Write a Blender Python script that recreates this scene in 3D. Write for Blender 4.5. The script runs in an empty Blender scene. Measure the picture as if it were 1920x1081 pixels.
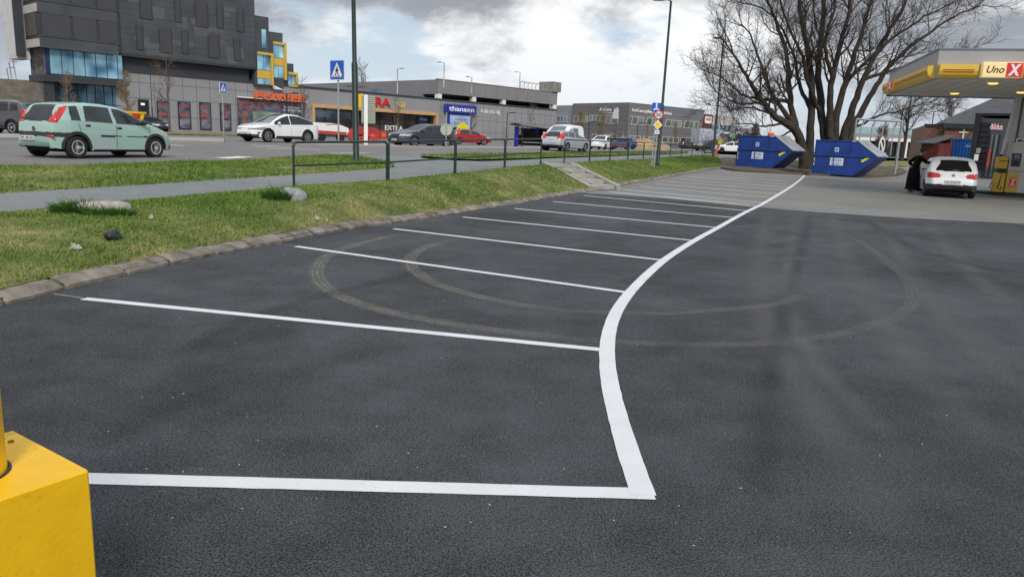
import bpy, math, random
import numpy as np
from mathutils import Vector, Matrix
random.seed(7); RNG = np.random.default_rng(11)
SC = bpy.context.scene; COL = SC.collection
R = math.radians
# ---------------------------------------------------------------- camera model
F, PITCH, ROLL, EYE = 1400.0, R(11.25), R(2.3), 1.65
cp, sp, cr, sr = math.cos(PITCH), math.sin(PITCH), math.cos(ROLL), math.sin(ROLL)
RIGHT = Vector((cr, sr*sp, sr*cp)); UP = Vector((-sr, cr*sp, cr*cp)); FWD = Vector((0, cp, -sp))
CAM = Vector((0, 0, EYE))
def ray(px, py):
    return (RIGHT*((px-960)/F) + UP*(-(py-540.5)/F) + FWD)
def atY(px, py, Y):                       # point of the sight line at forward distance Y
    d = ray(px, py); return CAM + d*(Y/d.y)
def interp(x, xs, ys): return float(np.interp(x, xs, ys))
def ZL(x, y):                             # parking lot height: level, then rising gently
    return min(.95, .017*(4*math.log1p(math.exp(min((y-20)/4, 40)))))
def HY(x, y): return interp(math.hypot(x, y), [0,10,15,20,30,40,50,60,90,130,1000], [.55,.6,.68,.73,.82,.885,.95,.99,1.03,1.15,1.15])
def HP(x, y): return interp(math.hypot(x, y), [5,8,10.6,15.6,20,27,40,60,90], [.15,.25,.33,.49,.66,.82,.86,.88,.95])
def hit(px, py, H):
    d = ray(px, py); t = 5.0; prev = None
    if callable(H):
        ts = np.concatenate([np.arange(1.2, 60, .1), np.arange(60, 400, .5)])
        last = 1.2
        for t in ts:
            p = CAM + d*float(t)
            if p.z <= H(p.x, p.y): break
            last = t
        a, b = float(last), float(t)
        for _ in range(30):
            m = (a+b)/2; p = CAM + d*m
            if p.z <= H(p.x, p.y): b = m
            else: a = m
        p = CAM + d*b; return Vector((p.x, p.y, H(p.x, p.y)))
    return CAM + d*((H-EYE)/d.z)
def pline(pts, H): return [hit(a, b, H) for a, b in pts]
def resample(pts, n):
    P = np.array([tuple(p) for p in pts], float); d = np.r_[0, np.cumsum(np.linalg.norm(np.diff(P, axis=0), axis=1))]
    t = np.linspace(0, d[-1], n); return np.stack([np.interp(t, d, P[:, k]) for k in range(P.shape[1])], 1)
def smoothline(pts, n, it=3):
    P = resample(pts, n)
    for _ in range(it): P[1:-1] = (P[:-2]+2*P[1:-1]+P[2:])/4
    return P

cam = bpy.data.cameras.new('camera'); cam.sensor_width = 36; cam.lens = F/1920*36; cam.clip_end = 6000; cam.clip_start = .05
co = bpy.data.objects.new('camera', cam); COL.objects.link(co); SC.camera = co
co.matrix_world = Matrix(((RIGHT.x, UP.x, -FWD.x, 0), (RIGHT.y, UP.y, -FWD.y, 0), (RIGHT.z, UP.z, -FWD.z, EYE), (0, 0, 0, 1)))

# ---------------------------------------------------------------- materials
def nodes_of(m):
    m.use_nodes = True; nt = m.node_tree; return nt, nt.nodes, nt.links, nt.nodes['Principled BSDF']
MATS = {}
def M(name, col, rough=.6, metal=0, var=.12, vs=2.0, bump=0, bs=30, spec=.5, coat=0, col2=None, emit=0, det=5):
    if name in MATS: return MATS[name]
    m = bpy.data.materials.new(name); nt, N, L, b = nodes_of(m); MATS[name] = m
    b.inputs['Roughness'].default_value = rough; b.inputs['Metallic'].default_value = metal
    b.inputs['Specular IOR Level'].default_value = spec
    if coat: b.inputs['Coat Weight'].default_value = coat; b.inputs['Coat Roughness'].default_value = .06
    c = N.new('ShaderNodeTexCoord'); n = N.new('ShaderNodeTexNoise'); n.inputs['Scale'].default_value = vs; n.inputs['Detail'].default_value = det
    L.new(c.outputs['Object'], n.inputs['Vector'])
    r = N.new('ShaderNodeMapRange'); r.inputs[1].default_value = .3; r.inputs[2].default_value = .7
    mix = N.new('ShaderNodeMix'); mix.data_type = 'RGBA'
    L.new(n.outputs['Fac'], r.inputs[0]); L.new(r.outputs[0], mix.inputs[0])
    a = [max(0, x*(1-var)) for x in col]; z = [x*(1+var) for x in (col2 or col)]
    mix.inputs[6].default_value = (*a, 1); mix.inputs[7].default_value = (*z, 1)
    L.new(mix.outputs[2], b.inputs['Base Color'])
    if bump:
        n2 = N.new('ShaderNodeTexNoise'); n2.inputs['Scale'].default_value = bs; n2.inputs['Detail'].default_value = 4
        L.new(c.outputs['Object'], n2.inputs['Vector'])
        bp = N.new('ShaderNodeBump'); bp.inputs['Strength'].default_value = bump; bp.inputs['Distance'].default_value = .02
        L.new(n2.outputs['Fac'], bp.inputs['Height']); L.new(bp.outputs[0], b.inputs['Normal'])
    if emit:
        L.new(mix.outputs[2], b.inputs['Emission Color']); b.inputs['Emission Strength'].default_value = emit
    return m
def asphalt(name, lo, hi, grain=95, warm=None, patch=.35, spk=.5, bump=.55):
    m = bpy.data.materials.new(name); nt, N, L, b = nodes_of(m); MATS[name] = m
    b.inputs['Roughness'].default_value = .75; b.inputs['Specular IOR Level'].default_value = .32
    c = N.new('ShaderNodeTexCoord')
    def noise(s, d, dist=0):
        n = N.new('ShaderNodeTexNoise'); n.inputs['Scale'].default_value = s; n.inputs['Detail'].default_value = d; n.inputs['Distortion'].default_value = dist
        L.new(c.outputs['Object'], n.inputs['Vector']); return n.outputs['Fac']
    def mr(x, a, bb, c0, d0):
        r = N.new('ShaderNodeMapRange'); r.inputs[1].default_value = a; r.inputs[2].default_value = bb; r.inputs[3].default_value = c0; r.inputs[4].default_value = d0
        L.new(x, r.inputs[0]); return r.outputs[0]
    def mm(op, x, y):
        k = N.new('ShaderNodeMath'); k.operation = op
        for i, v in enumerate((x, y)):
            if isinstance(v, (int, float)): k.inputs[i].default_value = v
            else: L.new(v, k.inputs[i])
        return k.outputs[0]
    ga, gb = noise(grain, 2.5), noise(grain*2.3, 2); g = mm('ADD', mm('MULTIPLY', ga, .55), mm('MULTIPLY', gb, .45)); big = noise(.35, 4, .6); mid = noise(2.2, 4)
    f = mm('ADD', mr(g, .41, .60, 0, 1), mm('ADD', mr(big, .3, .7, -patch, patch), mr(mid, .32, .68, -.12, .12)))
    mix = N.new('ShaderNodeMix'); mix.data_type = 'RGBA'; mix.inputs[6].default_value = (*lo, 1); mix.inputs[7].default_value = (*hi, 1)
    L.new(f, mix.inputs[0]); mix.clamp_factor = True
    v = N.new('ShaderNodeTexVoronoi'); v.inputs['Scale'].default_value = 55; L.new(c.outputs['Object'], v.inputs['Vector'])
    s2 = N.new('ShaderNodeSeparateColor'); L.new(v.outputs['Color'], s2.inputs[0])
    chip = mm('MULTIPLY', mr(s2.outputs[0], .955, .965, 0, 1), mr(v.outputs['Distance'], .2, .45, 1, 0))
    mx2 = N.new('ShaderNodeMix'); mx2.data_type = 'RGBA'; mx2.inputs[7].default_value = (.16, .16, .155, 1)
    L.new(mm('MULTIPLY', chip, spk), mx2.inputs[0]); L.new(mix.outputs[2], mx2.inputs[6])
    last = mx2.outputs[2]
    if warm:
        mx3 = N.new('ShaderNodeMix'); mx3.data_type = 'RGBA'; mx3.inputs[7].default_value = (*warm, 1)
        L.new(mm('MULTIPLY', mr(noise(.12, 3, 1), .45, .75, 0, .6), 1), mx3.inputs[0]); L.new(last, mx3.inputs[6]); last = mx3.outputs[2]
    L.new(last, b.inputs['Base Color'])
    bp = N.new('ShaderNodeBump'); bp.inputs['Strength'].default_value = bump; bp.inputs['Distance'].default_value = .012
    L.new(mm('ADD', g, mm('MULTIPLY', noise(260, 2), .4)), bp.inputs['Height']); L.new(bp.outputs[0], b.inputs['Normal'])
    return m
def specks(m, col, scale, lo, hi, amt, det=4):
    """dirt, wear or rust of its own shape over a material's colour"""
    nt, N, L, b = nodes_of(m); src = b.inputs['Base Color'].links[0].from_socket; c = N.new('ShaderNodeTexCoord'); n = N.new('ShaderNodeTexNoise'); n.inputs['Scale'].default_value = scale; n.inputs['Detail'].default_value = det; n.inputs['Roughness'].default_value = .65
    L.new(c.outputs['Object'], n.inputs['Vector']); r = N.new('ShaderNodeMapRange'); r.inputs[1].default_value = lo; r.inputs[2].default_value = hi; r.inputs[4].default_value = amt; L.new(n.outputs['Fac'], r.inputs[0])
    x = N.new('ShaderNodeMix'); x.data_type = 'RGBA'; x.inputs[7].default_value = (*col, 1); L.new(r.outputs[0], x.inputs[0]); L.new(src, x.inputs[6]); L.new(x.outputs[2], b.inputs['Base Color']); return m
def glass(name, col=(.02,.03,.04), rough=.04, metal=.0, var=.3, vs=.6, spec=.9):
    return M(name, col, rough, metal, var, vs, spec=spec)

# ---------------------------------------------------------------- mesh builder
class MB:
    def __init__(s): s.v, s.f = [], []
    def add(s, vs, fs):
        o = len(s.v); s.v += [tuple(p) for p in vs]; s.f += [tuple(i+o for i in q) for q in fs]; return s
    def box(s, x0, x1, y0, y1, z0, z1, b=0):
        x0, x1 = min(x0, x1), max(x0, x1); y0, y1 = min(y0, y1), max(y0, y1); z0, z1 = min(z0, z1), max(z0, z1)
        b = min(b, (x1-x0)*.3, (y1-y0)*.3, (z1-z0)*.3)
        if b <= 0:
            return s.add([(x0,y0,z0),(x1,y0,z0),(x1,y1,z0),(x0,y1,z0),(x0,y0,z1),(x1,y0,z1),(x1,y1,z1),(x0,y1,z1)],
                         [(0,3,2,1),(4,5,6,7),(0,1,5,4),(1,2,6,5),(2,3,7,6),(3,0,4,7)])
        ring = lambda i, z: [(x0+i,y0+b,z),(x0+b,y0+i,z),(x1-b,y0+i,z),(x1-i,y0+b,z),(x1-i,y1-b,z),(x1-b,y1-i,z),(x0+b,y1-i,z),(x0+i,y1-b,z)]
        return s.loft([ring(b*.6, z0), ring(0, z0+b), ring(0, z1-b), ring(b*.6, z1)])
    def loft(s, rings, cap=True, closed=True):
        n = len(rings[0]); vs = [p for r in rings for p in r]; fs = []
        for i in range(len(rings)-1):
            for j in range(n if closed else n-1):
                k = (j+1) % n; fs.append((i*n+j, i*n+k, (i+1)*n+k, (i+1)*n+j))
        if cap: fs += [tuple(range(n-1, -1, -1)), tuple(range((len(rings)-1)*n, len(rings)*n))]
        return s.add(vs, fs)
    def prism(s, poly, a, b, axis='y'):
        def q(p, t): return {'y': (p[0], t, p[1]), 'x': (t, p[0], p[1]), 'z': (p[0], p[1], t)}[axis]
        return s.loft([[q(p, a) for p in poly], [q(p, b) for p in poly]])
    def tube(s, pts, r, n=8, cap=True):
        pts = [Vector(p) for p in pts]; rs = r if hasattr(r, '__len__') else [r]*len(pts); rings = []
        u = None
        for i, p in enumerate(pts):
            t = (pts[min(i+1, len(pts)-1)] - pts[max(i-1, 0)]).normalized()
            if u is None: u = t.orthogonal().normalized()
            u = (u - t*u.dot(t)).normalized(); w = t.cross(u)
            rings.append([p + (u*math.cos(2*math.pi*k/n) + w*math.sin(2*math.pi*k/n))*rs[i] for k in range(n)])
        return s.loft(rings, cap)
    def lathe(s, prof, c=(0,0,0), n=16, axis='z'):
        rings = []
        for r, h in prof:
            ring = []
            for k in range(n):
                a = 2*math.pi*k/n; x, y = r*math.cos(a), r*math.sin(a)
                ring.append({'z': (c[0]+x, c[1]+y, c[2]+h), 'y': (c[0]+x, c[1]+h, c[2]-y), 'x': (c[0]+h, c[1]+x, c[2]+y)}[axis])
            rings.append(ring)
        return s.loft(rings)
    def ell(s, c, r, n=12, m=7):
        prof = [(max(.02, math.cos(t)), math.sin(t)) for t in np.linspace(-math.pi/2, math.pi/2, m)]
        return s.loft([[(c[0]+r[0]*q*math.cos(2*math.pi*k/n), c[1]+r[1]*q*math.sin(2*math.pi*k/n), c[2]+r[2]*h) for k in range(n)] for q, h in prof])
    def build(s, name, mat, parent=None, smooth=False, **tags):
        me = bpy.data.meshes.new(name); me.from_pydata(s.v, [], s.f); me.validate()
        me.materials.append(mat)
        if smooth: smooth_by_angle(me, smooth if smooth is not True else 40)
        return link(name, me, parent, **tags)
def smooth_by_angle(me, deg):
    me.polygons.foreach_set('use_smooth', [True]*len(me.polygons))
    try: me.set_sharp_from_angle(angle=R(deg))
    except Exception: pass
def link(name, me, parent=None, **tags):
    o = bpy.data.objects.new(name, me); COL.objects.link(o)
    if parent: o.parent = parent
    for k, v in tags.items():
        if v: o[{'cat': 'category'}.get(k, k)] = v
    return o
def thing(name, label, cat, loc=(0,0,0), rot=0, group=None):
    o = bpy.data.objects.new(name, None); COL.objects.link(o); o.empty_display_size = .2
    o.location = loc; o.rotation_euler = (0, 0, rot); o['label'] = label; o['category'] = cat
    if group: o['group'] = group
    return o
def copy_tree(o, parent=None):
    c = o.copy(); COL.objects.link(c); c.parent = parent
    for ch in list(o.children): copy_tree(ch, c)
    return c
def npmesh(name, V, Fq, mat, parent=None, smooth=False, cols=None, **tags):
    """V (n,3), Fq (m,k) index arrays"""
    V = np.asarray(V, np.float32); Fq = np.asarray(Fq, np.int32); me = bpy.data.meshes.new(name)
    me.vertices.add(len(V)); me.vertices.foreach_set('co', V.ravel())
    k = Fq.shape[1]; me.loops.add(Fq.size); me.loops.foreach_set('vertex_index', Fq.ravel())
    me.polygons.add(len(Fq)); me.polygons.foreach_set('loop_start', np.arange(0, Fq.size, k, dtype=np.int32))
    if cols is not None:
        at = me.attributes.new('rnd', 'FLOAT', 'POINT'); at.data.foreach_set('value', np.asarray(cols, np.float32))
    me.update(calc_edges=True); me.validate(); me.materials.append(mat)
    if smooth: smooth_by_angle(me, 60)
    return link(name, me, parent, **tags)
def grid(name, rows, mat, parent=None, smooth=True, **tags):
    """rows: list of equal-length point arrays"""
    A = np.array(rows, float); nr, nc = A.shape[:2]; i = np.arange(nr-1)[:, None]*nc + np.arange(nc-1)[None]; i = i.ravel()
    return npmesh(name, A.reshape(-1, 3), np.stack([i, i+1, i+nc+1, i+nc], 1), mat, parent, smooth, **tags)
_tc = {}
def text(s, u0, u1, z0, z1, y, mat, parent, name='lettering', ext=.02, bold=.0, shear=0, face='-y', rotm=None, **tags):
    """writing fitted into a box on the plane y (local), readable from -y"""
    cu = bpy.data.curves.new('t', 'FONT'); cu.body = s; cu.extrude = .02; cu.offset = bold; cu.shear = shear; cu.resolution_u = 3
    ob = bpy.data.objects.new('t', cu); COL.objects.link(ob); dg = bpy.context.evaluated_depsgraph_get()
    me = bpy.data.meshes.new_from_object(ob.evaluated_get(dg)); bpy.data.objects.remove(ob); me.name = name
    n = len(me.vertices); V = np.empty(n*3, np.float32); me.vertices.foreach_get('co', V); V = V.reshape(-1, 3)
    lo, hi = V.min(0), V.max(0); out = np.empty_like(V)
    a, b = (V[:, 0]-lo[0])/(hi[0]-lo[0]), (V[:, 1]-lo[1])/(hi[1]-lo[1]); e = (V[:, 2]-lo[2])/(hi[2]-lo[2])
    if face == '-y': out[:, 0] = u0+(u1-u0)*a; out[:, 2] = z0+(z1-z0)*b; out[:, 1] = y-ext*e
    else: out[:, 1] = u0+(u1-u0)*a; out[:, 2] = z0+(z1-z0)*b; out[:, 0] = y-ext*e if face == '-x' else y+ext*e
    me.vertices.foreach_set('co', out.ravel()); me.materials.clear(); me.materials.append(mat); me.update()
    return link(name, me, parent, **tags)

# ---------------------------------------------------------------- world and sun
SUN_EL, SUN_AZ = R(38), R(168)       # azimuth: compass from +Y towards +X, where the sun stands
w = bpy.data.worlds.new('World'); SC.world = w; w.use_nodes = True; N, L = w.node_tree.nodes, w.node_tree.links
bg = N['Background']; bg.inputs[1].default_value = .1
sky = N.new('ShaderNodeTexSky'); sky.sky_type = 'NISHITA'; sky.sun_disc = False; sky.sun_elevation = SUN_EL; sky.sun_rotation = SUN_AZ
def wn(op, a, b=None):
    k = N.new('ShaderNodeMath'); k.operation = op
    for i, v in enumerate((a, b)):
        if v is None: continue
        if isinstance(v, (int, float)): k.inputs[i].default_value = v
        else: L.new(v, k.inputs[i])
    return k.outputs[0]
tc = N.new('ShaderNodeTexCoord'); sx = N.new('ShaderNodeSeparateXYZ'); L.new(tc.outputs['Generated'], sx.inputs[0])
zz = wn('MAXIMUM', sx.outputs[2], 0.0); den = wn('ADD', zz, .42)
cb = N.new('ShaderNodeCombineXYZ'); L.new(wn('DIVIDE', sx.outputs[0], den), cb.inputs[0]); L.new(wn('DIVIDE', sx.outputs[1], den), cb.inputs[1])
L.new(wn('MULTIPLY', zz, 2.2), cb.inputs[2])
def wnoise(scale, det, off, rough=.55, dist=.3):
    mp = N.new('ShaderNodeMapping'); mp.inputs['Location'].default_value = off; L.new(cb.outputs[0], mp.inputs['Vector'])
    n = N.new('ShaderNodeTexNoise'); n.inputs['Scale'].default_value = scale; n.inputs['Detail'].default_value = det
    n.inputs['Roughness'].default_value = rough; n.inputs['Distortion'].default_value = dist; L.new(mp.outputs[0], n.inputs['Vector']); return n.outputs['Fac']
def wmr(x, a, b, c=0, d=1, smooth=True):
    r = N.new('ShaderNodeMapRange'); r.interpolation_type = 'SMOOTHSTEP' if smooth else 'LINEAR'
    for i, v in enumerate((a, b, c, d)): r.inputs[i+1].default_value = v
    L.new(x, r.inputs[0]); return r.outputs[0]
SKY_OFF = (4.7, 29.6, 0); SHD_OFF = (29.0, .3, 6.6)
cover = wmr(wnoise(2.1, 10, SKY_OFF, .56, .15), .36, .47)
shade = wmr(wnoise(1.5, 10, SHD_OFF, .62, .2), .45, .60)
shade = wn('MULTIPLY', shade, wmr(sx.outputs[2], .13, .30, 1, .5))
mixc = N.new('ShaderNodeMix'); mixc.data_type = 'RGBA'; L.new(shade, mixc.inputs[0])
mixc.inputs[6].default_value = (3.1, 3.3, 3.7, 1); mixc.inputs[7].default_value = (9.2, 9.3, 9.35, 1)
hor = wmr(sx.outputs[2], 0.0, .16, 1, 0)
blue = N.new('ShaderNodeMix'); blue.data_type = 'RGBA'; blue.inputs[0].default_value = .62; L.new(sky.outputs[0], blue.inputs[6]); blue.inputs[7].default_value = (5.2, 6.1, 7.2, 1)
mixs = N.new('ShaderNodeMix'); mixs.data_type = 'RGBA'; L.new(cover, mixs.inputs[0]); L.new(blue.outputs[2], mixs.inputs[6]); L.new(mixc.outputs[2], mixs.inputs[7])
mh = N.new('ShaderNodeMix'); mh.data_type = 'RGBA'; L.new(wn('MULTIPLY', hor, .55), mh.inputs[0]); L.new(mixs.outputs[2], mh.inputs[6]); mh.inputs[7].default_value = (5.9, 6.6, 7.5, 1)
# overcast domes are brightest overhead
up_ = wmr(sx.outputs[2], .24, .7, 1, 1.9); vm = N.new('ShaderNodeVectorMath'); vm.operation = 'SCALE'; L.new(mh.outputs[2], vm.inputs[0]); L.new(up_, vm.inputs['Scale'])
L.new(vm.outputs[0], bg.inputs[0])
sl = bpy.data.lights.new('sun', 'SUN'); sl.energy = 2.0; sl.angle = R(16); sl.color = (1, .95, .88)
so = bpy.data.objects.new('sun', sl); COL.objects.link(so)
sd = Vector((math.sin(SUN_AZ)*math.cos(SUN_EL), math.cos(SUN_AZ)*math.cos(SUN_EL), math.sin(SUN_EL)))
so.rotation_euler = sd.to_track_quat('Z', 'Y').to_euler(); so.location = (0, 0, 60)
SC.view_settings.view_transform = 'Standard'; SC.view_settings.look = 'None'; SC.view_settings.exposure = 0.17; SC.view_settings.gamma = 1; SC.cycles.use_denoising = True; SC.cycles.denoising_input_passes = 'RGB_ALBEDO_NORMAL'; SC.cycles.denoising_prefilter = 'ACCURATE'; SC.cycles.sample_clamp_indirect = 4
# ================================================================ GROUND
m_ground = M('far_ground', (.11,.11,.10), .95, var=.3, vs=.05)
m_lot = asphalt('new_asphalt', (.002,.0026,.0042), (.098,.102,.110), grain=105, patch=.24, bump=.8)
m_old = asphalt('old_asphalt', (.13,.132,.125), (.235,.235,.222), grain=60, warm=(.22,.195,.155), patch=.3, spk=.2)
m_path = asphalt('path_asphalt', (.14,.15,.15), (.23,.24,.235), grain=60, patch=.25, spk=.15, bump=.3)
m_road = asphalt('road_asphalt', (.13,.118,.115), (.22,.205,.20), grain=50, patch=.3, spk=.1, bump=.3, warm=(.2,.175,.16))
m_soil = M('grass_soil', (.085,.125,.024), .95, var=.45, vs=1.6, bump=.8, bs=18, col2=(.20,.17,.07))
m_dirt = M('bare_dirt', (.10,.078,.055), .95, var=.4, vs=1.2, bump=.6, bs=12)
m_conc = M('pale_concrete', (.30,.29,.26), .9, var=.22, vs=2.5, bump=.3, bs=40)
m_kerb = M('kerb_stone_mat', (.13,.108,.085), .92, var=.35, vs=5, bump=.7, bs=45, col2=(.21,.185,.155))
m_line = M('road_paint', (.64,.65,.655), .75, var=.06, vs=3, bump=.3, bs=110); specks(m_line, (.16,.16,.165), 42, .60, .74, .4)
m_linefar = M('worn_road_paint', (.66,.66,.63), .8, var=.1, vs=6)
S = dict(kind='structure')

# one base sheet to the horizon, below everything else
a = np.linspace(0, 2*np.pi, 64, endpoint=False); rows = [[(r*math.cos(t), r*math.sin(t), -.5) for t in list(a)+[0]] for r in (.5, 50, 400, 1500, 5500)]
grid('ground', rows, m_ground, **S)

# ---- the lot, near sheet of new asphalt and far sheet of old asphalt
bnd = pline([(1060,360),(1140,364),(1250,372),(1424,389),(1534,398),(1705,409),(1920,419)], ZL)
bnd = [Vector((-40, bnd[0].y+8, 0))] + bnd + [Vector((70, bnd[-1].y-14, 0))]
bx = smoothline(bnd, 160, 2)
def sheet(lo, hi, n, H, dz=0):
    return [[(p[0]*(1-t)+q[0]*t, p[1]*(1-t)+q[1]*t, H(p[0]*(1-t)+q[0]*t, p[1]*(1-t)+q[1]*t)+dz) for p, q in zip(lo, hi)] for t in np.linspace(0, 1, n)]
lot = grid('parking_lot', sheet([(p[0], -9) for p in bx], bx, 60, ZL), m_lot, **S)
fore = grid('forecourt', sheet(bx, [(p[0]*1.9+6, 86) for p in bx], 60, ZL), m_old, **S)

def strip(pts, width, dz, name, mat, parent, H=ZL, n=None, jag=0, uv=False, it=3, **tags):
    """a band of paint or dirt along a line on the ground"""
    n = n or max(6, int(sum((Vector(b[:2])-Vector(a[:2])).length for a, b in zip(pts, pts[1:]))/.12))
    P = smoothline(pts, n, it) if len(pts) > 2 else resample(pts, n)
    T = np.gradient(P[:, :2], axis=0); T /= np.linalg.norm(T, axis=1)[:, None]; Nn = np.stack([-T[:, 1], T[:, 0]], 1)
    W = width if hasattr(width, '__len__') else [width]*n
    W = np.interp(np.linspace(0, 1, n), np.linspace(0, 1, len(W)), W)
    rows = []
    for s in np.linspace(-.5, .5, 5):
        j = RNG.normal(0, jag, n) if jag and abs(s) == .5 else 0
        xy = P[:, :2] + Nn*((W*s)+j)[:, None]
        rows.append([(x, y, H(x, y)+dz) for x, y in xy])
    o = grid(name, rows, mat, parent, True, **tags)
    if uv:
        u = o.data.attributes.new('across', 'FLOAT', 'POINT'); u.data.foreach_set('value', np.repeat(np.linspace(-1, 1, 5), n).astype(np.float32))
        u = o.data.attributes.new('along', 'FLOAT', 'POINT'); u.data.foreach_set('value', np.tile(np.linspace(0, 1, n), 5).astype(np.float32))
    return o
# bay lines: left end (kerb side) and right end (edge line side) of each
bays = [((20,893),(1225,926)), ((157,560),(1121,655)), ((555,462),(1167,547)), ((738,429),(1231,486.5)), ((868,407),(1290,450)), ((965,391),(1337,426)),
        ((1037,378),(1370,407.5)), ((1095,367),(1395,394.6)), ((1141,360),(1414,386.8)), ((1168,355.5),(1427,379.5)), ((1200.6,349.3),(1442,370.6)),
        ((1228.8,344.6),(1454.5,363.3)), ((1252.7,340.4),(1466,356)), ((1273.5,336),(1474,351)), ((1293.6,331.8),(1482,346)), ((1312,328),(1490,340.5)),
        ((1328,324.3),(1497,336)), ((1344,321.4),(1503,332.5))]
for i, (a, b) in enumerate(bays):
    A, B = hit(*a, ZL), hit(*b, ZL); B = B + (B-A).normalized()*(.05 if i else 0)
    strip([A, B], .105 if i else .115, .004, 'bay_line', m_line, lot, jag=.0014 if i < 5 else 0)
for a, b in [((1150,359.5),(1405,384)), ((1215,366),(1418,383))]:
    strip([hit(*a, ZL), hit(*b, ZL)], .07, .0045, 'bay_line', m_linefar, lot)
edge = pline([(1206,929),(1194,898),(1172,840),(1150,770),(1136,710),(1132,655),(1140,605),(1160,570),(1180,547),(1212,515),(1245,486),(1303,450),(1348,426),(1380,407.5),(1404,394.6),(1422,386.8),(1450,370.6),(1482,351),(1497,340),(1509,329)], ZL)
strip(edge, [.125,.125,.12,.12,.12], .0052, 'edge_line', m_line, lot, n=420, jag=.0012, it=130)
# thin chalk guide lines running on from two bay lines
m_chalk = M('chalk', (.3,.3,.29), .9, var=.4, vs=30)
strip([hit(100,551,ZL), hit(157,559,ZL)], .02, .003, 'guide_line', m_chalk, lot)
strip([hit(515,457,ZL), hit(556,461,ZL)], .02, .003, 'guide_line', m_chalk, lot)
# pale dusty tyre marks
def mark_mat(name, col, amt, tread=0):
    m = bpy.data.materials.new(name); nt, N, L, b = nodes_of(m); b.inputs['Base Color'].default_value = (*col, 1); b.inputs['Roughness'].default_value = .95; b.inputs['Specular IOR Level'].default_value = .1
    def math_(op, a, c):
        k = N.new('ShaderNodeMath'); k.operation = op
        for i, v in enumerate((a, c)):
            if isinstance(v, (int, float)): k.inputs[i].default_value = v
            elif v is not None: L.new(v, k.inputs[i])
        return k.outputs[0]
    at = N.new('ShaderNodeAttribute'); at.attribute_name = 'across'; al = N.new('ShaderNodeAttribute'); al.attribute_name = 'along'
    ab = math_('ABSOLUTE', at.outputs['Fac'], None); edge_ = N.new('ShaderNodeMapRange'); edge_.interpolation_type = 'SMOOTHSTEP'
    for i, v in enumerate((.45 if tread else .0, 1, 1, 0)): edge_.inputs[i+1].default_value = v
    L.new(ab, edge_.inputs[0])
    c = N.new('ShaderNodeTexCoord'); n = N.new('ShaderNodeTexNoise'); n.inputs['Scale'].default_value = 70; n.inputs['Detail'].default_value = 3; L.new(c.outputs['Object'], n.inputs['Vector'])
    r = N.new('ShaderNodeMapRange'); r.inputs[1].default_value = .34 if tread else .15; r.inputs[2].default_value = .64 if tread else .75; L.new(n.outputs['Fac'], r.inputs[0])
    n2 = N.new('ShaderNodeTexNoise'); n2.inputs['Scale'].default_value = 2.4 if tread else 1.0; L.new(c.outputs['Object'], n2.inputs['Vector'])
    r2 = N.new('ShaderNodeMapRange'); r2.inputs[1].default_value = .34; r2.inputs[2].default_value = .62; r2.inputs[3].default_value = .55 if tread else .45; L.new(n2.outputs['Fac'], r2.inputs[0])
    f = math_('MULTIPLY', edge_.outputs[0], math_('MULTIPLY', r.outputs[0], r2.outputs[0]))
    if tread:
        sn = math_('SINE', math_('MULTIPLY', at.outputs['Fac'], tread), None)
        f = math_('MULTIPLY', f, math_('ADD', math_('MULTIPLY', sn, .3), .7))
    fa = math_('SUBTRACT', 1, math_('ABSOLUTE', math_('SUBTRACT', math_('MULTIPLY', al.outputs['Fac'], 2), 1), None))
    f = math_('MULTIPLY', f, math_('MINIMUM', math_('MULTIPLY', fa, 5), 1))
    f = math_('MULTIPLY', f, amt); L.new(f, b.inputs['Alpha']); return m
mk1 = mark_mat('tyre_dust', (.25,.245,.21), 1.0, 13); mk4 = mark_mat('faint_tyre_dust', (.19,.187,.165), .8, 13); mk2 = mark_mat('dust_streak', (.17,.17,.166), .6); mk3 = mark_mat('damp_streak', (.02,.021,.025), .28)
outer = [(760,436),(690,452),(635,468),(600,488),(590,512),(605,538),(650,562),(720,583),(800,600),(900,616),(1000,628),(1120,640),(1300,648),(1450,645),(1570,630),(1660,605),(1708,578),(1716,552),(1700,520),(1640,470),(1590,440)]
inner = [(850,451),(800,462),(768,480),(770,503),(810,530),(880,552),(960,570),(1080,584),(1250,589),(1400,578),(1470,568),(1520,548)]
strip(pline(outer[:12], ZL), [.24]*8, .002, 'tyre_mark', mk1, lot, n=200, uv=True, it=60)
strip(pline(outer[9:], ZL), [.22]*8, .0023, 'tyre_mark', mk4, lot, n=200, uv=True, it=60)
strip(pline(inner[:8], ZL), [.24]*8, .0026, 'tyre_mark', mk1, lot, n=150, uv=True, it=50)
strip(pline(inner[6:], ZL), [.2]*8, .0029, 'tyre_mark', mk4, lot, n=120, uv=True, it=40)
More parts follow.
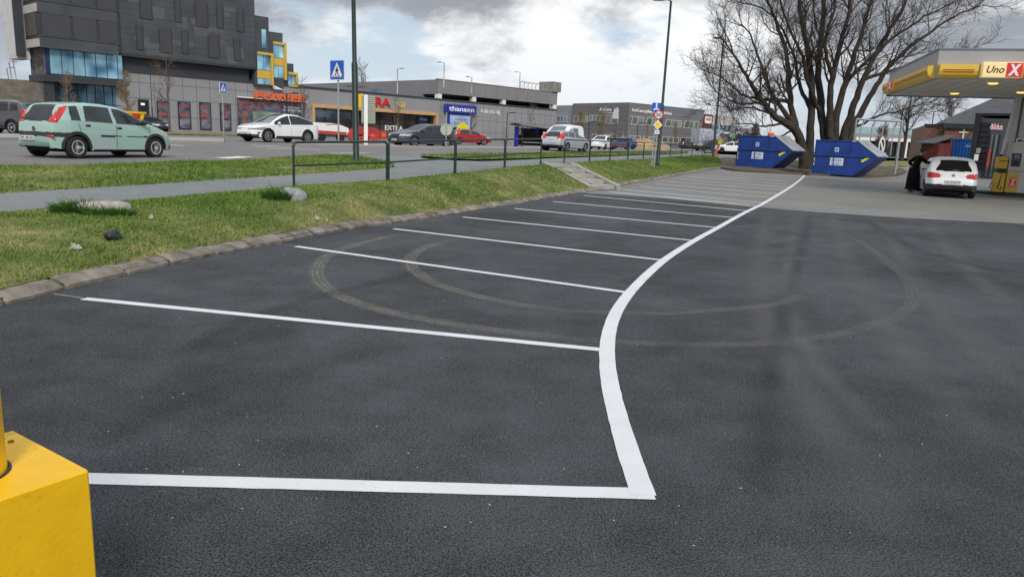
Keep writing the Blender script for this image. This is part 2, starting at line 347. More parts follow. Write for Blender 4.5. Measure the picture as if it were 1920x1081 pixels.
for k, (pts, wd, mm_) in enumerate([
    ([(1440,400),(1425,470),(1420,560),(1450,640),(1500,720),(1580,850),(1700,1000),(1760,1080)], .55, mk2),
    ([(1490,400),(1480,470),(1475,560),(1490,620),(1540,700),(1650,810),(1800,950)], .35, mk2),
    ([(1650,410),(1700,500),(1780,610),(1860,680),(1960,760)], .5, mk2), ([(1740,415),(1810,500),(1900,580)], .6, mk2),
    ([(640,440),(800,415),(960,386),(1100,368)], .25, mk2), ([(740,470),(900,440),(1100,400),(1250,378)], .25, mk2),
    ([(1180,366),(1260,380),(1340,384),(1400,382)], .5, mk2), ([(1130,368),(1180,378),(1260,380)], .35, mk2), ([(1130,365),(1250,373),(1424,390),(1530,399)], 1.5, mk2), ([(1400,396),(1600,408),(1800,420)], .5, mk2), ([(1560,400),(1600,520),(1680,640),(1800,780),(1930,900)], .6, mk2),
    ([(1520,400),(1500,480),(1480,560),(1440,700),(1420,900),(1440,1080)], .3, mk3), ([(300,690),(450,600),(640,545),(830,500)], .35, mk3),
    ([(160,850),(340,760),(560,690),(800,640)], .5, mk3), ([(1620,410),(1720,470),(1920,520)], .4, mk3)]):
    strip(pline(pts, ZL), wd, .0012+.0002*k*.5, 'dust_streak' if mm_ is mk2 else 'dark_streak', mm_, lot, n=90, uv=True, it=25)
# scraps and chips lying on the asphalt
chips = MB()
for k in range(150):
    px, py = random.uniform(200, 1900), 430+600*random.random()**1.6
    p = hit(px, py, ZL); s = random.uniform(.0015, .005); t = random.uniform(0, 6)
    chips.add([(p.x+s*math.cos(t+i*1.57)*(1+.5*(i % 2)), p.y+s*math.sin(t+i*1.57), p.z+.004) for i in range(4)]+[(p.x, p.y, p.z+.004+s)], [(0,1,4),(1,2,4),(2,3,4),(3,0,4)])
chips.build('grit', M('grit', (.42,.40,.36), .9), kind='stuff')

# ---- kerb of separate stones
kp = [(0,575),(86,551.5),(170,532),(246,514.5),(309,500),(370,486),(422,474.5),(480,464),(555,449.4),(592,441),(666,429),(731,420),(789,411.5),(837,404),(881,396.4),(920,390),(960,384.5),(1015,374.5),(1063,366.5),(1120,357.5),(1150,351.5),(1195,343.5),(1242,335.5),(1294,325.8),(1330,319),(1360,314.5)]
K = pline(kp, ZL); K = [Vector((-7.2, -4.5, 0)), Vector((-5.9, .8, 0))] + K
KP = smoothline(K, 300, 2)[:, :2]; kd = np.r_[0, np.cumsum(np.linalg.norm(np.diff(KP, axis=0), axis=1))]
def kat(d): return np.array([np.interp(d, kd, KP[:, 0]), np.interp(d, kd, KP[:, 1])])
kerb_base = []
kt = np.gradient(KP, axis=0); kt /= np.linalg.norm(kt, axis=1)[:, None]; kn = np.stack([-kt[:, 1], kt[:, 0]], 1)
kerb_o = grid('kerb', [[(p[0]+n_[0]*o, p[1]+n_[1]*o, ZL(*p)+z) for p, n_ in zip(KP, kn)] for o, z in ((.03,-.05), (.05,.06), (.26,.075))], M('kerb_joint', (.06,.055,.045), .95), **S)
d = .0; stones = 0
while d < kd[-1]-.3:
    ln = random.choice((.74,.8,.82,.86)); e = min(d+ln, kd[-1]); rise = random.uniform(-.008, .008); lean = random.uniform(-.012, .012)
    st = kat(d+.016); en = kat(e-.016); t = (en-st)/np.linalg.norm(en-st); n_ = np.array([-t[1], t[0]]); rings = []
    prof = [(0,-.06), (.0+lean,.035), (.012+lean,.045), (.115+lean,.098), (.13+lean,.102), (.205,.105), (.215,-.06)]
    for q, f in ((st, .0), (st+t*.02, 1), (en-t*.02, 1), (en, 0)):
        rings.append([(q[0]+n_[0]*(o+(.008 if not f else 0)), q[1]+n_[1]*(o+(.008 if not f else 0)), ZL(*q)+z+rise-(.01 if not f else 0)) for o, z in prof])
    MB().loft(rings).build('kerb_stone', m_kerb, kerb_o); stones += 1
    d = e

# ---- bank, path, verges, road, yard
bank_top_px = [(0,398.5),(127,387),(260,375),(480,355),(583,346),(725,337.5),(848,325.7),(944,315),(1015,309),(1067,305.6),(1142,301),(1206,298),(1276,293.5),(1345,289.5)]
BT = pline(bank_top_px, HP); BT = [Vector((-9.0, -4.5, .30)), Vector((-9.3, 3, .30))] + BT
path_up_px = [(0,365),(195,353),(385,340.5),(480,333.5),(657,321.5),(740,315),(880,301),(974,298),(1049,295),(1142,292),(1236,289.5),(1345,286.5)]
PU = pline(path_up_px, lambda x, y: HP(x, y)+.02); PU = [Vector((-12.6, -4.5, .34)), Vector((-12.8, 4, .36))] + PU
road_px = [(0,313),(177,310),(313,306),(385,304),(480,299.5),(598,292),(663,291.5),(760,291.5),(880,289.2),(1067,286.2),(1240,284.5),(1345,283)]
RN = pline(road_px, HY); RN = [Vector((-17.5, -4.5, .55)), Vector((-15, 6, .6))] + RN
def wob(x, y, s=1.0): return math.sin(x*1.7*s+y*.9*s)*.5+math.sin(x*3.1*s-y*2.3*s+1)*.3+math.sin(y*5.3*s+x*.7)*.2
NB = 360
KB = resample([(p[0]+n_[0]*.195, p[1]+n_[1]*.195, ZL(*p)+.105) for p, n_ in zip(KP, kn)], NB); BTr = smoothline(BT, NB, 2)
def bank_rows(lo, hi, n, bulge=.12, bump=.03, dz=0):
    out = []
    for t in np.linspace(0, 1, n):
        row = lo*(1-t)+hi*t; row = row.copy(); row[:, 2] += bulge*math.sin(math.pi*t)*(hi[:, 2]-lo[:, 2]).clip(0, 1)*1.2 + dz
        if 0 < t < 1: row[:, 2] += [bump*wob(x, y) for x, y in row[:, :2]]
        out.append(row)
    return out
bank_r = bank_rows(KB, BTr, 12)
bank = grid('grass_bank', bank_r, m_soil, **S)
# path + strip of footway asphalt up to the road edge
PUr, RNr = smoothline(PU, NB, 2), smoothline(RN, NB, 2)
BTx = BTr.copy(); BTx[:, 2] += .005
grid('path', [BTx-np.array([0,0,.05])] + [BTx*(1-t)+PUr*t for t in np.linspace(0, 1, 5)], m_path, **S)
grid('footway', [PUr*(1-t)+RNr*t for t in np.linspace(0, 1, 5)], m_path, **S)
# verges of grass between path and road
def sub_poly(pts, H, n): return smoothline(pline(pts, H), n, 2)
vl_lo = np.vstack([np.array([(-12.7,-4.5,.36),(-12.9,4,.38)]), sub_poly([(0,365),(195,353),(385,340.5),(480,333.5),(600,325.5),(657,321.5),(715,318),(738,314)], lambda x, y: HP(x, y)+.008, 60)])
vl_hi = np.vstack([np.array([(-17.4,-4.5,.56),(-14.9,6,.61)]), sub_poly([(0,313),(177,310),(313,306),(385,304),(480,299.5),(598,291.5),(650,293),(700,298),(730,306),(740,313)], lambda x, y: HY(x, y)+.01, 60)])
vl_lo, vl_hi = resample(vl_lo, 120), resample(vl_hi, 120)
verge_l = bank_rows(vl_lo, vl_hi, 8, .25, .03, .012); grid('grass_verge', verge_l, m_soil, **S)
vr_lo = resample(sub_poly([(790,293.5),(880,301),(974,298),(1049,295),(1142,292),(1236,289),(1290,287)], lambda x, y: HP(x, y)+.05, 80), 100)
vr_hi = resample(sub_poly([(790,291.5),(880,289.5),(1067,286.2),(1240,284.5),(1290,284)], lambda x, y: HY(x, y)+.02, 80), 100)
verge_r = bank_rows(vr_lo, vr_hi, 6, .1, .02, .03); grid('grass_verge', verge_r, m_soil, **S)
# road and the yards beyond it: one sheet running out to the far field
ext = [(p[0], p[1]) for p in RNr] + [(60, RNr[-1][1]+4), (160, RNr[-1][1]+8), (500, 100)]
ext = resample(ext, 400)
def outrow(dist):
    r = []
    for p in ext:
        k = min(1, max(0, (p[0]-5)/60)); v = Vector((-.55*(1-k), .83*(1-k)+k)).normalized()*dist
        x, y = p[0]+v.x, p[1]+v.y; r.append((x, y, HY(x, y)))
    return r
grid('road', [outrow(dd) for dd in (0, 2, 4, 7, 10, 14, 20, 28, 40, 60, 90, 130, 250, 700)], m_road, **S)
# pavement strips across the road, low kerbed
def band(lo_px, hi_px, name, mat, dz, n=60, H=HY):
    a = resample(sub_poly(lo_px, H, n), n); b = resample(sub_poly(hi_px, H, n), n); a2 = a.copy(); a2[:, 2] -= .02; a = a.copy(); b = b.copy(); a[:, 2] += dz; b[:, 2] += dz
    return grid(name, [a2] + [a*(1-t)+b*t for t in np.linspace(0, 1, 4)], mat, False, **S) if 0 else grid(name, [a2]+[a*(1-t)+b*t for t in np.linspace(0, 1, 4)], mat, **S)
m_pave = M('pavement_slab', (.30,.29,.265), .9, var=.15, vs=1.2, bump=.2, bs=30)
band([(-60,262.5),(40,262.5),(190,264),(324,267),(420,269)], [(-60,254),(40,254.5),(190,257),(324,260),(420,262)], 'pavement', m_pave, .10)
band([(560,272.5),(700,274.5),(860,279.3),(1000,279.5),(1030,279)], [(560,271),(700,272.8),(860,276.6),(1000,277.3),(1030,277.2)], 'pavement', m_pave, .08)
band([(300,253),(500,257)], [(300,249),(500,252.5)], 'grass_strip', m_soil, .1)
# worn white markings of the crossing on the road
for k, q in enumerate([((415,297.5),(462,294.5)), ((470,272.5),(520,273.5)), ((480,275.5),(560,277)), ((500,279),(600,281)), ((620,288),(690,287.5)), ((322,272.8),(345,273.2))]):
    strip([hit(*q[0], HY), hit(*q[1], HY)], .5 if k in (0, 5) else .35, .012, 'road_marking', m_linefar, None, H=HY, **S)
# tree island and gravel behind the skips
isl_px = [(1352,314),(1380,319),(1520,326),(1640,330),(1682,328),(1700,321),(1690,312),(1600,303),(1450,297),(1352,292)]
isl = [hit(x, y, (lambda a, b: ZL(a, b)+.08) if y > 312 else (lambda a, b: ZL(a, b)+.2)) for x, y in isl_px]
ic = sum(isl, Vector())/len(isl)
loop = smoothline(isl+[isl[0]], 90, 1)
grid('tree_island', [[(ic.x*(1-t)+p[0]*t, ic.y*(1-t)+p[1]*t, ZL(p[0], p[1])*1+.10+.12*(1-t)+.05*wob(p[0]*t, p[1]*t, .6)*(t < .99)) for p in loop] for t in (.02,.3,.55,.75,.9,1)] + [[(p[0], p[1], ZL(p[0], p[1])-.05) for p in loop]], m_dirt, **S)
# lawn and paths out beyond the forecourt
def fpoly(px, H, dz, name, mat):
    P = [hit(x, y, H) for x, y in px]; c = sum(P, Vector())/len(P); Lp = resample(P+[P[0]], 80)
    grid(name, [[(c.x*(1-t)+p[0]*t, c.y*(1-t)+p[1]*t, H(c.x*(1-t)+p[0]*t, c.y*(1-t)+p[1]*t)+dz) for p in Lp] for t in (.01,.5,1)] + [[(p[0], p[1], p[2]-.1) for p in Lp]], mat, **S)
HF = lambda x, y: max(ZL(x, y), 0)+.0
fpoly([(1625,305),(1725,303),(1760,307),(1720,312),(1640,314)], HF, .08, 'lawn', m_soil)
# ---- grass blades
def grass_mat(name, c0, c1, c2):
    m = bpy.data.materials.new(name); nt, N, L, b = nodes_of(m); b.inputs['Roughness'].default_value = .75; b.inputs['Specular IOR Level'].default_value = .25
    at = N.new('ShaderNodeAttribute'); at.attribute_name = 'rnd'; cr_ = N.new('ShaderNodeValToRGB'); e = cr_.color_ramp.elements
    e[0].color = (*c0, 1); e[1].color = (*c2, 1); k = e.new(.5); k.color = (*c1, 1); L.new(at.outputs['Fac'], cr_.inputs[0]); L.new(cr_.outputs[0], b.inputs['Base Color'])
    return m
m_blade = grass_mat('grass_blade', (.060,.130,.014), (.118,.210,.025), (.29,.27,.095))
m_blade2 = grass_mat('lush_blade', (.03,.085,.012), (.055,.14,.02), (.12,.22,.04))
def blades(name, rows, count, hmean, mat, wfac=1.0, near=True, dry=.42, **tags):
    A = np.array(rows); nr, nc = A.shape[:2]
    cen = (A[:-1, :-1]+A[1:, 1:])/2; area = np.linalg.norm(np.cross(A[1:, :-1]-A[:-1, :-1], A[:-1, 1:]-A[:-1, :-1]), axis=2)
    dist = np.linalg.norm(cen[..., :2], axis=2); wgt = area/np.maximum(dist, 5)**1.5; wgt[cen[..., 1] < 1] = 0
    wgt /= wgt.sum(); idx = RNG.choice(wgt.size, count, p=wgt.ravel()); i, j = np.divmod(idx, nc-1)
    u, v = RNG.random(count)[:, None], RNG.random(count)[:, None]
    P = A[i, j]*(1-u)*(1-v)+A[i+1, j]*u*(1-v)+A[i, j+1]*(1-u)*v+A[i+1, j+1]*u*v
    d = np.linalg.norm(P[:, :2], axis=1)
    h = hmean*RNG.lognormal(0, .35, count); wd = (.0022+.00042*d)*wfac
    pat = np.array([wob(x*.55, y*.55)+.6*wob(x*1.9+5, y*1.9) for x, y in P[:, :2]])
    h *= np.clip(1+.45*pat, .4, 2)
    th = RNG.random(count)*2*np.pi; ln = RNG.normal(0, .75, (count, 2))*h[:, None]
    T = np.stack([np.cos(th), np.sin(th)], 1)*wd[:, None]
    a = P.copy(); a[:, :2] -= T; b = P.copy(); b[:, :2] += T; a[:, 2] -= .004; b[:, 2] -= .004
    c = P.copy(); c[:, :2] += ln; c[:, 2] += h
    V = np.stack([a, b, c], 1).reshape(-1, 3); Fq = np.arange(count*3).reshape(-1, 3)
    col = np.clip(.42 - .22*pat*dry*2 + RNG.normal(0, .2, count), 0, 1)
    return npmesh(name, V, Fq, mat, None, cols=np.repeat(col, 3), kind='stuff', **tags)
FAST_GRASS = 1.0
blades('grass', bank_r, int(190000*FAST_GRASS), .027, m_blade)
blades('grass', verge_l, int(60000*FAST_GRASS), .045, m_blade)
blades('grass', verge_r, int(16000*FAST_GRASS), .05, m_blade)
# ================================================================ STREET FURNITURE
m_yel = M('yellow_paint', (.80,.47,.008), .42, var=.10, vs=5, spec=.4, bump=.08, bs=50); specks(m_yel, (.22,.13,.02), 9, .60, .78, .75, 7)
m_dirtspot = M('grime', (.20,.13,.03), .9, var=.4, vs=25)
m_green = M('dark_green_paint', (.012,.032,.026), .4, var=.25, vs=6, spec=.5)
m_galv = M('galvanised_steel', (.36,.38,.39), .5, metal=.5, var=.15, vs=8)
m_black = M('black_paint', (.012,.013,.015), .5, var=.2)
m_white = M('white_sheet', (.78,.78,.77), .5, var=.04)
m_signblue = M('sign_blue', (.012,.10,.52), .35, var=.05)
m_signblack = M('sign_black', (.01,.01,.012), .5)
m_signred = M('sign_red', (.58,.02,.02), .4, var=.05)
m_signyel = M('sign_yellow', (.85,.55,.02), .4, var=.05)
m_signback = M('sign_back', (.42,.45,.36), .6, var=.12, vs=3)
m_lens = M('lamp_lens', (.5,.5,.48), .3)
m_wood = M('wood_trim', (.50,.30,.12), .6, var=.2, vs=4)
def face_cam(p): return math.atan2(-p.x, p.y)
def zat(base, px, py): return atY(px, py, base.y).z - base.z

# ---- yellow bollard in the foreground
C0, C1, C2 = hit(167,880,.6), hit(10,798,.6), hit(0,938,.6)
e1 = (C1-C0).normalized(); ang = math.atan2(e1.y, e1.x)
bol = thing('yellow_bollard', 'yellow painted steel collision bollard with square box base beside the first white bay line', 'bollard', (C0.x, C0.y, 0), ang)
sgn = 1 if (Matrix.Rotation(-ang, 3, 'Z') @ (C2-C0)).y > 0 else -1
s = .5; b = MB(); 
b.box(0, s, 0, sgn*s, -.02, .6, .006); b.build('box_base', m_yel, bol, 30)
b = MB(); b.lathe([(.129,.598),(.129,.603),(.121,.604),(.121,.60)], (s/2, sgn*s/2, 0), 40); b.build('base_ring', m_black, bol, 30)
b = MB(); b.lathe([(.118,.6),(.118,1.28),(.11,1.3),(0.02,1.31)], (s/2, sgn*s/2, 0), 40); b.build('post', m_yel, bol, 30)
for (u, v, r) in ((.40,.05,.010),(.455,.09,.008),(.47,.30,.009)): MB().lathe([(r,.6),(r*.8,.606),(.001,.607)], (u, sgn*v, 0), 10).build('bolt_head', m_dirtspot, bol, 30)

# ---- green pipe railings
def railing(feet_px, label, h=.9, r=.027):
    F_ = [hit(x, y, HP) for x, y in feet_px]; t = thing('pipe_railing', label, 'railing', F_[0], 0, 'green pipe railings along the path')
    o = F_[0]
    for i, (A, B) in enumerate(zip(F_, F_[1:])):
        A, B = A-o, B-o; d = (B-A).normalized(); A2, B2 = A+d*.03, B-d*.03; up = Vector((0,0,1)); rr = .09
        dn = (d.x*d.x+d.y*d.y)**.5
        path = [A2-up*.1, A2+up*(h-rr)] + [A2+up*(h-rr+rr*math.sin(a_))+d*(rr*(1-math.cos(a_))) for a_ in np.linspace(.3, 1.57, 4)]
        path += [B2+up*(h-rr+rr*math.sin(a_))-d*(rr*(1-math.cos(a_))) for a_ in np.linspace(1.57, .3, 4)] + [B2+up*(h-rr), B2-up*.1]
        MB().tube(path, r, 10).build('frame_hoop', m_green, t, 50)
        MB().tube([A2+up*(h*.47), B2+up*(h*.47)], r*.8, 8).build('mid_rail', m_green, t, 50)
    return t
railing([(549,349),(727,338),(853,326),(946,315.3),(1014,309)], 'dark green pipe railing with rounded corners on the near side of the stairs')
railing([(1057,306),(1105,303.3),(1143,301),(1177,299.3),(1206,297.8),(1256,294.8),(1277,293.3),(1297,292),(1316,291),(1334,290)], 'dark green pipe railing running on beyond the concrete stairs towards the blue skips')

# ---- concrete stairs in the bank
sb_, st_ = hit(1132,357,ZL), hit(1046,308,HP); dv = st_-sb_; Ls = math.hypot(dv.x, dv.y); rz = math.atan2(dv.y, dv.x)
stair = thing('concrete_stairs', 'short flight of pale concrete steps between low side walls in the grass bank', 'stairs', sb_, rz)
zs = dv.z; n = 5; wS = 1.0
for k in range(n):
    MB().box(Ls*k/n+.10, Ls*(k+1)/n+.22, -wS/2, wS/2, zs*(k+1)/n-.13, zs*(k+1)/n+.02, .012).build('step', m_conc, stair)
for sd_ in (-1, 1):
    y0, y1 = sd_*(wS/2+.002), sd_*(wS/2+.17); b = MB()
    prof = [(.0,-.1),(Ls+.25,zs-.45),(Ls+.25,zs+.07),(Ls+.05,zs+.09),(.12,.20),(.0,.17)]
    b.prism(prof, min(y0, y1), max(y0, y1)); b.build('side_wall', m_conc, stair)

# ---- street lamps
def lamp(px, py, H, top, label, head=None, r0=.085, r1=.05, name='street_lamp', lean=0, arm=.9, group='tall dark street lamps', mat=None, two=False, hz=None):
    p = hit(px, py, H) if not isinstance(px, Vector) else px; mat = mat or m_green
    t = thing(name, label, 'street lamp', p, face_cam(p), group); t.rotation_euler.rotate_axis('Y', lean)
    MB().lathe([(r0*1.1,-.15),(r0*1.1,.0),(r0,.02),(r0,top*.36),(r0*.72,top*.37),(r0*.66,top*.6),(r1,top)], n=14).build('pole', mat, t, 40)
    if head is not None:
        for sg in ((-1, 1) if two else (head,)):
            b = MB(); b.tube([(0,0,top-.05),(sg*arm*.2,0,top+.02),(sg*arm*.55,0,top+.05)], .03, 6); b.build('arm', mat, t, 50)
            hx = sg*arm*.5; b = MB()
            L_ = .75*sg*(.8 if two else 1)
            b.loft([[(hx+L_*u, y*wv*.16, top+.05+z*hv) for y, z in ((-1,0),(-.75,.7),(0,1),(.75,.7),(1,0),(.6,-.25),(-.6,-.25))] for u, wv, hv in ((0,.4,.06),(.12,.8,.10),(.5,1,.12),(.85,.8,.09),(1,.3,.04))])
            lh = b.build('lamp_head', mat, t, 50)
            b = MB(); b.box(hx+L_*.25, hx+L_*.85, -.09, .09, top-.005, top+.012); b.build('lens', m_lens, lh)
    return t
lamp(668,305,HP, 8.2, 'tall dark green lamp post beside the near crossing sign, its top beyond the picture', head=1, lean=R(-.9), r0=.095)
lp = hit(1233,305,HP); lamp(1233,305,HP, zat(lp,1258,2)-.0, 'dark lamp post rising behind the blue and round traffic signs by the bank', head=-1, lean=R(.4), arm=.3)
lp = hit(1337,293.5,HP); lamp(1337,293.5,HP, zat(lp,1357,73), 'dark lamp post next to the orange marker post, head against the bare tree', head=-1, r0=.11, r1=.07, arm=.3)

# ---- traffic signs
def sign_base(name, label, px, py, H, hgt, r=.03, mat=None, cat='traffic sign', group=None):
    p = hit(px, py, H); t = thing(name, label, cat, p, face_cam(p), group)
    MB().lathe([(r,-.1),(r,hgt),(r*.9,hgt+.02)], n=12).build('pole', mat or m_galv, t, 40); return t, p
def plate(t, poly, y0, y1, mat, name, parent=None): return MB().prism(poly, y0, y1).build(name, mat, parent or t)
def rect(cx, cz, w_, h_): return [(cx-w_/2, cz-h_/2), (cx+w_/2, cz-h_/2), (cx+w_/2, cz+h_/2), (cx-w_/2, cz+h_/2)]
def circ(cx, cz, r, n=28): return [(cx+r*math.cos(2*math.pi*k/n), cz+r*math.sin(2*math.pi*k/n)) for k in range(n)]
def ped_sign(px, py, H, label, topy, s, yb):
    p = hit(px, py, H); z1 = zat(p, px, topy); t, p = sign_base('crossing_sign', label, px, py, H, z1-.02, .032, group='blue pedestrian crossing signs'); t.rotation_euler.z -= R(43) if yb < 160 else 0
    c = z1-s/2
    pl = plate(t, rect(0, c, s, s), -.06, -.035, m_white, 'sign_plate')
    plate(t, rect(0, c, s*.94, s*.94), -.064, -.0602, m_signblue, 'blue_field', pl)
    plate(t, [(-.40*s, c-.36*s), (.40*s, c-.36*s), (0, c+.38*s)], -.068, -.0642, m_white, 'white_triangle', pl)
    b = MB()
    for k in range(4): x = (-.3+.2*k-.02)*s; b.prism([(x, c-.35*s), (x+.1*s, c-.35*s), (x+.12*s, c-.29*s), (x+.04*s, c-.29*s)], -.071, -.0682)
    b.prism(circ(.01*s, c+.12*s, .045*s, 12), -.072, -.0683)
    b.prism([(-.055*s, c+.07*s), (.06*s, c+.07*s), (.05*s, c-.09*s), (-.05*s, c-.09*s)], -.072, -.0683)
    b.prism([(-.05*s, c-.085*s), (.0*s, c-.085*s), (-.10*s, c-.27*s), (-.16*s, c-.27*s)], -.0735, -.0684)
    b.prism([(.0*s, c-.086*s), (.05*s, c-.086*s), (.13*s, c-.27*s), (.07*s, c-.27*s)], -.0735, -.0684)
    b.prism([(-.055*s, c+.06*s), (-.12*s, c-.06*s), (-.09*s, c-.07*s), (-.03*s, c+.0*s)], -.0745, -.0685)
    b.prism([(.055*s, c+.06*s), (.12*s, c-.05*s), (.09*s, c-.06*s), (.03*s, c+.0*s)], -.0745, -.0685)
    b.build('walking_figure', m_signblack, pl)
    return t
ped_sign(635,292,HY,'blue crossing sign with white triangle on grey pole on the near verge', 113, .70, 150)
pz = ped_sign(420,262,HY,'smaller blue crossing sign across the road in front of the mall posters', 155, .62, 177); pz.rotation_euler.z += R(52)
# large sign board seen from behind
t, p = sign_base('direction_board', 'large ribbed sign board seen from behind on a pale post beside red hoses', 686, 274, HY, 0.1, .12, m_white, 'sign')
z0_, z1_ = zat(p, 700, 232), zat(p, 700, 180); wv = 1400/p.y
w0, w1 = -8/wv, 17/wv
bd = MB().box(w0, w1, .13, .2, z0_, z1_).build('board', m_signback, t)
b = MB()
for k in range(13): z = z0_+(z1_-z0_)*(k+.5)/13; b.box(w0, w1, .1, .1299, z-.02, z+.02)
b.build('stiffener', M('sign_back_dark', (.22,.24,.2), .6), bd)
for o_ in list(t.children):
    if o_.name.startswith('pole'): bpy.data.objects.remove(o_)
MB().box(-3.4/wv, 3.4/wv, -.05, .099, -.1, z1_+.05).build('pole', m_white, t)
# round sign back beside the dark estate car
t, p = sign_base('round_sign', 'small round sign seen from behind before the dark slate estate car', 836, 281, HY, 2.1, .035, m_galv)
MB().prism(circ(.0, zat(p,836,243), .34), .04, .06).build('sign_plate', m_signback, t)
# sign cluster: bus stop, speed limit, priority road, plate
p = hit(1222,306,HP); zt = zat(p,1231,193)
t = thing('bus_stop_sign', 'blue square sign on a thin grey pole next to the round speed limit sign', 'traffic sign', p, face_cam(p)); t.rotation_euler.rotate_axis('Y', R(.6))
MB().lathe([(.03,-.1),(.03,zt-.1)], n=10).build('pole', m_galv, t, 40)
s = .40; pl = plate(t, rect(0, zt-s/2, s, s), -.06, -.035, m_signblue, 'sign_plate')
bi = MB(); cz = zt-s*.5
bi.prism(rect(0, cz+.06, .07, .16), -.066, -.0602); bi.prism(circ(0, cz+.16, .035, 10), -.066, -.0602)
bi.prism([(-.14, cz-.1), (.14, cz-.1), (.08, cz-.04), (-.08, cz-.04)], -.066, -.0602); bi.prism(rect(-.1, cz-.12, .05, .03), -.0665, -.0602); bi.prism(rect(.1, cz-.12, .05, .03), -.0665, -.0602)
bi.build('pictogram', m_white, pl)
p = hit(1228,309,HP); p.x += .12; zc = zat(p,1236,214)
t = thing('speed_limit_sign', 'round 50 speed limit sign over a yellow diamond by the dark lamp post', 'traffic sign', p+Vector((0,.9,0)), face_cam(p)); t.rotation_euler.rotate_axis('Y', R(1.2))
k = p.y+.9; zc *= 1.0; mx = 1400/k
MB().lathe([(.028,-.1),(.028,zc+.2)], n=10).build('pole', m_galv, t, 40)
rr_ = 8.3/mx
d0 = plate(t, circ(0, zc, rr_), -.06, -.035, m_signred, 'speed_disc'); plate(t, circ(0, zc, rr_*.74), -.064, -.0602, m_white, 'white_disc', d0)
text('50', -rr_*.55, rr_*.55, zc-rr_*.42, zc+rr_*.42, -.0645, m_signblack, d0, 'numerals', ext=.004, bold=.02)
zd = zat(p,1231,233); dd = 9/mx
d1 = plate(t, [(0, zd-dd), (dd*.9, zd), (0, zd+dd), (-dd*.9, zd)], -.06, -.035, m_white, 'priority_diamond'); plate(t, [(0, zd-dd*.72), (dd*.65, zd), (0, zd+dd*.72), (-dd*.65, zd)], -.064, -.0602, m_signyel, 'yellow_diamond', d1)
ze = zat(p,1230,247); plate(t, rect(0, ze, 8/mx, 7/mx), -.06, -.035, m_white, 'small_plate')
text('P', -1.6/mx, 1.6/mx, ze-2/mx, ze+2/mx, -.0605, m_signblue, t, 'plate_symbol', ext=.004)
# green direction sign beyond the white car
t, p = sign_base('green_sign', 'pale green street sign on grey pole by the white sedan', 1371, 284, HY, 3.0, .04, m_galv, 'sign')
zz_ = zat(p,1371,255); MB().box(-.42, .42, -.06, -.03, zz_-.35, zz_+.35, .01).build('sign_plate', M('mint_sign', (.25,.55,.42), .5), t); MB().prism([(-.5,zz_+.45),(.5,zz_+.45),(0,zz_+1.6)], -.05, -.03).build('warning_triangle', m_signback, t)
# orange marker post with yellow top
p = hit(1341,292,HY); t = thing('marker_post', 'leaning orange marker post with yellow top beside the second lamp post', 'marker post', p, face_cam(p)); t.rotation_euler.rotate_axis('Y', R(14))
MB().lathe([(.11,0),(.10,.08),(.085,.1),(.085,.95),(.075,1.0)], n=12).build('post', M('marker_orange', (.75,.09,.03), .5), t, 40)
MB().loft([[(x*.17*s_,y*.09,z) for x,y in ((-1,-1),(1,-1),(1,1),(-1,1))] for z,s_ in ((1.0,.7),(1.08,1.1),(1.22,1.2),(1.42,.7),(1.45,.3))]).build('marker_cap', M('marker_yellow', (.80,.68,.03), .5), t)
# e-scooter lying on the path
p = hit(1330,289,HP); t = thing('electric_scooter', 'black electric scooter tipped over on the path next to the lamp post', 'scooter', p, face_cam(p)+.3)
MB().tube([(-.45,0,.14),(.35,0,.17)], .06, 8).build('deck', m_black, t, 50)
for x in (-.5, .45):
    wl = MB().lathe([(.05,-.03),(.12,-.03),(.13,0),(.12,.03),(.05,.03)], (x,0,.14), 14, 'y').build('wheel', m_black, t, 50)
MB().tube([(.45,0,.16),(.62,-.05,.55),(.7,-.1,.75)], .03, 8).build('steering_column', m_black, t, 50); MB().tube([(.62,-.35,.72),(.78,.15,.78)], .02, 8).build('handlebar', m_black, t, 50)

# ---- stones, bag and litter on the bank
def rock(name, label, px, py, sx_, sy_, sz_, mat, H, rot=0, seed=0, flat=.55, cat='boulder', n=18, m=10, sink=.3, amp=.12):
    p = hit(px, py, H); rr = random.Random(seed); ph = [rr.uniform(0, 6) for _ in range(6)]; b = MB(); rings = []
    for i in range(m):
        tt = -math.pi/2+math.pi*i/(m-1); ring = []
        for k_ in range(n):
            a_ = 2*math.pi*k_/n; d_ = Vector((math.cos(tt)*math.cos(a_), math.cos(tt)*math.sin(a_), math.sin(tt)))
            q = 1+amp*(math.sin(3*d_.x+ph[0])+math.sin(4*d_.y+ph[1])+math.sin(5*d_.z+2*d_.x+ph[2]))*.6
            sgx = lambda v: math.copysign(abs(v)**flat, v)
            ring.append((sgx(d_.x)*sx_*q, sgx(d_.y)*sy_*q, sgx(d_.z)*sz_*q+sz_*sink))
        rings.append(ring)
    o = b.loft(rings).build(name, mat, None, 60, label=label, cat=cat); o.location = p; o.rotation_euler = (0, 0, rot); return o, p
HB = None
from mathutils.bvhtree import BVHTree
_m = bank.data; _bv = BVHTree.FromPolygons([v.co.copy() for v in _m.vertices], [tuple(q.vertices) for q in _m.polygons])
def onbank(px, py):
    d_ = ray(px, py); q = _bv.ray_cast(CAM, d_.normalized()); return q[0] if q[0] else hit(px, py, HP)
m_rock = M('pale_granite', (.32,.30,.27), .9, var=.25, vs=9, bump=.5, bs=25); m_rock2 = M('grey_granite', (.26,.28,.28), .9, var=.3, vs=10, bump=.4, bs=30)
def placed_rock(px, py, *a, **k_):
    q = onbank(px, py); o, _ = rock(*a[:2], px, py, *a[2:], **k_); o.location = q; return q
q1 = placed_rock(196,398,'boulder','flat pale boulder half buried in a grass tuft on the bank', .40,.20,.125, m_rock, HP, rot=.25, seed=3, flat=.6, amp=.07)
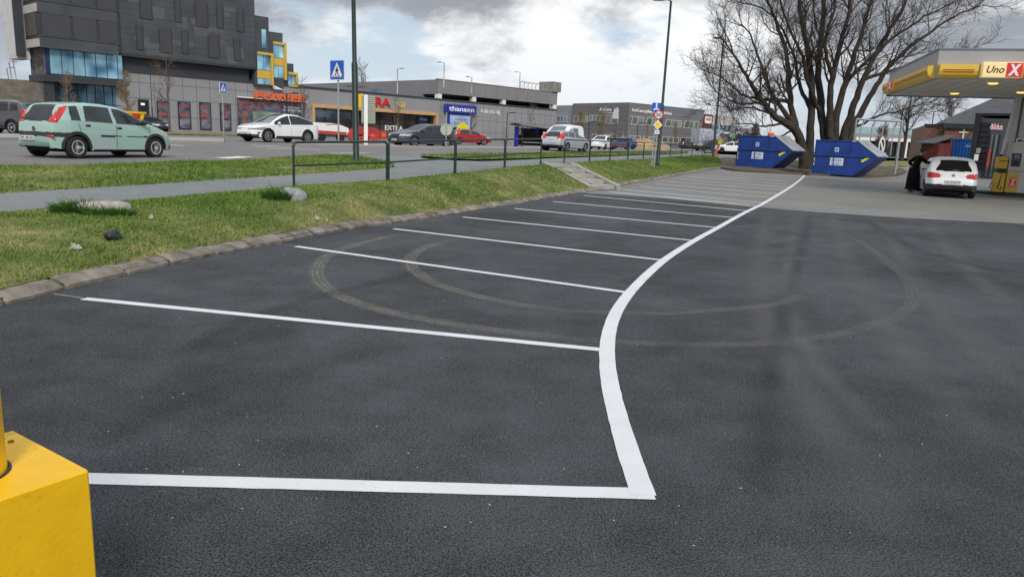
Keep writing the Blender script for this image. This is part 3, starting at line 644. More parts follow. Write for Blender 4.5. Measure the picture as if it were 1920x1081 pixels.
q2 = placed_rock(549,374,'boulder','rounded grey boulder sloping out of a grass tuft at the railing end', .26,.20,.20, m_rock2, HP, rot=-.3, seed=5, flat=.9, sink=.15, amp=.08)
q3 = placed_rock(211,449,'refuse_bag','crumpled black bag lying on the grass bank', .10,.09,.075, M('black_plastic', (.010,.010,.012), .35, bump=.8, bs=25), HP, seed=8, flat=.9, cat='bag', amp=.2, sink=.6)
def litter(px, py, label, sz, mat=None):
    q = onbank(px, py); b = MB(); rr = random.Random(px)
    ring = [[(sz*math.cos(a_)*(1-t_*.6)*rr.uniform(.7,1.2), sz*.7*math.sin(a_)*(1-t_*.6)*rr.uniform(.7,1.2), .01+.05*t_*rr.uniform(.6,1.4)) for a_ in np.linspace(0, 5.6, 9)] for t_ in (0,.5,1)]
    o = b.loft(ring).build('paper_litter', mat or m_white, None, label=label, cat='litter', group='scraps of litter on the grass bank'); o.location = q
litter(142,467,'crumpled white paper scrap below the black bag', .085, M('dirty_paper', (.36,.34,.29), .9, var=.3, vs=20))
litter(284,410,'small pale scrap lying right of the flat boulder', .045, M('dirty_paper', (.5,.47,.4)))
litter(594,412,'thin white scrap on the grass below the grey boulder', .05, M('dirty_paper', (.5,.47,.4))); litter(612,415,'tiny white scrap next to a thin white scrap on the grass', .025, M('dirty_paper', (.5,.47,.4)))
bvg = [BVHTree.FromPolygons([v.co.copy() for v in o_.data.vertices], [tuple(q.vertices) for q in o_.data.polygons]) for o_ in (bank,)]
def tuft(c, rx, ry, n_, h_, label, rot=0, mat=None):
    b = RNG; a_ = b.random(n_)*2*np.pi; r_ = np.sqrt(b.random(n_))
    X = np.cos(a_)*r_*rx; Y = np.sin(a_)*r_*ry; Xr = c.x+X*math.cos(rot)-Y*math.sin(rot); Yr = c.y+X*math.sin(rot)+Y*math.cos(rot)
    Z = np.array([(_bv.ray_cast(Vector((x, y, 5)), Vector((0,0,-1)))[0] or Vector((0,0,c.z))).z for x, y in zip(Xr, Yr)])
    h = h_*b.lognormal(0, .3, n_)*(1-.45*r_); th = b.random(n_)*6.28; wd = .006
    lean = np.stack([np.cos(a_+rot), np.sin(a_+rot)], 1)*(h*(.2+.5*r_))[:, None]+b.normal(0, .25, (n_, 2))*h[:, None]
    T = np.stack([np.cos(th), np.sin(th)], 1)*wd; P = np.stack([Xr, Yr, Z-.01], 1)
    A_ = P.copy(); A_[:, :2] -= T; B_ = P.copy(); B_[:, :2] += T; C_ = P+np.c_[lean*.4, h*.6]; C2_ = C_.copy(); C_[:, :2] -= T*.8; C2_[:, :2] += T*.8; D_ = P+np.c_[lean, h*.95]; D2 = D_.copy(); D2[:, :2] += T*.1
    V = np.stack([A_, B_, C2_, C_, D_, D2], 1).reshape(-1, 3)-np.array(c); i = np.arange(n_)*6
    Fq = np.concatenate([np.stack([i, i+1, i+2, i+3], 1), np.stack([i+3, i+2, i+5, i+4], 1)])
    o = npmesh('grass_tuft', V, Fq, mat or m_blade2, None, cols=np.repeat(np.clip(b.normal(.45,.22,n_),0,1), 6), label=label, cat='grass tuft'); o.location = c
tuft(q1+Vector((-.30,-.12,0)), .34, .17, 2600, .17, 'long green grass growing round the flat pale boulder', .25)
tuft(q1+Vector((.18,-.20,0)), .34, .12, 1300, .12, 'low fringe of grass in front of the flat pale boulder', .25)
tuft(q2+Vector((-.20,-.08,0)), .30, .20, 2400, .19, 'bright green grass tuft beside the rounded grey boulder', .2)

# ---- blue skips
m_skip = specks(M('skip_blue', (.007,.040,.22), .5, var=.3, vs=1.5, spec=.5, bump=.12, bs=9), (.05,.04,.06), 6, .58, .75, .6, 7); m_lid = M('galvanised_lid', (.38,.40,.42), .5, metal=.35, var=.2, vs=2)
m_hazy = M('reflector_yellow', (.75,.75,.03), .4); m_label = M('label_white', (.62,.68,.78), .5, var=.05); m_labelb = M('label_blue', (.05,.16,.5), .5)
def skip():
    t = thing('waste_skip', 'x', 'skip', (0,0,0), 0, 'blue waste skips at the end of the parking bays')
    H_, W_, D_ = 2.05, 3.55, 2.0
    prof = [(0.0,.12),(2.35,.06),(W_,1.12),(W_+.02,1.22),(2.42,H_),(.10,H_),(.03,1.25),(-.06,.5)]
    MB().prism(prof, 0, D_).build('body', m_skip, t)
    b = MB(); b.prism([(W_+.05,1.20),(W_+.05,1.25),(2.42,H_+.045),(2.38,H_+.02)], -.03, D_+.03); lid = b.build('lid', m_lid, t)
    b = MB()
    for k in (.33, .66):
        y = D_*k; b.prism([(W_-.02,1.262),(W_-.02,1.30),(2.46,H_+.085),(2.46,H_+.047)], y-.03, y+.03)
    b.build('lid_rib', m_lid, lid)
    MB().box(.0, 3.2, -.06, -.002, 1.14, 1.22, .01).build('side_rail', m_skip, t)
    b = MB()
    for x in (.02, .95, 2.0): b.box(x+.03, x+.09, -.035, -.0025, 1.23, H_-.02, .008)
    for x in (.0, 1.15): b.box(x+.02, x+.07, -.03, -.0025, .14, 1.13, .008)
    b.build('stiffener', m_skip, t)
    MB().box(.05, 2.45, -.04, -.0025, H_-.06, H_+.01, .01).build('top_rim', m_skip, t)
    for x in (.35, 1.9):
        MB().box(x, x+.35, .25, D_-.25, -.02, .08).build('foot', m_black, t)
    MB().box(1.0, 1.75, -.012, -.003, .62, 1.05).build('name_label', m_label, t)
    text('RETURA', 1.08, 1.66, .84, .98, -.0125, m_labelb, t, 'lettering', ext=.004, bold=.01)
    b = MB(); b.box(1.08, 1.66, -.0165, -.0125, .72, .75); b.box(1.08, 1.5, -.0165, -.0125, .66, .68); b.build('small_print', m_labelb, t)
    q = MB().box(1.20, 1.42, -.012, -.003, 1.38, 1.64).build('info_label', m_label, t); MB().prism(circ(1.31, 1.54, .07, 14), -.016, -.0122).build('info_symbol', m_labelb, q)
    MB().box(1.22, 1.40, -.0165, -.0125, 1.40, 1.45).build('info_text', m_labelb, q)
    MB().box(2.12, 2.35, -.045, -.0402, H_-.045, H_-.01).build('maker_plate', m_label, t)
    for (x0, z0, dx, dz) in ((2.75,.86,.36,.24), (-.02,.5,.06,.5)):
        b = MB()
        if x0 > 1:
            for k in range(3): b.prism([(x0+k*.13, z0+k*.085), (x0+.13+k*.13, z0+.03+k*.085), (x0+.12+k*.13, z0+.17+k*.085), (x0-.01+k*.13, z0+.14+k*.085)], -.02, -.0025)
        else:
            for k in range(2): b.prism([(.02, .52+k*.26), (.10, .56+k*.26), (.10, .76+k*.26), (.02, .72+k*.26)], -.02, -.0027)
        b.build('reflector', m_hazy, t)
    return t
sk = skip()
AX = R(131)     # azimuth of the long side
p = hit(1379,314.5,ZL); sk.location = p; sk.rotation_euler = (0, 0, R(90)-AX); sk['label'] = 'blue closed waste skip standing nearest the grass bank and left of the tree trunk'
s2 = copy_tree(sk); p = hit(1521,327.5,ZL); s2.location = p; s2['label'] = 'blue closed waste skip standing on the asphalt to the right of the bay line end'
for q in (sk, s2): q.scale = (.94,.94,.94)
sk.scale = (.98,.98,.98)
# concrete block at the tree foot
p = hit(1488,311,ZL); o = MB().box(-.5,.5,-.2,.2,0,.28,.04).build('concrete_block', m_conc, None, label='low concrete block lying at the foot of the big tree', cat='block'); o.location = p
# long timber border of the island
tb = pline([(1460,320),(1520,326.5)], lambda a, b: ZL(a, b)+.08); d_ = tb[1]-tb[0]
o = MB().box(0, d_.length, -.06, .06, 0, .16, .02).build('timber_sleeper', M('old_timber', (.12,.09,.07), .9, var=.3, vs=5), None, label='weathered timber sleeper edging the soil between the two skips', cat='sleeper'); o.location = tb[0]; o.rotation_euler = (0, 0, math.atan2(d_.y, d_.x))
# ================================================================ VEHICLES
m_tyre = M('tyre_rubber', (.014,.014,.015), .85, var=.2, vs=20)
m_rim = M('alloy_rim', (.52,.53,.55), .3, metal=.6, var=.05); m_rimdark = M('wheel_shadow', (.02,.02,.022), .7)
m_trim = M('black_trim', (.022,.023,.025), .6, var=.15); m_under = M('underbody', (.008,.008,.009), .9)
m_cglass = M('car_glass', (.020,.025,.030), .06, var=.6, vs=1.6, spec=.5); m_cglassd = M('tinted_car_glass', (.008,.009,.010), .08, var=.3, spec=.7)
m_cglassb = M('blue_car_glass', (.07,.11,.15), .06, var=.4, vs=1.2, spec=.9)
m_tail = M('tail_red', (.50,.012,.015), .2, var=.2, vs=8, coat=.5); m_headl = M('headlamp_glass', (.42,.44,.46), .15, var=.35, vs=9, coat=.6)
m_plate = M('plate_white', (.62,.62,.58), .5, var=.03); m_chrome = M('chrome', (.6,.6,.62), .15, metal=.9)
def paint(name, col, metal=.0, rough=.32, coat=.7): return M('paint_'+name, col, rough, metal=metal, var=.05, vs=.8, coat=coat)

def make_car(name, label, P, loc, az, group='cars in the street', plate_txt=None, plate_front=None, res=.045):
    """a car shell from its side profile; x forward, y to its left. az: compass heading (+Y towards +X)"""
    t = thing(name, label, P.get('cat', 'car'), loc, R(90)-az, group)
    L_, W_, wb, fo, wr = P['L'], P['W'], P['wb'], P['fo'], P['wr']
    xf, xr = L_/2-fo, L_/2-fo-wb                       # axle positions
    prof = np.array(P['top'], float); d = np.r_[0, np.cumsum(np.hypot(*np.diff(prof, axis=0).T))]
    n = int(d[-1]/res); tt = np.linspace(0, d[-1], n); X = np.interp(tt, d, prof[:, 0]); Z = np.interp(tt, d, prof[:, 1])
    for _ in range(P.get('sm', 2)): X[1:-1] = (X[:-2]+2*X[1:-1]+X[2:])/4; Z[1:-1] = (Z[:-2]+2*Z[1:-1]+Z[2:])/4
    bxs, bzs = np.array(P['belt'])[::-1].T if P['belt'][0][0] > P['belt'][-1][0] else np.array(P['belt']).T
    sill, ra = P.get('sill', .2), wr*1.13
    NS, NU, NT = P.get('ns', 15), P.get('nu', 10), P.get('nt', 8)
    tum, rnd, rc = P.get('tumble', .36), P.get('round', .26), P.get('roofr', .13)
    rows = []
    for x, zt in zip(X, Z):
        zl = sill + .06*max(0, (abs(x)-L_/2+.5)/.5)
        for xa in (xf, xr):
            if abs(x-xa) < ra: zl = max(zl, wr*.98+math.sqrt(ra*ra-(x-xa)**2))
        zl = min(zl, zt-.01)
        q = max(0, (abs(x)-(L_/2-.7))/.7); Wp = W_/2*(1-rnd*q**2.3)
        zb = min(np.interp(x, bxs, bzs), zt-.03)
        yb = Wp*.965; ym = min(.62, zb*.7)
        def y_at(z):
            if z <= zb:
                return Wp*(1-.055*((ym-z)/ym)**2) if z < ym else Wp*(1-.035*((z-ym)/(zb-ym+.01))**2)
            y = yb-(z-zb)*tum
            r_ = min(rc, (zt-zb)*.6)
            if z > zt-r_: y -= r_*(1-math.sqrt(max(0, 1-((z-zt+r_)/r_)**2)))
            return y
        side = [(x, y_at(z), z) for z in np.linspace(zl, max(zb, zl+.005), NS)]
        uz = zt-(zt-max(zb, zl+.005))*(1-np.linspace(0, 1, NU+1)[1:])**1.0
        side += [(x, y_at(z), z) for z in uz]
        ye = side[-1][1]; cr_ = P.get('crown', .05)*min(1, ye)
        top = [(x, ye*(1-k/NT), zt+cr_*(1-(1-k/NT)**2)) for k in range(1, NT+1)]
        rows.append(side+top)
    A = np.array(rows); nr, nc = A.shape[:2]
    Bm = A[:, ::-1].copy(); Bm[..., 1] *= -1; A = np.concatenate([A, Bm[:, 1:]], 1); nc2 = A.shape[1]
    V = A.reshape(-1, 3); i, j = np.meshgrid(np.arange(nr-1), np.arange(nc2-1), indexing='ij')
    Fq = np.stack([i*nc2+j, (i+1)*nc2+j, (i+1)*nc2+j+1, i*nc2+j+1], -1)
    rowk = np.where(j < nc-1, j, 2*(nc-1)-1-j)          # 0..NS-2 lower side, ..NS+NU-2 upper side, rest top
    frac = np.where(rowk < NS-1, -1, np.where(rowk < NS-1+NU, (rowk-NS+1.5)/NU, 2))
    cen = V[Fq].mean(2); fx, fy, fz = cen[..., 0], cen[..., 1], cen[..., 2]
    st = (i/(nr-1)); zt_ = ((Z[:-1]+Z[1:])/2)[:, None]+0*fx; ay = np.abs(fy)
    ye_ = np.abs(A[:, NS+NU-1, 1]); ye_ = ((ye_[:-1]+ye_[1:])/2)[:, None]+0*fx; tfr = np.where(frac == 2, ay/np.maximum(ye_, .01), 9)
    # profile inverses at the ends
    k0 = int(np.argmax(Z)); xfz = np.interp(fz, np.maximum.accumulate(Z[:k0+1]), X[:k0+1]); xrz = np.interp(fz, np.maximum.accumulate(Z[k0:][::-1]), X[k0:][::-1])
    wmax = np.maximum(np.interp(fx, X[::-1], np.max(np.abs(A[..., 1]), 1)[::-1]), .1)
    ctx = dict(x=fx, y=fy, z=fz, ay=ay, frac=frac, t=tfr, up=(frac >= 0) & (frac <= 1), low=frac < 0, topf=frac == 2, zt=zt_, xf=xfz, xr=xrz, w=wmax,
               da=np.minimum(np.hypot(fx-xf, fz-wr), np.hypot(fx-xr, fz-wr)), L=L_, W=W_)
    done = np.zeros(fx.shape, bool)
    def emit(nm, mask, mat, parent=t, lab=None, off=0.0, two=False):
        for sel in ((mask & (fy > 0), mask & (fy <= 0)) if two else (mask,)):
            if not sel.any(): continue
            q = Fq[sel]; u, inv = np.unique(q, return_inverse=True)
            o = npmesh(nm, V[u], inv.reshape(q.shape)[:, ::-1], mat, parent, True)
            if lab: o['label'] = lab
        return o
    body_mask = None; doors = []
    for nm, fn, mat, two in P['parts']:
        mk = fn(ctx) & ~done; done |= mk
        if mk.any():
            o = emit(nm, mk, mat, two=two)
    body = emit('body', ~done, P['paint'])
    # underside
    b = MB(); rr_ = [(x, zl_) for x, zl_ in zip(A[:, 0, 0], A[:, 0, 2])]
    lo = [[(x, s_*yy*.97, max(z, sill)+.02) for s_ in np.linspace(-1, 1, 3)] for (x, z), yy in zip(rr_, A[:, 0, 1])]
    grid('underbody', lo, m_under, t, False)
    MB().box(-L_/2+.25, L_/2-.3, -W_*.36, W_*.36, sill-.05, sill+.3).build('chassis', m_under, t)
    # wheels
    sp = P.get('spokes', 7)
    for xa in (xf, xr):
        for sd_ in (1, -1):
            yo = sd_*(W_/2-.03); wd = .19
            prof_ = [(wr*.62,-.0),(wr*.64,.01),(wr*.9,.012),(wr*.985,-.015),(wr,-.04),(wr,-wd+.04),(wr*.97,-wd+.01),(wr*.7,-wd)]
            wm = MB().lathe([(r_, sd_*h_) for r_, h_ in prof_], (xa, yo, wr), 24, 'y').build('wheel', m_tyre, t, 40)
            if P.get('lod', 0) < 2:
                MB().lathe([(wr*.635, sd_*-.045), (wr*.3, sd_*-.05), (.005, sd_*-.05)], (xa, yo, wr), 20, 'y').build('wheel_shade_disc', m_rimdark, wm)  # dark disc behind the spokes, its colour standing for shade inside the wheel
                b = MB(); hub = sd_*-.004
                b.lathe([(wr*.645, sd_*-.03), (wr*.645, sd_*.004), (wr*.55, sd_*.004), (wr*.54, sd_*-.03)], (xa, yo, wr), 20, 'y')
                for k in range(sp):
                    a_ = 2*math.pi*k/sp; c_, s_ = math.cos(a_), math.sin(a_); hw = wr*P.get('spw', .11)
                    pts = [(wr*.08, hw*.7), (wr*.57, hw), (wr*.57, -hw), (wr*.08, -hw*.7)]
                    b.loft([[(xa+c_*u-s_*v, yo+h_, wr+s_*u+c_*v) for u, v in pts] for h_ in (sd_*-.035, sd_*.0)])
                b.lathe([(wr*.16, sd_*-.03), (wr*.15, sd_*.012), (.005, sd_*.014)], (xa, yo, wr), 12, 'y')
                b.build('rim', P.get('rim', m_rim), wm, 40)
    if P.get('lod', 0) < 2:
        mx, mz = P['mirror']
        for sd_ in (1, -1):
            ymir = np.interp(mz, A[np.argmin(np.abs(X-mx)), :NS+NU, 2], A[np.argmin(np.abs(X-mx)), :NS+NU, 1])
            b = MB(); b.ell((mx, sd_*(ymir+.12), mz+.07), (.075,.11,.075), 10, 6); b.box(mx-.03, mx+.03, sd_*ymir-.01*sd_, sd_*(ymir+.1), mz, mz+.05); b.build('side_mirror', P.get('mirmat', P['paint']), t, 60)
        for xh, zh in P.get('handles', ()):
            iz = np.argmin(np.abs(X-xh)); yh = np.interp(zh, A[iz, :NS, 2], A[iz, :NS, 1])
            for sd_ in (1, -1): MB().ell((xh, sd_*(yh+.004), zh), (.09,.022,.032), 10, 6).build('door_handle', P.get('hmat', m_trim), t, 60)
        for xs_ in P.get('seams', ()):                  # dark door gaps following the skin
            pts = []
            for sd_ in (1, -1):
                pts = []
                for zz2 in np.linspace(sill+.06, P['seamtop'], 14):
                    xx = xs_[0]+(xs_[1]-xs_[0])*(zz2-sill)/(P['seamtop']-sill); iz = np.argmin(np.abs(X-xx)); pts.append((xx, sd_*(np.interp(zz2, A[iz, :NS+NU, 2], A[iz, :NS+NU, 1])+.001), zz2))
                MB().tube(pts, .006, 4).build('door_gap', m_trim, t)
    for which in ('rear', 'front'):
        pz_ = P.get('plate_'+which)
        if pz_ is None: continue
        sg = -1 if which == 'rear' else 1; zz3 = pz_
        kx = (np.interp(zz3, np.maximum.accumulate(Z[k0:][::-1]), X[k0:][::-1]) if sg < 0 else np.interp(zz3, np.maximum.accumulate(Z[:k0+1]), X[:k0+1])) + sg*.035
        yo = P.get('plate_y', 0)
        pl = MB().box(kx-sg*.03, kx, yo-.26, yo+.26, zz3-.058, zz3+.058).build('number_plate', P.get('plate_mat', m_plate), t)
        tx = plate_txt if which == 'rear' else plate_front
        if tx:
            if sg < 0: text(tx, yo+.23, yo-.23, zz3-.036, zz3+.036, kx-.0006, m_signblack, pl, 'plate_characters', ext=.003, face='-x')
            else: text(tx, yo-.23, yo+.23, zz3-.036, zz3+.036, kx+.0006, m_signblack, pl, 'plate_characters', ext=.003, face='+x')
    return t
def mid(a, b): return lambda v: (v > a) & (v < b)
def parts(wsx, rgx, panes, pgl, rear_z=None, fr=.86, head=None, tail=None, extra=(), glass_r=None, glass_w=None, wt=.9, rt=.86):
    out = list(extra)
    out += [('windscreen', lambda c: c['topf'] & (c['x'] < wsx[0]) & (c['x'] > wsx[1]) & (c['t'] < wt), glass_w or m_cglass, False),
            ('rear_window', lambda c: c['topf'] & (c['x'] < rgx[0]) & (c['x'] > rgx[1]) & (c['z'] > (rear_z or 0)) & (c['t'] < rt), glass_r or m_cglassd, False)]
    for nm, x0, x1, s0, s1, zb in panes:   # x0 front, x1 rear at belt, slopes with height
        out.append((nm, (lambda x0, x1, s0, s1, zb: lambda c: c['up'] & (c['frac'] < fr) & (c['zt']-zb > .10) & (c['x'] < x0+s0*(c['z']-zb)) & (c['x'] > x1+s1*(c['z']-zb)))(x0, x1, s0, s1, zb), pgl, True))
    if head: out.append(('headlight', (lambda h: lambda c: (c['z'] > h[0]) & (c['z'] < h[1]+ .25*(c['xf']-c['x'])*h[4]) & (c['x'] > c['xf']-h[2]) & (c['x'] > 0) & (c['ay'] > c['w']-h[3]))(head), head[5] if len(head) > 5 else m_headl, True))
    if tail: out.append(('taillight', (lambda h: lambda c: (c['z'] > h[0]) & (c['z'] < h[1]) & (c['x'] < c['xr']+h[2]) & (c['x'] < 0) & (c['ay'] > c['w']-h[3]))(tail), m_tail, True))
    return out
dark = lambda nm, z0, z1, x0, x1: (nm, lambda c: (c['z'] > z0) & (c['z'] < z1) & (c['x'] > x0) & (c['x'] < x1), m_trim, False)
arch = lambda r_, s_=1: ('arch_trim', lambda c: c['low'] & (c['da'] < r_) & (c['x']*s_ > 0), m_trim, True)

# ---- mint hatchback
mint = paint('mint', (.31,.47,.41)); mint2 = paint('mint_faded', (.36,.45,.44))
corsa = dict(L=3.84, W=1.65, wb=2.49, fo=.73, wr=.292, sill=.215, paint=mint, tumble=.40, round=.30, roofr=.12, crown=.045, spokes=7, spw=.15, rim=M('hubcap_silver', (.62,.63,.65), .35, metal=.3, var=.05),
    top=[(1.84,.22),(1.915,.36),(1.915,.50),(1.84,.62),(1.66,.735),(1.3,.86),(.98,.955),(.38,1.30),(.12,1.385),(-.3,1.43),(-.75,1.44),(-1.2,1.415),(-1.48,1.37),(-1.58,1.31),(-1.82,.94),(-1.865,.80),(-1.89,.62),(-1.915,.56),(-1.915,.40),(-1.84,.24)],
    belt=[(1.9,.88),(.9,.90),(-.5,.945),(-1.9,.99)], ns=26, nu=20, nt=12, mirror=(.72,.92), mirmat=m_trim, handles=[(-.02,.815),(-.98,.855)], hmat=m_trim, seams=[(.92,1.0),(-.14,-.12),(-1.10,-1.24)], seamtop=.90, plate_rear=.50, plate_y=.22)
corsa['parts'] = parts((.98,.22), (-1.53,-1.86), [('front_window', .86,-.10,0,-.02,.93), ('rear_door_window', -.20,-1.04,-.03,.20,.95), ('quarter_window', -1.16,-1.43,.04,.10,.97)], M('hatch_glass', (.022,.03,.036), .05, var=.6, vs=1.6, spec=.5), .93, fr=.84,
    head=(.58,.80,.34,.40,.3), extra=[
    ('taillight', lambda c: (c['z'] > .90) & (c['z'] < 1.35) & (c['x'] < -1.2) & (c['x'] < c['xr']+.095+.06*(c['z']-.9)/.45) & (c['ay'] > c['w']-.20), m_tail, True),
    ('bumper_trim', lambda c: (c['z'] > .545) & (c['z'] < .66) & (c['x'] < -1.30), m_trim, False), arch(.292*1.13+.075), arch(.292*1.13+.075, -1),
    ('side_moulding', lambda c: c['low'] & (c['z'] > .575) & (c['z'] < .615) & (((c['x'] > -.62) & (c['x'] < .05)) | ((c['x'] > .2) & (c['x'] < .95))), m_trim, True),
    dark('lower_grille', .25,.36,1.75,2), ('sill_trim', lambda c: c['low'] & (c['z'] < .255) & (abs(c['x']) < .85), m_trim, True),
    ('rear_lower_panel', lambda c: c['low'] & (c['z'] > .25) & (c['z'] < .62) & (c['x'] > -.85) & (c['x'] < -.18), mint2, True)], rt=.85)
pc = hit(147,297.5,HY); pf = hit(297,295.5,HY); corsa_az = math.atan2(pf.x-pc.x, pf.y-pc.y)
def corner_loc(P, p, az, axle, side):
    """location so that the wheel (axle 'f'/'r', side +1 left / -1 right) stands on p"""
    xa = P['L']/2-P['fo']-(P['wb'] if axle == 'r' else 0); hd = Vector((math.sin(az), math.cos(az), 0)); lf = Vector((-hd.y, hd.x, 0))
    return Vector(p) - hd*xa - lf*side*(P['W']/2-.05)
az = corsa_az if 0 else R(22)
c = make_car('hatchback_car', 'mint green five door hatchback with red upright tail lamps on the road', corsa, corner_loc(corsa, pc, az, 'r', -1), az, plate_txt='DK 48135', res=.022); c.scale = (.965,)*3; c.location = pc+(c.location-pc)*.965
b = MB(); b.box(-1.80,-1.765,.05,.62,.99,1.012); b.build('rear_wiper', m_trim, c)
MB().tube([(-1.35,0,1.45),(-1.47,0,1.62)], .006, 5).build('roof_aerial', m_trim, c)
b = MB(); b.prism(circ(0,.735,.062,16), -1.905, -1.862, 'x'); em = b.build('emblem_disc', m_chrome, c); b = MB(); b.prism(circ(0,.735,.048,16), -1.909, -1.9052, 'x'); b.build('emblem_field', m_trim, em); b = MB(); b.box(-1.913,-1.9093,-.045,.045,.728,.742); b.build('emblem_bar', m_chrome, em)
MB().box(-1.93,-1.88,-.72,-.48,.535,.585,.01).build('reflector', m_tail, c)
MB().lathe([(.085,.0),(.084,.006),(.078,.007)], (-1.27,-.79,.86), 18, 'y')
# ---- grey suv at the left edge
grey = paint('graphite', (.085,.08,.085), .3)
suv = dict(L=4.45, W=1.84, wb=2.62, fo=.92, wr=.345, sill=.28, paint=grey, tumble=.34, round=.28, roofr=.15,
    top=[(2.1,.30),(2.2,.55),(2.15,.85),(1.85,1.02),(1.2,1.12),(.3,1.55),(-.2,1.66),(-.8,1.68),(-1.5,1.62),(-1.85,1.52),(-2.1,1.15),(-2.18,1.0),(-2.2,.7),(-2.2,.5),(-2.12,.3)],
    belt=[(2.2,1.0),(.9,1.06),(-1.3,1.14),(-2.2,1.2)], mirror=(.85,1.08), handles=[(-.05,.98),(-1.02,1.02)], hmat=grey, seams=[(1.0,1.05),(-.2,-.18)], seamtop=1.05)
suv['parts'] = parts((1.15,.15), (-1.80,-2.17), [('front_window', .9,-.15,0,0,1.06), ('rear_door_window', -.22,-1.15,0,.1,1.1), ('quarter_window', -1.25,-1.75,.1,.3,1.14)], m_cglassd, 1.1, tail=(.95,1.2,.25,.3), head=(.75,.98,.45,.45,.3),
    extra=[arch(.345*1.13+.06), arch(.345*1.13+.06, -1), ('sill_trim', lambda c: c['low'] & (c['z'] < .45) & (abs(c['x']) < .85), m_trim, True)])
p = hit(46,253,HY); az = R(-70); s_ = make_car('suv_car', 'dark grey SUV cut by the left picture edge with a pink window sticker', suv, corner_loc(suv, p, az, 'r', 1) if 0 else p+Vector((-1.55,.9,0)), R(-78))
k = MB()
for a_, bb, r_ in ((0,0,.07),(-.05,.06,.05),(.05,-.05,.05),(.03,.05,.04)): k.prism(circ(-1.42+a_, 1.30+bb, r_, 10), .716, .735)
k.build('window_sticker', M('pink_sticker', (.75,.12,.25), .5), s_)
for q in list(s_.children):
    if q.name.startswith('window_sticker'):
        pass
# ---- white crossover
wht = paint('white', (.78,.79,.80)); 
tx = dict(L=5.04, W=2.0, wb=2.965, fo=.93, wr=.37, sill=.27, paint=wht, ns=20, nu=16, tumble=.42, round=.34, roofr=.16, spokes=10, spw=.075,
    top=[(2.42,.30),(2.52,.50),(2.50,.68),(2.38,.85),(2.0,.97),(1.55,1.06),(1.25,1.12),(.45,1.52),(.0,1.66),(-.4,1.685),(-.9,1.64),(-1.5,1.46),(-1.95,1.25),(-2.25,1.14),(-2.38,1.05),(-2.47,.85),(-2.52,.6),(-2.45,.3)],
    belt=[(2.5,.97),(1.2,1.03),(-1.2,1.10),(-2.5,1.16)], mirror=(.86,1.06), mirmat=wht, seams=[(1.22,1.2),(-.12,-.1),(-1.35,-1.5)], seamtop=1.02, plate_front=.50, plate_mat=m_plate)
tx['parts'] = parts((1.30,-.15), (-1.45,-2.1), [('front_window', 1.12,-.06,-.25,0,1.06), ('rear_door_window', -.12,-1.9,0,.25,1.08)], m_cglass, 1.1, fr=.86, head=(.70,.80,.6,.42,.45,M('grey_headlamp',(.20,.22,.24),.15,coat=.6)), tail=(.84,1.0,.18,.30),
    extra=[arch(.37*1.13+.055), arch(.37*1.13+.055, -1), ('sill_trim', lambda c: c['low'] & (c['z'] < .40) & (abs(c['x']) < 1.02), m_trim, True), dark('lower_grille', .28,.44,2.2,2.6), ('nose_trim', lambda c: (c['z'] > .75) & (c['z'] < .785) & (c['x'] > 2.3) & (c['ay'] < .36), m_trim, False), ('fog_lamp_panel', lambda c: (c['z'] > .48) & (c['z'] < .58) & (c['x'] > 2.12) & (c['x'] < 2.26), m_trim, True)], glass_w=M('pale_windscreen', (.10,.115,.13), .06, var=.4, spec=.9))
az = R(213); p = hit(503,267,HY); xw = make_car('crossover_car', 'white electric crossover with swept roofline waiting by the crossing', tx, corner_loc(tx, p, az, 'f', 1), az, plate_front='EL 61280', res=.03)
# ---- dark grey estate
dg = paint('slate', (.065,.07,.09), .35)
est = dict(L=4.8, W=1.84, wb=2.75, fo=.96, wr=.335, sill=.22, paint=dg, tumble=.38, round=.3, roofr=.13, spokes=8, spw=.1,
    top=[(2.32,.25),(2.40,.45),(2.38,.66),(2.22,.80),(1.7,.93),(1.12,1.0),(.25,1.38),(-.3,1.475),(-.9,1.46),(-1.6,1.40),(-1.95,1.32),(-2.2,1.05),(-2.34,.95),(-2.38,.7),(-2.4,.5),(-2.3,.28)],
    belt=[(2.4,.92),(1.0,.95),(-1.0,1.0),(-2.4,1.06)], mirror=(.78,.97), handles=[(-.1,.86),(-1.05,.9)], hmat=dg, seams=[(1.0,1.05),(-.2,-.18)], seamtop=.93, plate_front=.42)
est['parts'] = parts((1.12,.10), (-1.9,-2.3), [('front_window', .95,-.12,0,0,.97), ('rear_door_window', -.2,-1.1,0,.05,.99), ('quarter_window', -1.2,-1.95,.0,.5,1.0)], m_cglass, 1.02, head=(.66,.78,.55,.42,.4), tail=(.8,1.0,.3,.4),
    extra=[('grille', lambda c: (c['z'] > .52) & (c['z'] < .76) & (c['x'] > 2.2) & (c['ay'] < .48), m_trim, False), dark('lower_grille', .25,.38,2.2,2.5)])
az = R(223); p = hit(777,275.5,HY); make_car('estate_car', 'dark slate grey estate car facing the viewer behind the railing', est, corner_loc(est, p, az, 'f', 1), az, plate_front='PD 25174')
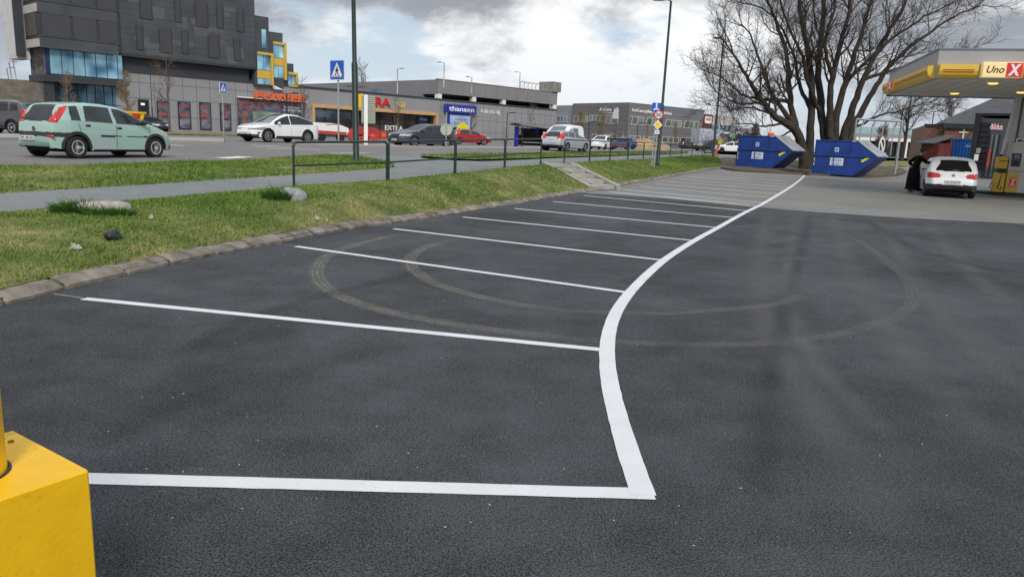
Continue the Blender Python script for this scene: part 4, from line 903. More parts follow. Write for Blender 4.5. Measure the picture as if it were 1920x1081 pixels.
# ---- red hatchback half hidden
red = paint('red', (.36,.012,.022)); rh = dict(L=4.1, W=1.72, wb=2.55, fo=.8, wr=.31, sill=.22, paint=red, tumble=.38, round=.3,
    top=[(1.98,.25),(2.05,.5),(1.95,.72),(1.6,.86),(1.0,.97),(.35,1.33),(-.2,1.44),(-.9,1.43),(-1.55,1.3),(-1.85,1.0),(-2.0,.9),(-2.04,.6),(-1.98,.28)], belt=[(2,.88),(.9,.93),(-2,1.02)], mirror=(.7,.95), seams=[(-.2,-.18)], seamtop=.92, lod=1)
rh['parts'] = parts((1.0,.15), (-1.4,-1.9), [('front_window', .85,-.1,0,0,.95), ('rear_door_window', -.2,-1.2,0,.1,.97)], m_cglass, .97, head=(.60,.78,.4,.4,.3), tail=(.75,.98,.3,.35))
az = R(68); p = hit(876,271.5,HY); make_car('hatchback_car', 'red hatchback showing its front half behind the dark estate car', rh, p+Vector((0,3,0)), az, res=.07)
# ---- silver estate and white van
sil = paint('silver', (.46,.49,.53), .35); v60 = dict(L=4.63, W=1.86, wb=2.78, fo=.88, wr=.325, sill=.24, paint=sil, tumble=.40, round=.32, roofr=.15,
    top=[(2.22,.28),(2.31,.5),(2.25,.72),(1.95,.88),(1.1,1.0),(.3,1.37),(-.2,1.48),(-.9,1.46),(-1.5,1.40),(-1.75,1.33),(-2.05,.98),(-2.2,.86),(-2.28,.65),(-2.31,.5),(-2.25,.28)],
    belt=[(2.3,.90),(1.0,.95),(-1.0,1.02),(-2.3,1.08)], mirror=(.8,.98), handles=[(-.1,.88),(-1.05,.92)], hmat=sil, seams=[(1.0,1.05),(-.2,-.18)], seamtop=.95, plate_rear=.80)
v60['parts'] = parts((1.1,.15), (-1.68,-2.10), [('front_window', .95,-.12,0,0,.97), ('rear_door_window', -.2,-1.1,0,.05,1.0), ('quarter_window', -1.18,-1.7,.0,.3,1.02)], m_cglassb, 1.0, head=(.62,.8,.5,.4,.4), tail=(.86,1.36,.24,.30), rt=.78,
    extra=[('bumper_trim', lambda c: (c['z'] < .44) & (c['x'] < -1.9), m_trim, False)])
az = R(33); p = hit(1063,284,HY); make_car('estate_car', 'silver estate car with tall red tail lamps seen from behind on the road', v60, corner_loc(v60, p, az, 'r', -1), az, plate_txt='RJ 70412')
van = dict(L=4.95, W=1.92, wb=3.1, fo=.90, wr=.335, sill=.28, paint=wht, tumble=.16, round=.22, roofr=.2, cat='van',
    top=[(2.36,.3),(2.47,.5),(2.45,.78),(2.25,.98),(1.75,1.16),(.75,1.80),(.35,1.90),(-.5,1.95),(-2.0,1.93),(-2.35,1.84),(-2.44,1.4),(-2.47,.9),(-2.47,.5),(-2.4,.32)],
    belt=[(2.4,1.08),(1.4,1.15),(-2.4,1.20)], mirror=(1.3,1.2), seams=[(1.2,1.3),(.2,.22)], seamtop=1.2, plate_front=.55, plate_mat=M('green_plate', (.02,.33,.30), .5))
van['parts'] = parts((1.85,.72), (-9,-10), [('front_window', 1.55,.42,-.6,0,1.18), ('side_window', .25,-.85,0,0,1.2)], m_cglass, fr=.72, head=(.84,1.02,.45,.42,.4), wt=.93, glass_w=m_cglassb,
    extra=[('grille', lambda c: (c['z'] > .70) & (c['z'] < .86) & (c['x'] > 2.3) & (c['ay'] < .55), m_trim, False), ('bumper_trim', lambda c: (c['z'] < .48) & (c['x'] > 1.9), m_trim, False)])
az = R(205); p = hit(1012,283,HY); make_car('panel_van', 'white compact van facing the viewer beside the silver estate car', van, p+Vector((1.9,5.5,0)), az)
# ---- silver hatchback at the pump
slv = paint('silver_grey', (.80,.81,.82), .0); gol = dict(L=4.2, W=1.76, wb=2.58, fo=.86, wr=.315, sill=.23, paint=slv, ns=20, nu=16, nt=12, tumble=.36, round=.28, roofr=.14, res=.04,
    top=[(2.02,.25),(2.10,.45),(2.05,.66),(1.85,.8),(1.4,.93),(1.0,1.0),(.35,1.37),(-.1,1.47),(-.7,1.485),(-1.3,1.46),(-1.66,1.38),(-1.74,1.30),(-1.93,.98),(-1.985,.88),(-2.03,.70),(-2.08,.60),(-2.10,.5),(-2.08,.38),(-2.02,.26)],
    belt=[(2.1,.92),(.9,.95),(-1.0,.98),(-2.1,1.0)], mirror=(.72,.97), handles=[(-.1,.86)], hmat=slv, seams=[(.98,1.05),(-.35,-.3)], seamtop=.95, plate_rear=.585)
gol['parts'] = parts((1.0,.2), (-1.68,-1.945), [('front_window', .85,-.38,0,0,.97), ('quarter_window', -.48,-1.42,0,.2,.98)], m_cglassd, .98, head=(.6,.8,.45,.4,.3), rt=.86,
    extra=[('taillight', lambda c: (c['x'] < c['xr']+.30) & (c['x'] < 0) & (((c['z']-.81)/.105)**2+(np.maximum(c['w']-c['ay'],0)/.30)**2 < 1), m_tail, True), ('bumper_trim', lambda c: (c['z'] < .49) & (c['x'] < -1.45), m_trim, False)])
az = R(23); p = hit(1731,366.5,ZL); G = make_car('hatchback_car', 'silver three door hatchback parked at the fuel pump beside the person in black', gol, corner_loc(gol, p, az, 'r', 1), az, plate_txt='LS 33475', res=.03)
MB().prism(circ(0,.83,.055,16), -2.03, -1.985, 'x').build('emblem_disc', m_chrome, G)
# ---- small far cars
def faraway(P, paint_, px, py, H, az, name, label, dy=0, group='cars far along the street'):
    Q = dict(P); Q['paint'] = paint_; Q['lod'] = 2; Q['plate_rear'] = Q['plate_front'] = None; p = hit(px, py, H)
    return make_car(name, label, Q, p+Vector((0, dy, 0)), az, group, res=.12)
blk = paint('black', (.014,.015,.017)); blu = paint('blue', (.05,.09,.22)); pale = paint('pale_blue', (.35,.42,.52)); yel = paint('yellow', (.72,.50,.02))
faraway(rh, wht, 1128,280,HY, R(205), 'hatchback_car', 'small white hatchback peeping out right of the silver estate car')
faraway(rh, blu, 1163,279.5,HY, R(245), 'hatchback_car', 'blue hatchback parked behind the railing left of the sand heap')
faraway(suv, blk, 1292,279.5,HY, R(80), 'suv_car', 'black SUV parked in front of the leaning office front')
faraway(suv, blk, 1328,284,HY, R(250), 'suv_car', 'black SUV behind the second lamp post left of the white sedan')
faraway(est, wht, 1368,286,HY, R(265), 'sedan_car', 'white car passing behind the marker post and left skip')
faraway(rh, yel, 1652,305.5,ZL, R(215), 'hatchback_car', 'yellow car half hidden behind the right skip', 4)
faraway(suv, pale, 1828,309,ZL, R(75), 'suv_car', 'pale blue car parked in front of the blue shipping container')
faraway(rh, blk, 283,247,HY, R(120), 'hatchback_car', 'black car half hidden behind the mint hatchback')
for k_, (px, pt, lb) in enumerate([(1687, pale, 'pale car leftmost under the distant teal roofed hall'), (1716, red, 'red car in the middle under the distant teal roofed hall'), (1736, wht, 'white car rightmost under the distant teal roofed hall')]):
    faraway(rh, pt, px, 285.5+.04*(px-1687), lambda x, y: 1.35, R(70), 'hatchback_car', lb)
# ================================================================ BUILDINGS
m_panel = M('grey_facade_panel', (.262,.262,.272), .7, var=.06, vs=.25)
m_panel2 = M('deck_facade', (.22,.215,.22), .7, var=.06, vs=.3)
m_seam = M('panel_joint', (.09,.088,.09), .8)
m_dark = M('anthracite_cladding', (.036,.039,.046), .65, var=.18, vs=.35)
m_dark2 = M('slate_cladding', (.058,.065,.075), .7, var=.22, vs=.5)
m_dark3 = M('slate_cladding_pale', (.085,.092,.10), .7, var=.15, vs=.7)
m_screen = M('dark_screen', (.05,.05,.06), .6, var=.08, vs=.4)
m_bglass = M('mirror_glass', (.07,.24,.46), .03, metal=.35, var=.3, vs=.45, det=1.5, spec=.9, col2=(.42,.72,.80))  # blue and cyan patches paint mirrored sky and cloud into the base colour
m_bglassd = M('dark_mirror_glass', (.07,.15,.22), .04, metal=.4, var=.7, vs=.35, det=3, spec=.8)
m_navy = M('navy_frame', (.015,.035,.12), .4)
m_yelc = M('ochre_cladding', (.60,.40,.06), .6, var=.06)
m_orange = M('orange_lettering', (.75,.13,.025), .5, var=.03)
m_poster = M('poster_print', (.03,.035,.06), .5, var=.6, vs=1.4, col2=(.10,.10,.14)); m_postred = M('poster_red', (.42,.055,.035), .5)
m_shop = M('shop_glass', (.030,.032,.036), .06, var=.7, vs=.5, det=6, spec=.9, col2=(.07,.06,.055))
m_shopl = M('lit_shop_interior', (.20,.26,.20), .3, var=.4, vs=.5)
m_winlit = M('office_glass', (.11,.15,.12), .05, var=.7, vs=.5, spec=.9)
m_frame = M('pale_window_frame', (.50,.50,.42), .5)
m_brick = M('red_brick', (.20,.072,.042), .9, var=.3, vs=3)
m_roof = M('dark_roof', (.065,.065,.075), .8, var=.2, vs=1)
m_tan = M('oak_frame', (.55,.33,.14), .6, var=.1, vs=2)
class Fac:
    """facade plane through two ground points seen in the picture; local x runs along it, y inward, z up"""
    def __init__(s, a, Ya, b, Yb, name, label, cat='building', zb=None, group=None):
        A, B = atY(*a, Ya), atY(*b, Yb); s.z = zb if zb is not None else min(A.z, B.z)
        s.A = Vector((A.x, A.y, s.z)); s.rot = math.atan2(B.y-A.y, B.x-A.x); s.len = math.hypot(B.x-A.x, B.y-A.y)
        s.d = Vector((math.cos(s.rot), math.sin(s.rot), 0)); s.n = Vector((-s.d.y, s.d.x, 0))
        s.t = thing(name, label, cat, s.A, s.rot, group) if name else None
    def uz(s, px, py, v=0):
        d = ray(px, py); o = s.A+s.n*v; k = (o-CAM).dot(s.n)/d.dot(s.n); p = CAM+d*k-s.A; return p.dot(s.d), p.z
    def u(s, px, py=240, v=0): return s.uz(px, py, v)[0]
    def rect(s, x0, y0, x1, y1, v=0):     # pixel box -> u0,u1,z0,z1 (top left, bottom right)
        u0, z1 = s.uz(x0, y0, v); u1, z0 = s.uz(x1, y1, v); return u0, u1, min(z0, z1), max(z0, z1)
def pbox(t, name, mat, u0, u1, v0, v1, z0, z1, b=0, **k): return MB().box(u0, u1, v0, v1, z0, z1, b).build(name, mat, t, **k)
def joints(t, parent, us, zs, u0, u1, z0, z1, v, w_=.035):
    b = MB()
    for u in us: b.box(u-w_/2, u+w_/2, v-.012, v-.002, z0, z1)
    for z in zs: b.box(u0, u1, v-.015, v-.0122, z-w_/2, z+w_/2)
    if b.v: b.build('panel_joint', m_seam, parent)
# ---------------- the long grey mall
mall = Fac((240,243), 80, (1040,272), 135, 'shopping_mall', 'long low grey panelled mall with shop signs across the road', zb=1.0)
U0, U1 = -1.0, mall.len; HM = mall.uz(640, 173)[1]; HM = mall.uz(240,135)[1]; D_ = 9
# doorway gap of the supermarket front
g0, g1, gz0, gz1 = mall.rect(584, 197, 819, 262); gz0 = 0
zt1 = mall.uz(760, 205)[1]; gz1 = min(gz1, 3.4); gz1 = mall.uz(700, 203)[1]
wl = MB(); wl.box(U0, g0, 0, D_, 0, HM).box(g1, U1, 0, D_, 0, HM).box(g0, g1, 0, D_, gz1, HM).box(g0, g1, 2.2, D_, 0, gz1); wall = wl.build('wall', m_panel, mall.t)
joints(mall.t, wall, [u for u in np.arange(1.4, U1, 1.55) if not (g0-.3 < u < g1+.3)], [], U0, U1, .2, HM-.1, 0)
joints(mall.t, wall, [], [1.6, 3.4, 5.0], U0, g0-.3, 0, 1, 0); joints(mall.t, wall, [], [1.6, 3.4, 5.0], g1+.6, U1, 0, 1, 0)
pbox(mall.t, 'roof_edge', m_dark, U0, U1+.05, -.12, D_, HM+.002, HM+.22)
b = MB(); b.box(g0, g1, -.25, .35, gz1-.42, gz1); b.box(g0, g0+.35, -.25, .35, 0, gz1-.422); b.box(g1-.42, g1, -.25, .35, 0, gz1-.422); b.build('timber_portal', m_tan, mall.t)
sg = pbox(mall.t, 'shop_window', m_shop, g0+.35, g1-.42, 1.2, 1.3, 0, gz1-.42)
b = MB()
for u in np.linspace(g0+.5, g1-.6, 10): b.box(u-.05, u+.05, 1.12, 1.198, 0, gz1-.45)
b.box(g0+.5, g1-.6, 1.10, 1.1195, gz1*.52-.05, gz1*.52+.05); b.build('mullion', m_black, sg)
r_ = mall.rect(655,194,680,205); pbox(sg, 'sky_reflection_strip', M('sky_reflection_pane', (.16,.22,.27), .05, metal=.4, var=.5, vs=.8), g0+.8, g0+7, 1.105, 1.109, gz1*.62, gz1-.75)  # pale blue pane paints a sky reflection onto the shop window
# writing
def ftext(fac, s, x0, y0, x1, y1, mat, name='lettering', v=0, ext=.08, **k):
    u0, u1, z0, z1 = fac.rect(x0, y0, x1, y1, v); zc0 = fac.uz((x0+x1)/2, y0, v)[1]
    return text(s, u0, u1, z0, z1, v-.004, mat, fac.t, name, ext=ext, **k)
def ftext2(fac, s, x0, x1, xm, yt, yb, mat, v=0, ext=.08, pad=.004, parent=None, **k):
    """height measured at one column xm so that slanting perspective does not stretch it"""
    z1, z0 = fac.uz(xm, yt, v)[1], fac.uz(xm, yb, v)[1]
    return text(s, fac.u(x0, yb, v), fac.u(x1, yb, v), z0, z1, v-pad, mat, parent or fac.t, 'lettering', ext=ext, **k)
ftext2(mall, 'POWER', 471, 568, 471, 171, 186, m_orange, ext=.25, bold=.035, shear=.12, pad=.5)
u0, u1, z0, z1 = mall.rect(446,184,571,236); zt = mall.uz(446,183)[1]; pw = pbox(mall.t, 'power_window', m_poster, mall.u(446), mall.u(571), -.12, -.002, .1, zt)
pbox(pw, 'canopy_rail', m_white, mall.u(446)-.1, mall.u(571)+.1, -.5, -.122, zt, zt+.13)
z_ = lambda x, y: mall.uz(x, y)[1]
text('Kjøkken og hvitevarer på', mall.u(449), mall.u(527), zt-.75, zt-.2, -.1205, m_postred, pw, ext=.01, bold=.012)
text('Komplett kjøkken', mall.u(449), mall.u(489), zt-1.25, zt-.85, -.1205, m_postred, pw, ext=.01, bold=.012)
text('Åpent alle dager', mall.u(531), mall.u(562), zt-.85, zt-.58, -.1205, m_white, pw, ext=.01); text('9-20 (10-18)', mall.u(531), mall.u(563), zt-1.25, zt-.98, -.1205, m_white, pw, ext=.01)
pbox(pw, 'lit_interior', m_shopl, mall.u(474), mall.u(525), -.135, -.1205, .9, zt-1.45); pbox(pw, 'dark_counter', m_black, mall.u(486), mall.u(512), -.15, -.1355, .9, 1.7)
pbox(pw, 'oven_panel', M('oven_brown', (.25,.12,.06), .5, var=.5, vs=1), mall.u(455), mall.u(463), -.135, -.1205, 1.1, zt-1.5); pbox(pw, 'pink_panel', M('pink_print', (.35,.25,.27), .5), mall.u(531), mall.u(560), -.135, -.1205, 1.2, zt-1.6)
zc = zt+1.55; uc = mall.u(508); sc_ = 1.05
MB().prism([(mall.u(507), zt+2.45), (mall.u(513), zt+1.75), (mall.u(531), zt+1.28), (mall.u(512), zt+1.3)], -.30, -.1).build('arrow_emblem', m_white, mall.t)
for k, (x0, x1) in enumerate([(297,316), (336,357), (376,395), (414,432)]):
    y0, y1 = 190+k*1.5, 237+k*1.3; a0, a1 = mall.u(x0), mall.u(x1); zt_, zb_ = mall.uz(x0, y0)[1], .45
    q = pbox(mall.t, 'poster_window', m_poster, a0, a1, -.1, -.002, zb_, zt_); fr_ = MB()
    fr_.box(a0-.06, a0, -.13, -.0025, zb_-.06, zt_+.06).box(a1, a1+.06, -.13, -.0025, zb_-.06, zt_+.06).box(a0, a1, -.13, -.1005, zt_, zt_+.06).box(a0, a1, -.13, -.1005, zb_-.06, zb_); fr_.build('frame', m_black, q)
    hh = zt_-zb_; w_ = a1-a0
    text(['BUDS', 'VASK', 'KAFFE', 'SPILL'][k], a0+w_*.1, a1-w_*.1, zt_-hh*.22, zt_-hh*.10, -.1005, m_postred, q, ext=.01, bold=.02)
    pbox(q, 'printed_picture', M('poster_grey_picture', (.16,.16,.18), .5, var=.7, vs=1.5), a0+w_*.08, a1-w_*.08, -.106, -.1005, zb_+hh*.08, zb_+hh*.36); pbox(q, 'price_band', m_postred, a0+w_*.12, a1-w_*.2, -.107, -.1006, zb_+hh*.46, zb_+hh*.56)
dr = pbox(mall.t, 'service_door', m_black, mall.u(261), mall.u(281), -.06, -.002, 0, mall.uz(261,186)[1]); pbox(dr, 'lit_sign', M('lit_exit_sign', (.7,.75,.6), .5, emit=.6), mall.u(266), mall.u(273), -.12, -.0605, mall.uz(261,197)[1], mall.uz(261,193)[1])
pbox(dr, 'brown_panel', M('brown_door', (.08,.035,.015), .6), mall.u(263), mall.u(280), -.07, -.0605, .1, 1.9)
ex = m_signred
ftext2(mall, 'EXTRA', 662, 731, 715, 183, 200, ex, ext=.2, bold=.02)
b = MB(); cx_, cz_ = mall.u(672), mall.uz(672,182)[1]; b.prism(circ(0, 0, .01, 3), 0, 0) if 0 else b.prism([(mall.u(670), cz_-1.4), (mall.u(680), cz_-1.4), (mall.u(681), cz_+.1), (mall.u(676), cz_+.5), (mall.u(670), cz_+.3)], -.3, -.22); b.build('yellow_tag', m_signyel, mall.t)
ftext2(mall, '7-23', 742, 759, 742, 191, 200, m_signyel, ext=.06, bold=.02)
text('EXTRA', mall.u(731), mall.u(765), mall.uz(748,245,1.1)[1], mall.uz(748,236,1.1)[1], 1.099, m_white, sg, ext=.01, bold=.02)
nb = pbox(sg, 'blue_shop_sign', m_navy, mall.u(793), mall.u(812), 1.04, 1.0995, 1.7, gz1-.55); text('thansen', mall.u(796), mall.u(810), 2.9, 3.35, 1.0395, m_label, nb, ext=.01)
# blue car parts shop sign and poster board
m_tblue = M('royal_blue_sign', (.012,.03,.36), .4, var=.03)
ta, tb2 = mall.u(829), mall.u(888); tz1, tz0 = mall.uz(829,194)[1], mall.uz(829,210)[1]
sgn_ = pbox(mall.t, 'blue_sign', m_tblue, ta, tb2, -.55, -.25, tz0, tz1, .06)
text("thansen", ta+(tb2-ta)*.12, tb2-(tb2-ta)*.09, tz0+(tz1-tz0)*.2, tz1-(tz1-tz0)*.22, -.5505, m_white, sgn_, ext=.05, bold=.02)
wa, wb_ = mall.u(838), mall.u(883); wz1 = mall.uz(838,212)[1]; wz1 = min(wz1, tz0-.1)
pb = pbox(mall.t, 'poster_board', m_tblue, wa, wb_, -.2, -.002, .1, wz1)
pp = pbox(pb, 'poster_sheet', M('sky_poster', (.35,.45,.58), .5, var=.25, vs=.5), wa+.4, wb_-.4, -.23, -.2005, .3, wz1-.25)
text('STÅLFELGER', wa+1.4, wb_-1.2, wz1-1.0, wz1-.6, -.2305, m_tblue, pp, ext=.01); text('OG ALUFELGER', wa+1.2, wb_-1.0, wz1-1.6, wz1-1.2, -.2305, m_tblue, pp, ext=.01)
for (cx_, rr2) in ((wa+1.6, .95), (wa+2.6, .75)):
    q = MB().prism(circ(cx_, 1.25, rr2, 20), -.245, -.2305).build('printed_tyre', M('printed_tyre_black', (.02,.02,.022), .6), pp); MB().prism(circ(cx_, 1.25, rr2*.6, 18), -.25, -.2455).build('printed_rim', m_galv, q)
yd = MB().prism(circ(wb_-2.1, 1.6, 1.35, 24), -.275, -.2505).build('yellow_disc', M('poster_yellow', (.72,.62,.02), .5), pp); text('20%', wb_-3.1, wb_-1.05, 1.1, 2.0, -.2755, m_signblack, yd, ext=.01, bold=.02)
ftext2(mall, '9-20 [10-18]', 901, 937, 901, 205, 213, m_white, ext=.06, bold=.01)
pbox(mall.t, 'side_door', m_panel2, mall.u(943), mall.u(955), -.03, -.002, .1, 2.6)
# ---------------- parking deck standing on the mall roof
dk = Fac((820,200), 117.5, (1040,212), 138.8, 'parking_deck', 'upper grey parking deck with open band above the mall roof', zb=HM+1.3)
ztop = dk.uz(822,149)[1]; zband1, zband0 = dk.uz(822,175)[1], -.4; ua, ub = dk.u(820), dk.u(1042)
b = MB(); b.box(ua, ub, 0, .5, zband1, ztop); b.box(ua, ua+.5, .502, 60, zband1*.9, ztop); b.box(ua-.02, ua+.35, 3.5, 60, -.5, zband1*.9-.002); b.box(ub-.5, ub, .502, 40, zband1, ztop); b.box(ua+.51, ub-.51, .51, 40, ztop-.35, ztop-.1); pw_ = b.build('parapet', m_panel2, dk.t)
pbox(dk.t, 'coping', M('tan_coping', (.20,.16,.12), .7), ua-.05, ub+.05, -.05, .55, ztop+.002, ztop+.14)
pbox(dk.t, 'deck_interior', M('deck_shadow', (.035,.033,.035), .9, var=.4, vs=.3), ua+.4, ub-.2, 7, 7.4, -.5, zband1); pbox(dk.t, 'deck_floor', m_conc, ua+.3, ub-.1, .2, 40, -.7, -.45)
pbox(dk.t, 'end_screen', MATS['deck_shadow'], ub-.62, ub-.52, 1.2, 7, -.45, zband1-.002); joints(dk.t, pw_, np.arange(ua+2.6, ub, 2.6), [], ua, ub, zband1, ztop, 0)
for px in (820.5, 885, 941, 1036): u = dk.u(px); pbox(dk.t, 'column', m_white, u, u+.8, .05, .8, -.45, zband1-.002)
pbox(dk.t, 'window', m_bglassd, ua-.06, ua-.022, 14, 17, .9, 1.7)
pbox(dk.t, 'ramp_slab', M('deck_yellow', (.5,.38,.08), .6), dk.u(868), dk.u(880), 5, 5.5, zband1-.55, zband1-.35); pbox(dk.t, 'ramp_slab', MATS['deck_yellow'], dk.u(924), dk.u(936), 5, 5.5, zband1-.55, zband1-.35)
pbox(dk.t, 'roof_box', M('weathered_box', (.22,.21,.17), .8, var=.3), dk.u(1031), dk.u(1046), -.3, 3, ztop+.15, ztop+1.9)
b = MB(); q0, q1 = dk.u(975), dk.u(1031)
for k in range(9): u = q0+(q1-q0)*k/8; b.tube([(u,.3,ztop+.1),(u,.3,ztop+1.25)], .05, 5); (b.tube([(u,.3,ztop+.1),(min(u+1.6,q1),.3,ztop+1.2)], .035, 5) if k < 8 else None)
b.tube([(q0,.3,ztop+1.25),(q1,.3,ztop+1.25)], .06, 5); b.build('roof_railing', m_galv, dk.t)
# deck lamps (each a thing)
for px, yt, lb in [(745,129,'thin lamp leftmost of those on the parking deck roof'),(832,118,'thin lamp above the corner of the parking deck'),(884,145,'small lamp low behind the deck parapet'),(973,136,'thin lamp at the right half of the parking deck')]:
    Yq = 100+ (px-820)*.18 + (25 if px < 800 else 6); p = atY(px, 175 if px < 800 else 160+ (px-820)*.2, Yq); h = atY(px, yt, Yq).z-p.z
    lamp(p, None, None, h, lb, head=1 if px in (745,) else -1, r0=.09, r1=.07, arm=.5, group='lamps on the parking deck roof', mat=m_galv)
# ---------------- dark tower at the left
tw = Fac((237,243), 79, (1040,272), 134, 'office_tower', 'tall dark clad tower block with blue glazed corner and yellow framed windows', zb=1.0)
X = lambda px: tw.u(px, 120)
def quadpanel(fac, pts, v0, v1, name, mat, parent=None):   # polygon given in pixels on plane v0
    return MB().prism([fac.uz(x, y, v0) for x, y in pts], v0, v1).build(name, mat, parent or fac.t)
TT = 24.0
# main cladding
ul, ur = X(226), X(480); zu = tw.uz(300,108)[1]; zr = tw.uz(300,147)[1]
b = MB(); b.box(ul, ur, 0, 16, zu, TT); main = b.build('main_block', m_dark2, tw.t)
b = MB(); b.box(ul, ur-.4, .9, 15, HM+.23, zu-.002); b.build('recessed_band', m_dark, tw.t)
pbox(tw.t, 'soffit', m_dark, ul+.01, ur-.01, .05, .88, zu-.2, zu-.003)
b = MB()
for k, (x0, y0, x1, y1) in enumerate([(312,52,344,100),(395,48,410,92)]): pass
rr_ = random.Random(4)
for zi in np.arange(zu+.15, TT, .62):
    b.box(ul, ur, -.010, -.003, zi-.012, zi+.012)
b.build('cladding_joint', m_dark, main)
for k in range(26):
    u = rr_.uniform(ul, ur-2.5); z = rr_.choice(list(np.arange(zu+.15, 15, .62))); MB().box(u, u+rr_.uniform(1.0,2.4), -.012-.0002*k, -.0035, z+.02, z+rr_.choice([1,1,2])*.62-.02).build('pale_cladding_panel', m_dark3, main)
wins = [(255,46,266,92),(298,52,320,97),(340,57,351,99),(262,0,283,33),(327,0,337,40),(366,3,388,48),(406,9,417,52),(444,15,455,58),(342,57,352,100),(390,64,410,106),(438,70,449,112)]
for x0, y0, x1, y1 in wins:
    if x0 == 342: continue
    u0, z1 = tw.uz(x0, y0); u1 = tw.u(x1, y0); z0 = tw.uz(x0, y1)[1]
    q = pbox(tw.t, 'slot_window', m_screen, u0, u1, -.03, -.013, z0, z1+ (2 if y0 <= 9 else 0)); fr_ = MB(); fr_.box(u0-.06, u0, -.08, -.013, z0, z1); fr_.box(u1, u1+.06, -.08, -.013, z0, z1); fr_.box(u0, u1, -.08, -.0305, z0-.06, z0); fr_.build('reveal', m_dark, q)
# stepped right end
def zrow(px, py): return tw.uz(px, py)[1]
b = MB(); a0, a1, a2, a3 = ur, X(508), X(536), X(558); zS1, zS2, zS3 = zrow(490,30), zrow(520,60), zrow(545,118); zb0 = HM-.2
b.box(a0+.002, a1, .3, 14, zb0, zS1); b.box(a1+.002, a2, .6, 14, zb0, zS2); b.box(a2+.002, a3, .9, 14, zb0, zS3); b.build('stepped_end', m_dark2, tw.t)
def ywin(x0, y0, x1, y1, panes, v, mid=None):
    u0, z1 = tw.uz(x0, y0, v); u1, z0 = tw.uz(x1, y1, v); z0 = tw.uz(x0, y1, v)[1]; f = MB(); th = .28
    f.box(u0, u1, v-.3, v-.002, z1-th, z1); f.box(u1-th, u1, v-.3, v-.002, z0, z1-th-.002)
    if mid: f.box(u0, u1-th-.002, v-.06, v-.003, tw.uz(x0, mid[1], v)[1], tw.uz(x0, mid[0], v)[1])
    if y1 < 145 or x0 > 530: f.box(u0, u1-th-.002, v-.25, v-.003, z0, z0+th*.6)
    fo = f.build('window', m_yelc, tw.t)
    for (p0, p1) in panes:
        pz1, pz0 = tw.uz(x0, p0, v)[1], tw.uz(x0, p1, v)[1]; b = MB(); um = (u0+u1-th)/2
        MB().box(u0+.05, um-.03, v-.05, v-.004, pz0, pz1).box(um+.03, u1-th-.01, v-.05, v-.004, pz0, pz1).build('pane', m_bglass, fo)
ywin(481, 97, 511, 158, [(100,130),(147,157)], .3, (131,146)); ywin(511, 78, 536, 148, [(81,107),(123,145)], .6, (108,122)); ywin(539, 135, 557, 162, [(138,160)], .9)
u0, z1 = tw.uz(490,55,.3); pbox(tw.t, 'tall_pane', m_bglass, u0, tw.u(498,55,.3), .24, .298, tw.uz(490,90,.3)[1], z1)
u0, z1 = tw.uz(472,125,.9); pbox(tw.t, 'corner_pane', m_navy, u0, tw.u(478,125,.9), .84, .898, tw.uz(472,155,.9)[1], z1)
# glazed corner
gl, gr = X(88), X(232); gz = {k: tw.uz(160, y)[1] for k, y in dict(top=93, mid=143, low=147, bot=200).items()}
b = MB(); b.box(gl, gr, .35, 4.2, gz['mid']-.1, gz['top']); b.box(gl+8, gr, 4.202, 14, gz['mid']-.1, gz['top']); b.build('upper_core', m_navy, tw.t)
n_ = 7; us = np.linspace(gl+.35, gr-.5, n_); us = np.r_[gl, us, gr]
for i in range(len(us)-1):
    end = i in (0, len(us)-2)
    MB().box(us[i]+.04, us[i+1]-.04, .28, .348, gz['mid'], gz['top']-.05).build('glass_panel', m_navy if i == 0 else m_bglass, tw.t)
slab = pbox(tw.t, 'floor_slab', m_dark, gl-.3, gr-.1, -.1, 4.4, gz['mid']-.75, gz['mid']-.102)
b = MB(); b.box(gl+.8, gr-.05, 1.0, 4.0, 0, gz['mid']-.752); b.build('lower_core', m_black, tw.t)
us2 = np.linspace(gl+1.2, gr-.1, 8)
for i in range(7):
    q = MB().box(us2[i]+.05, us2[i+1]-.05, .93, .998, 0, gz['mid']-.8).build('lower_glass_panel', m_bglassd, tw.t)
    bb = MB(); 
    for z in (gz['mid']*.25, gz['mid']*.48): bb.box(us2[i]+.05, us2[i+1]-.05, .90, .9295, z, z+.06)
    bb.build('transom', m_black, q)
# dark storeys above the glazing, with wide screens and bands
sl_, sr_ = X(76), X(225)
b = MB(); b.box(sl_, sr_, -.3, 3.5, gz['top']+.02, TT); b.box(sl_+8, sr_, 3.502, 14, gz['top']+.02, TT); b.build('upper_storeys', m_dark, tw.t)
for (ya, yb) in ((26, 74), (-40, 11)):
    z1, z0 = tw.uz(150, ya)[1], tw.uz(150, yb)[1]; cuts = [X(79), X(137), X(185), X(223)]
    for i in range(3): MB().box(cuts[i]+.12, cuts[i+1]-.12, -.36, -.302, z0, z1).build('wide_screen', m_screen, tw.t)
    pbox(tw.t, 'ledge', m_dark2, sl_-.02, sr_, -.44, -.302, z0-.12, z0-.02)
    pbox(tw.t, 'storey_band', m_dark2, sl_-.015, sr_-.2, -.38, -.302, z0-1.15, z0-.14)
    pbox(tw.t, 'flank_screen', M('brown_screen', (.075,.062,.058), .6), sl_-.06, sl_-.003, .2, 3.3, z0, z1)
    pbox(tw.t, 'flank_ledge', M('pale_ledge', (.42,.40,.36), .7), sl_-.10, sl_-.003, -.25, 3.4, z0-1.1, z0-.35)
MB().loft([[(sl_-.9+dx, 3.55, z), (sl_+.3+dx, 3.55, z), (sl_+.3+dx, 6.4, z), (sl_-.9+dx, 6.4, z)] for dx, z in ((0, gz['top']-1.2), (-.5, TT))]).build('white_fin', M('white_fin_panel', (.58,.58,.56), .6), tw.t)
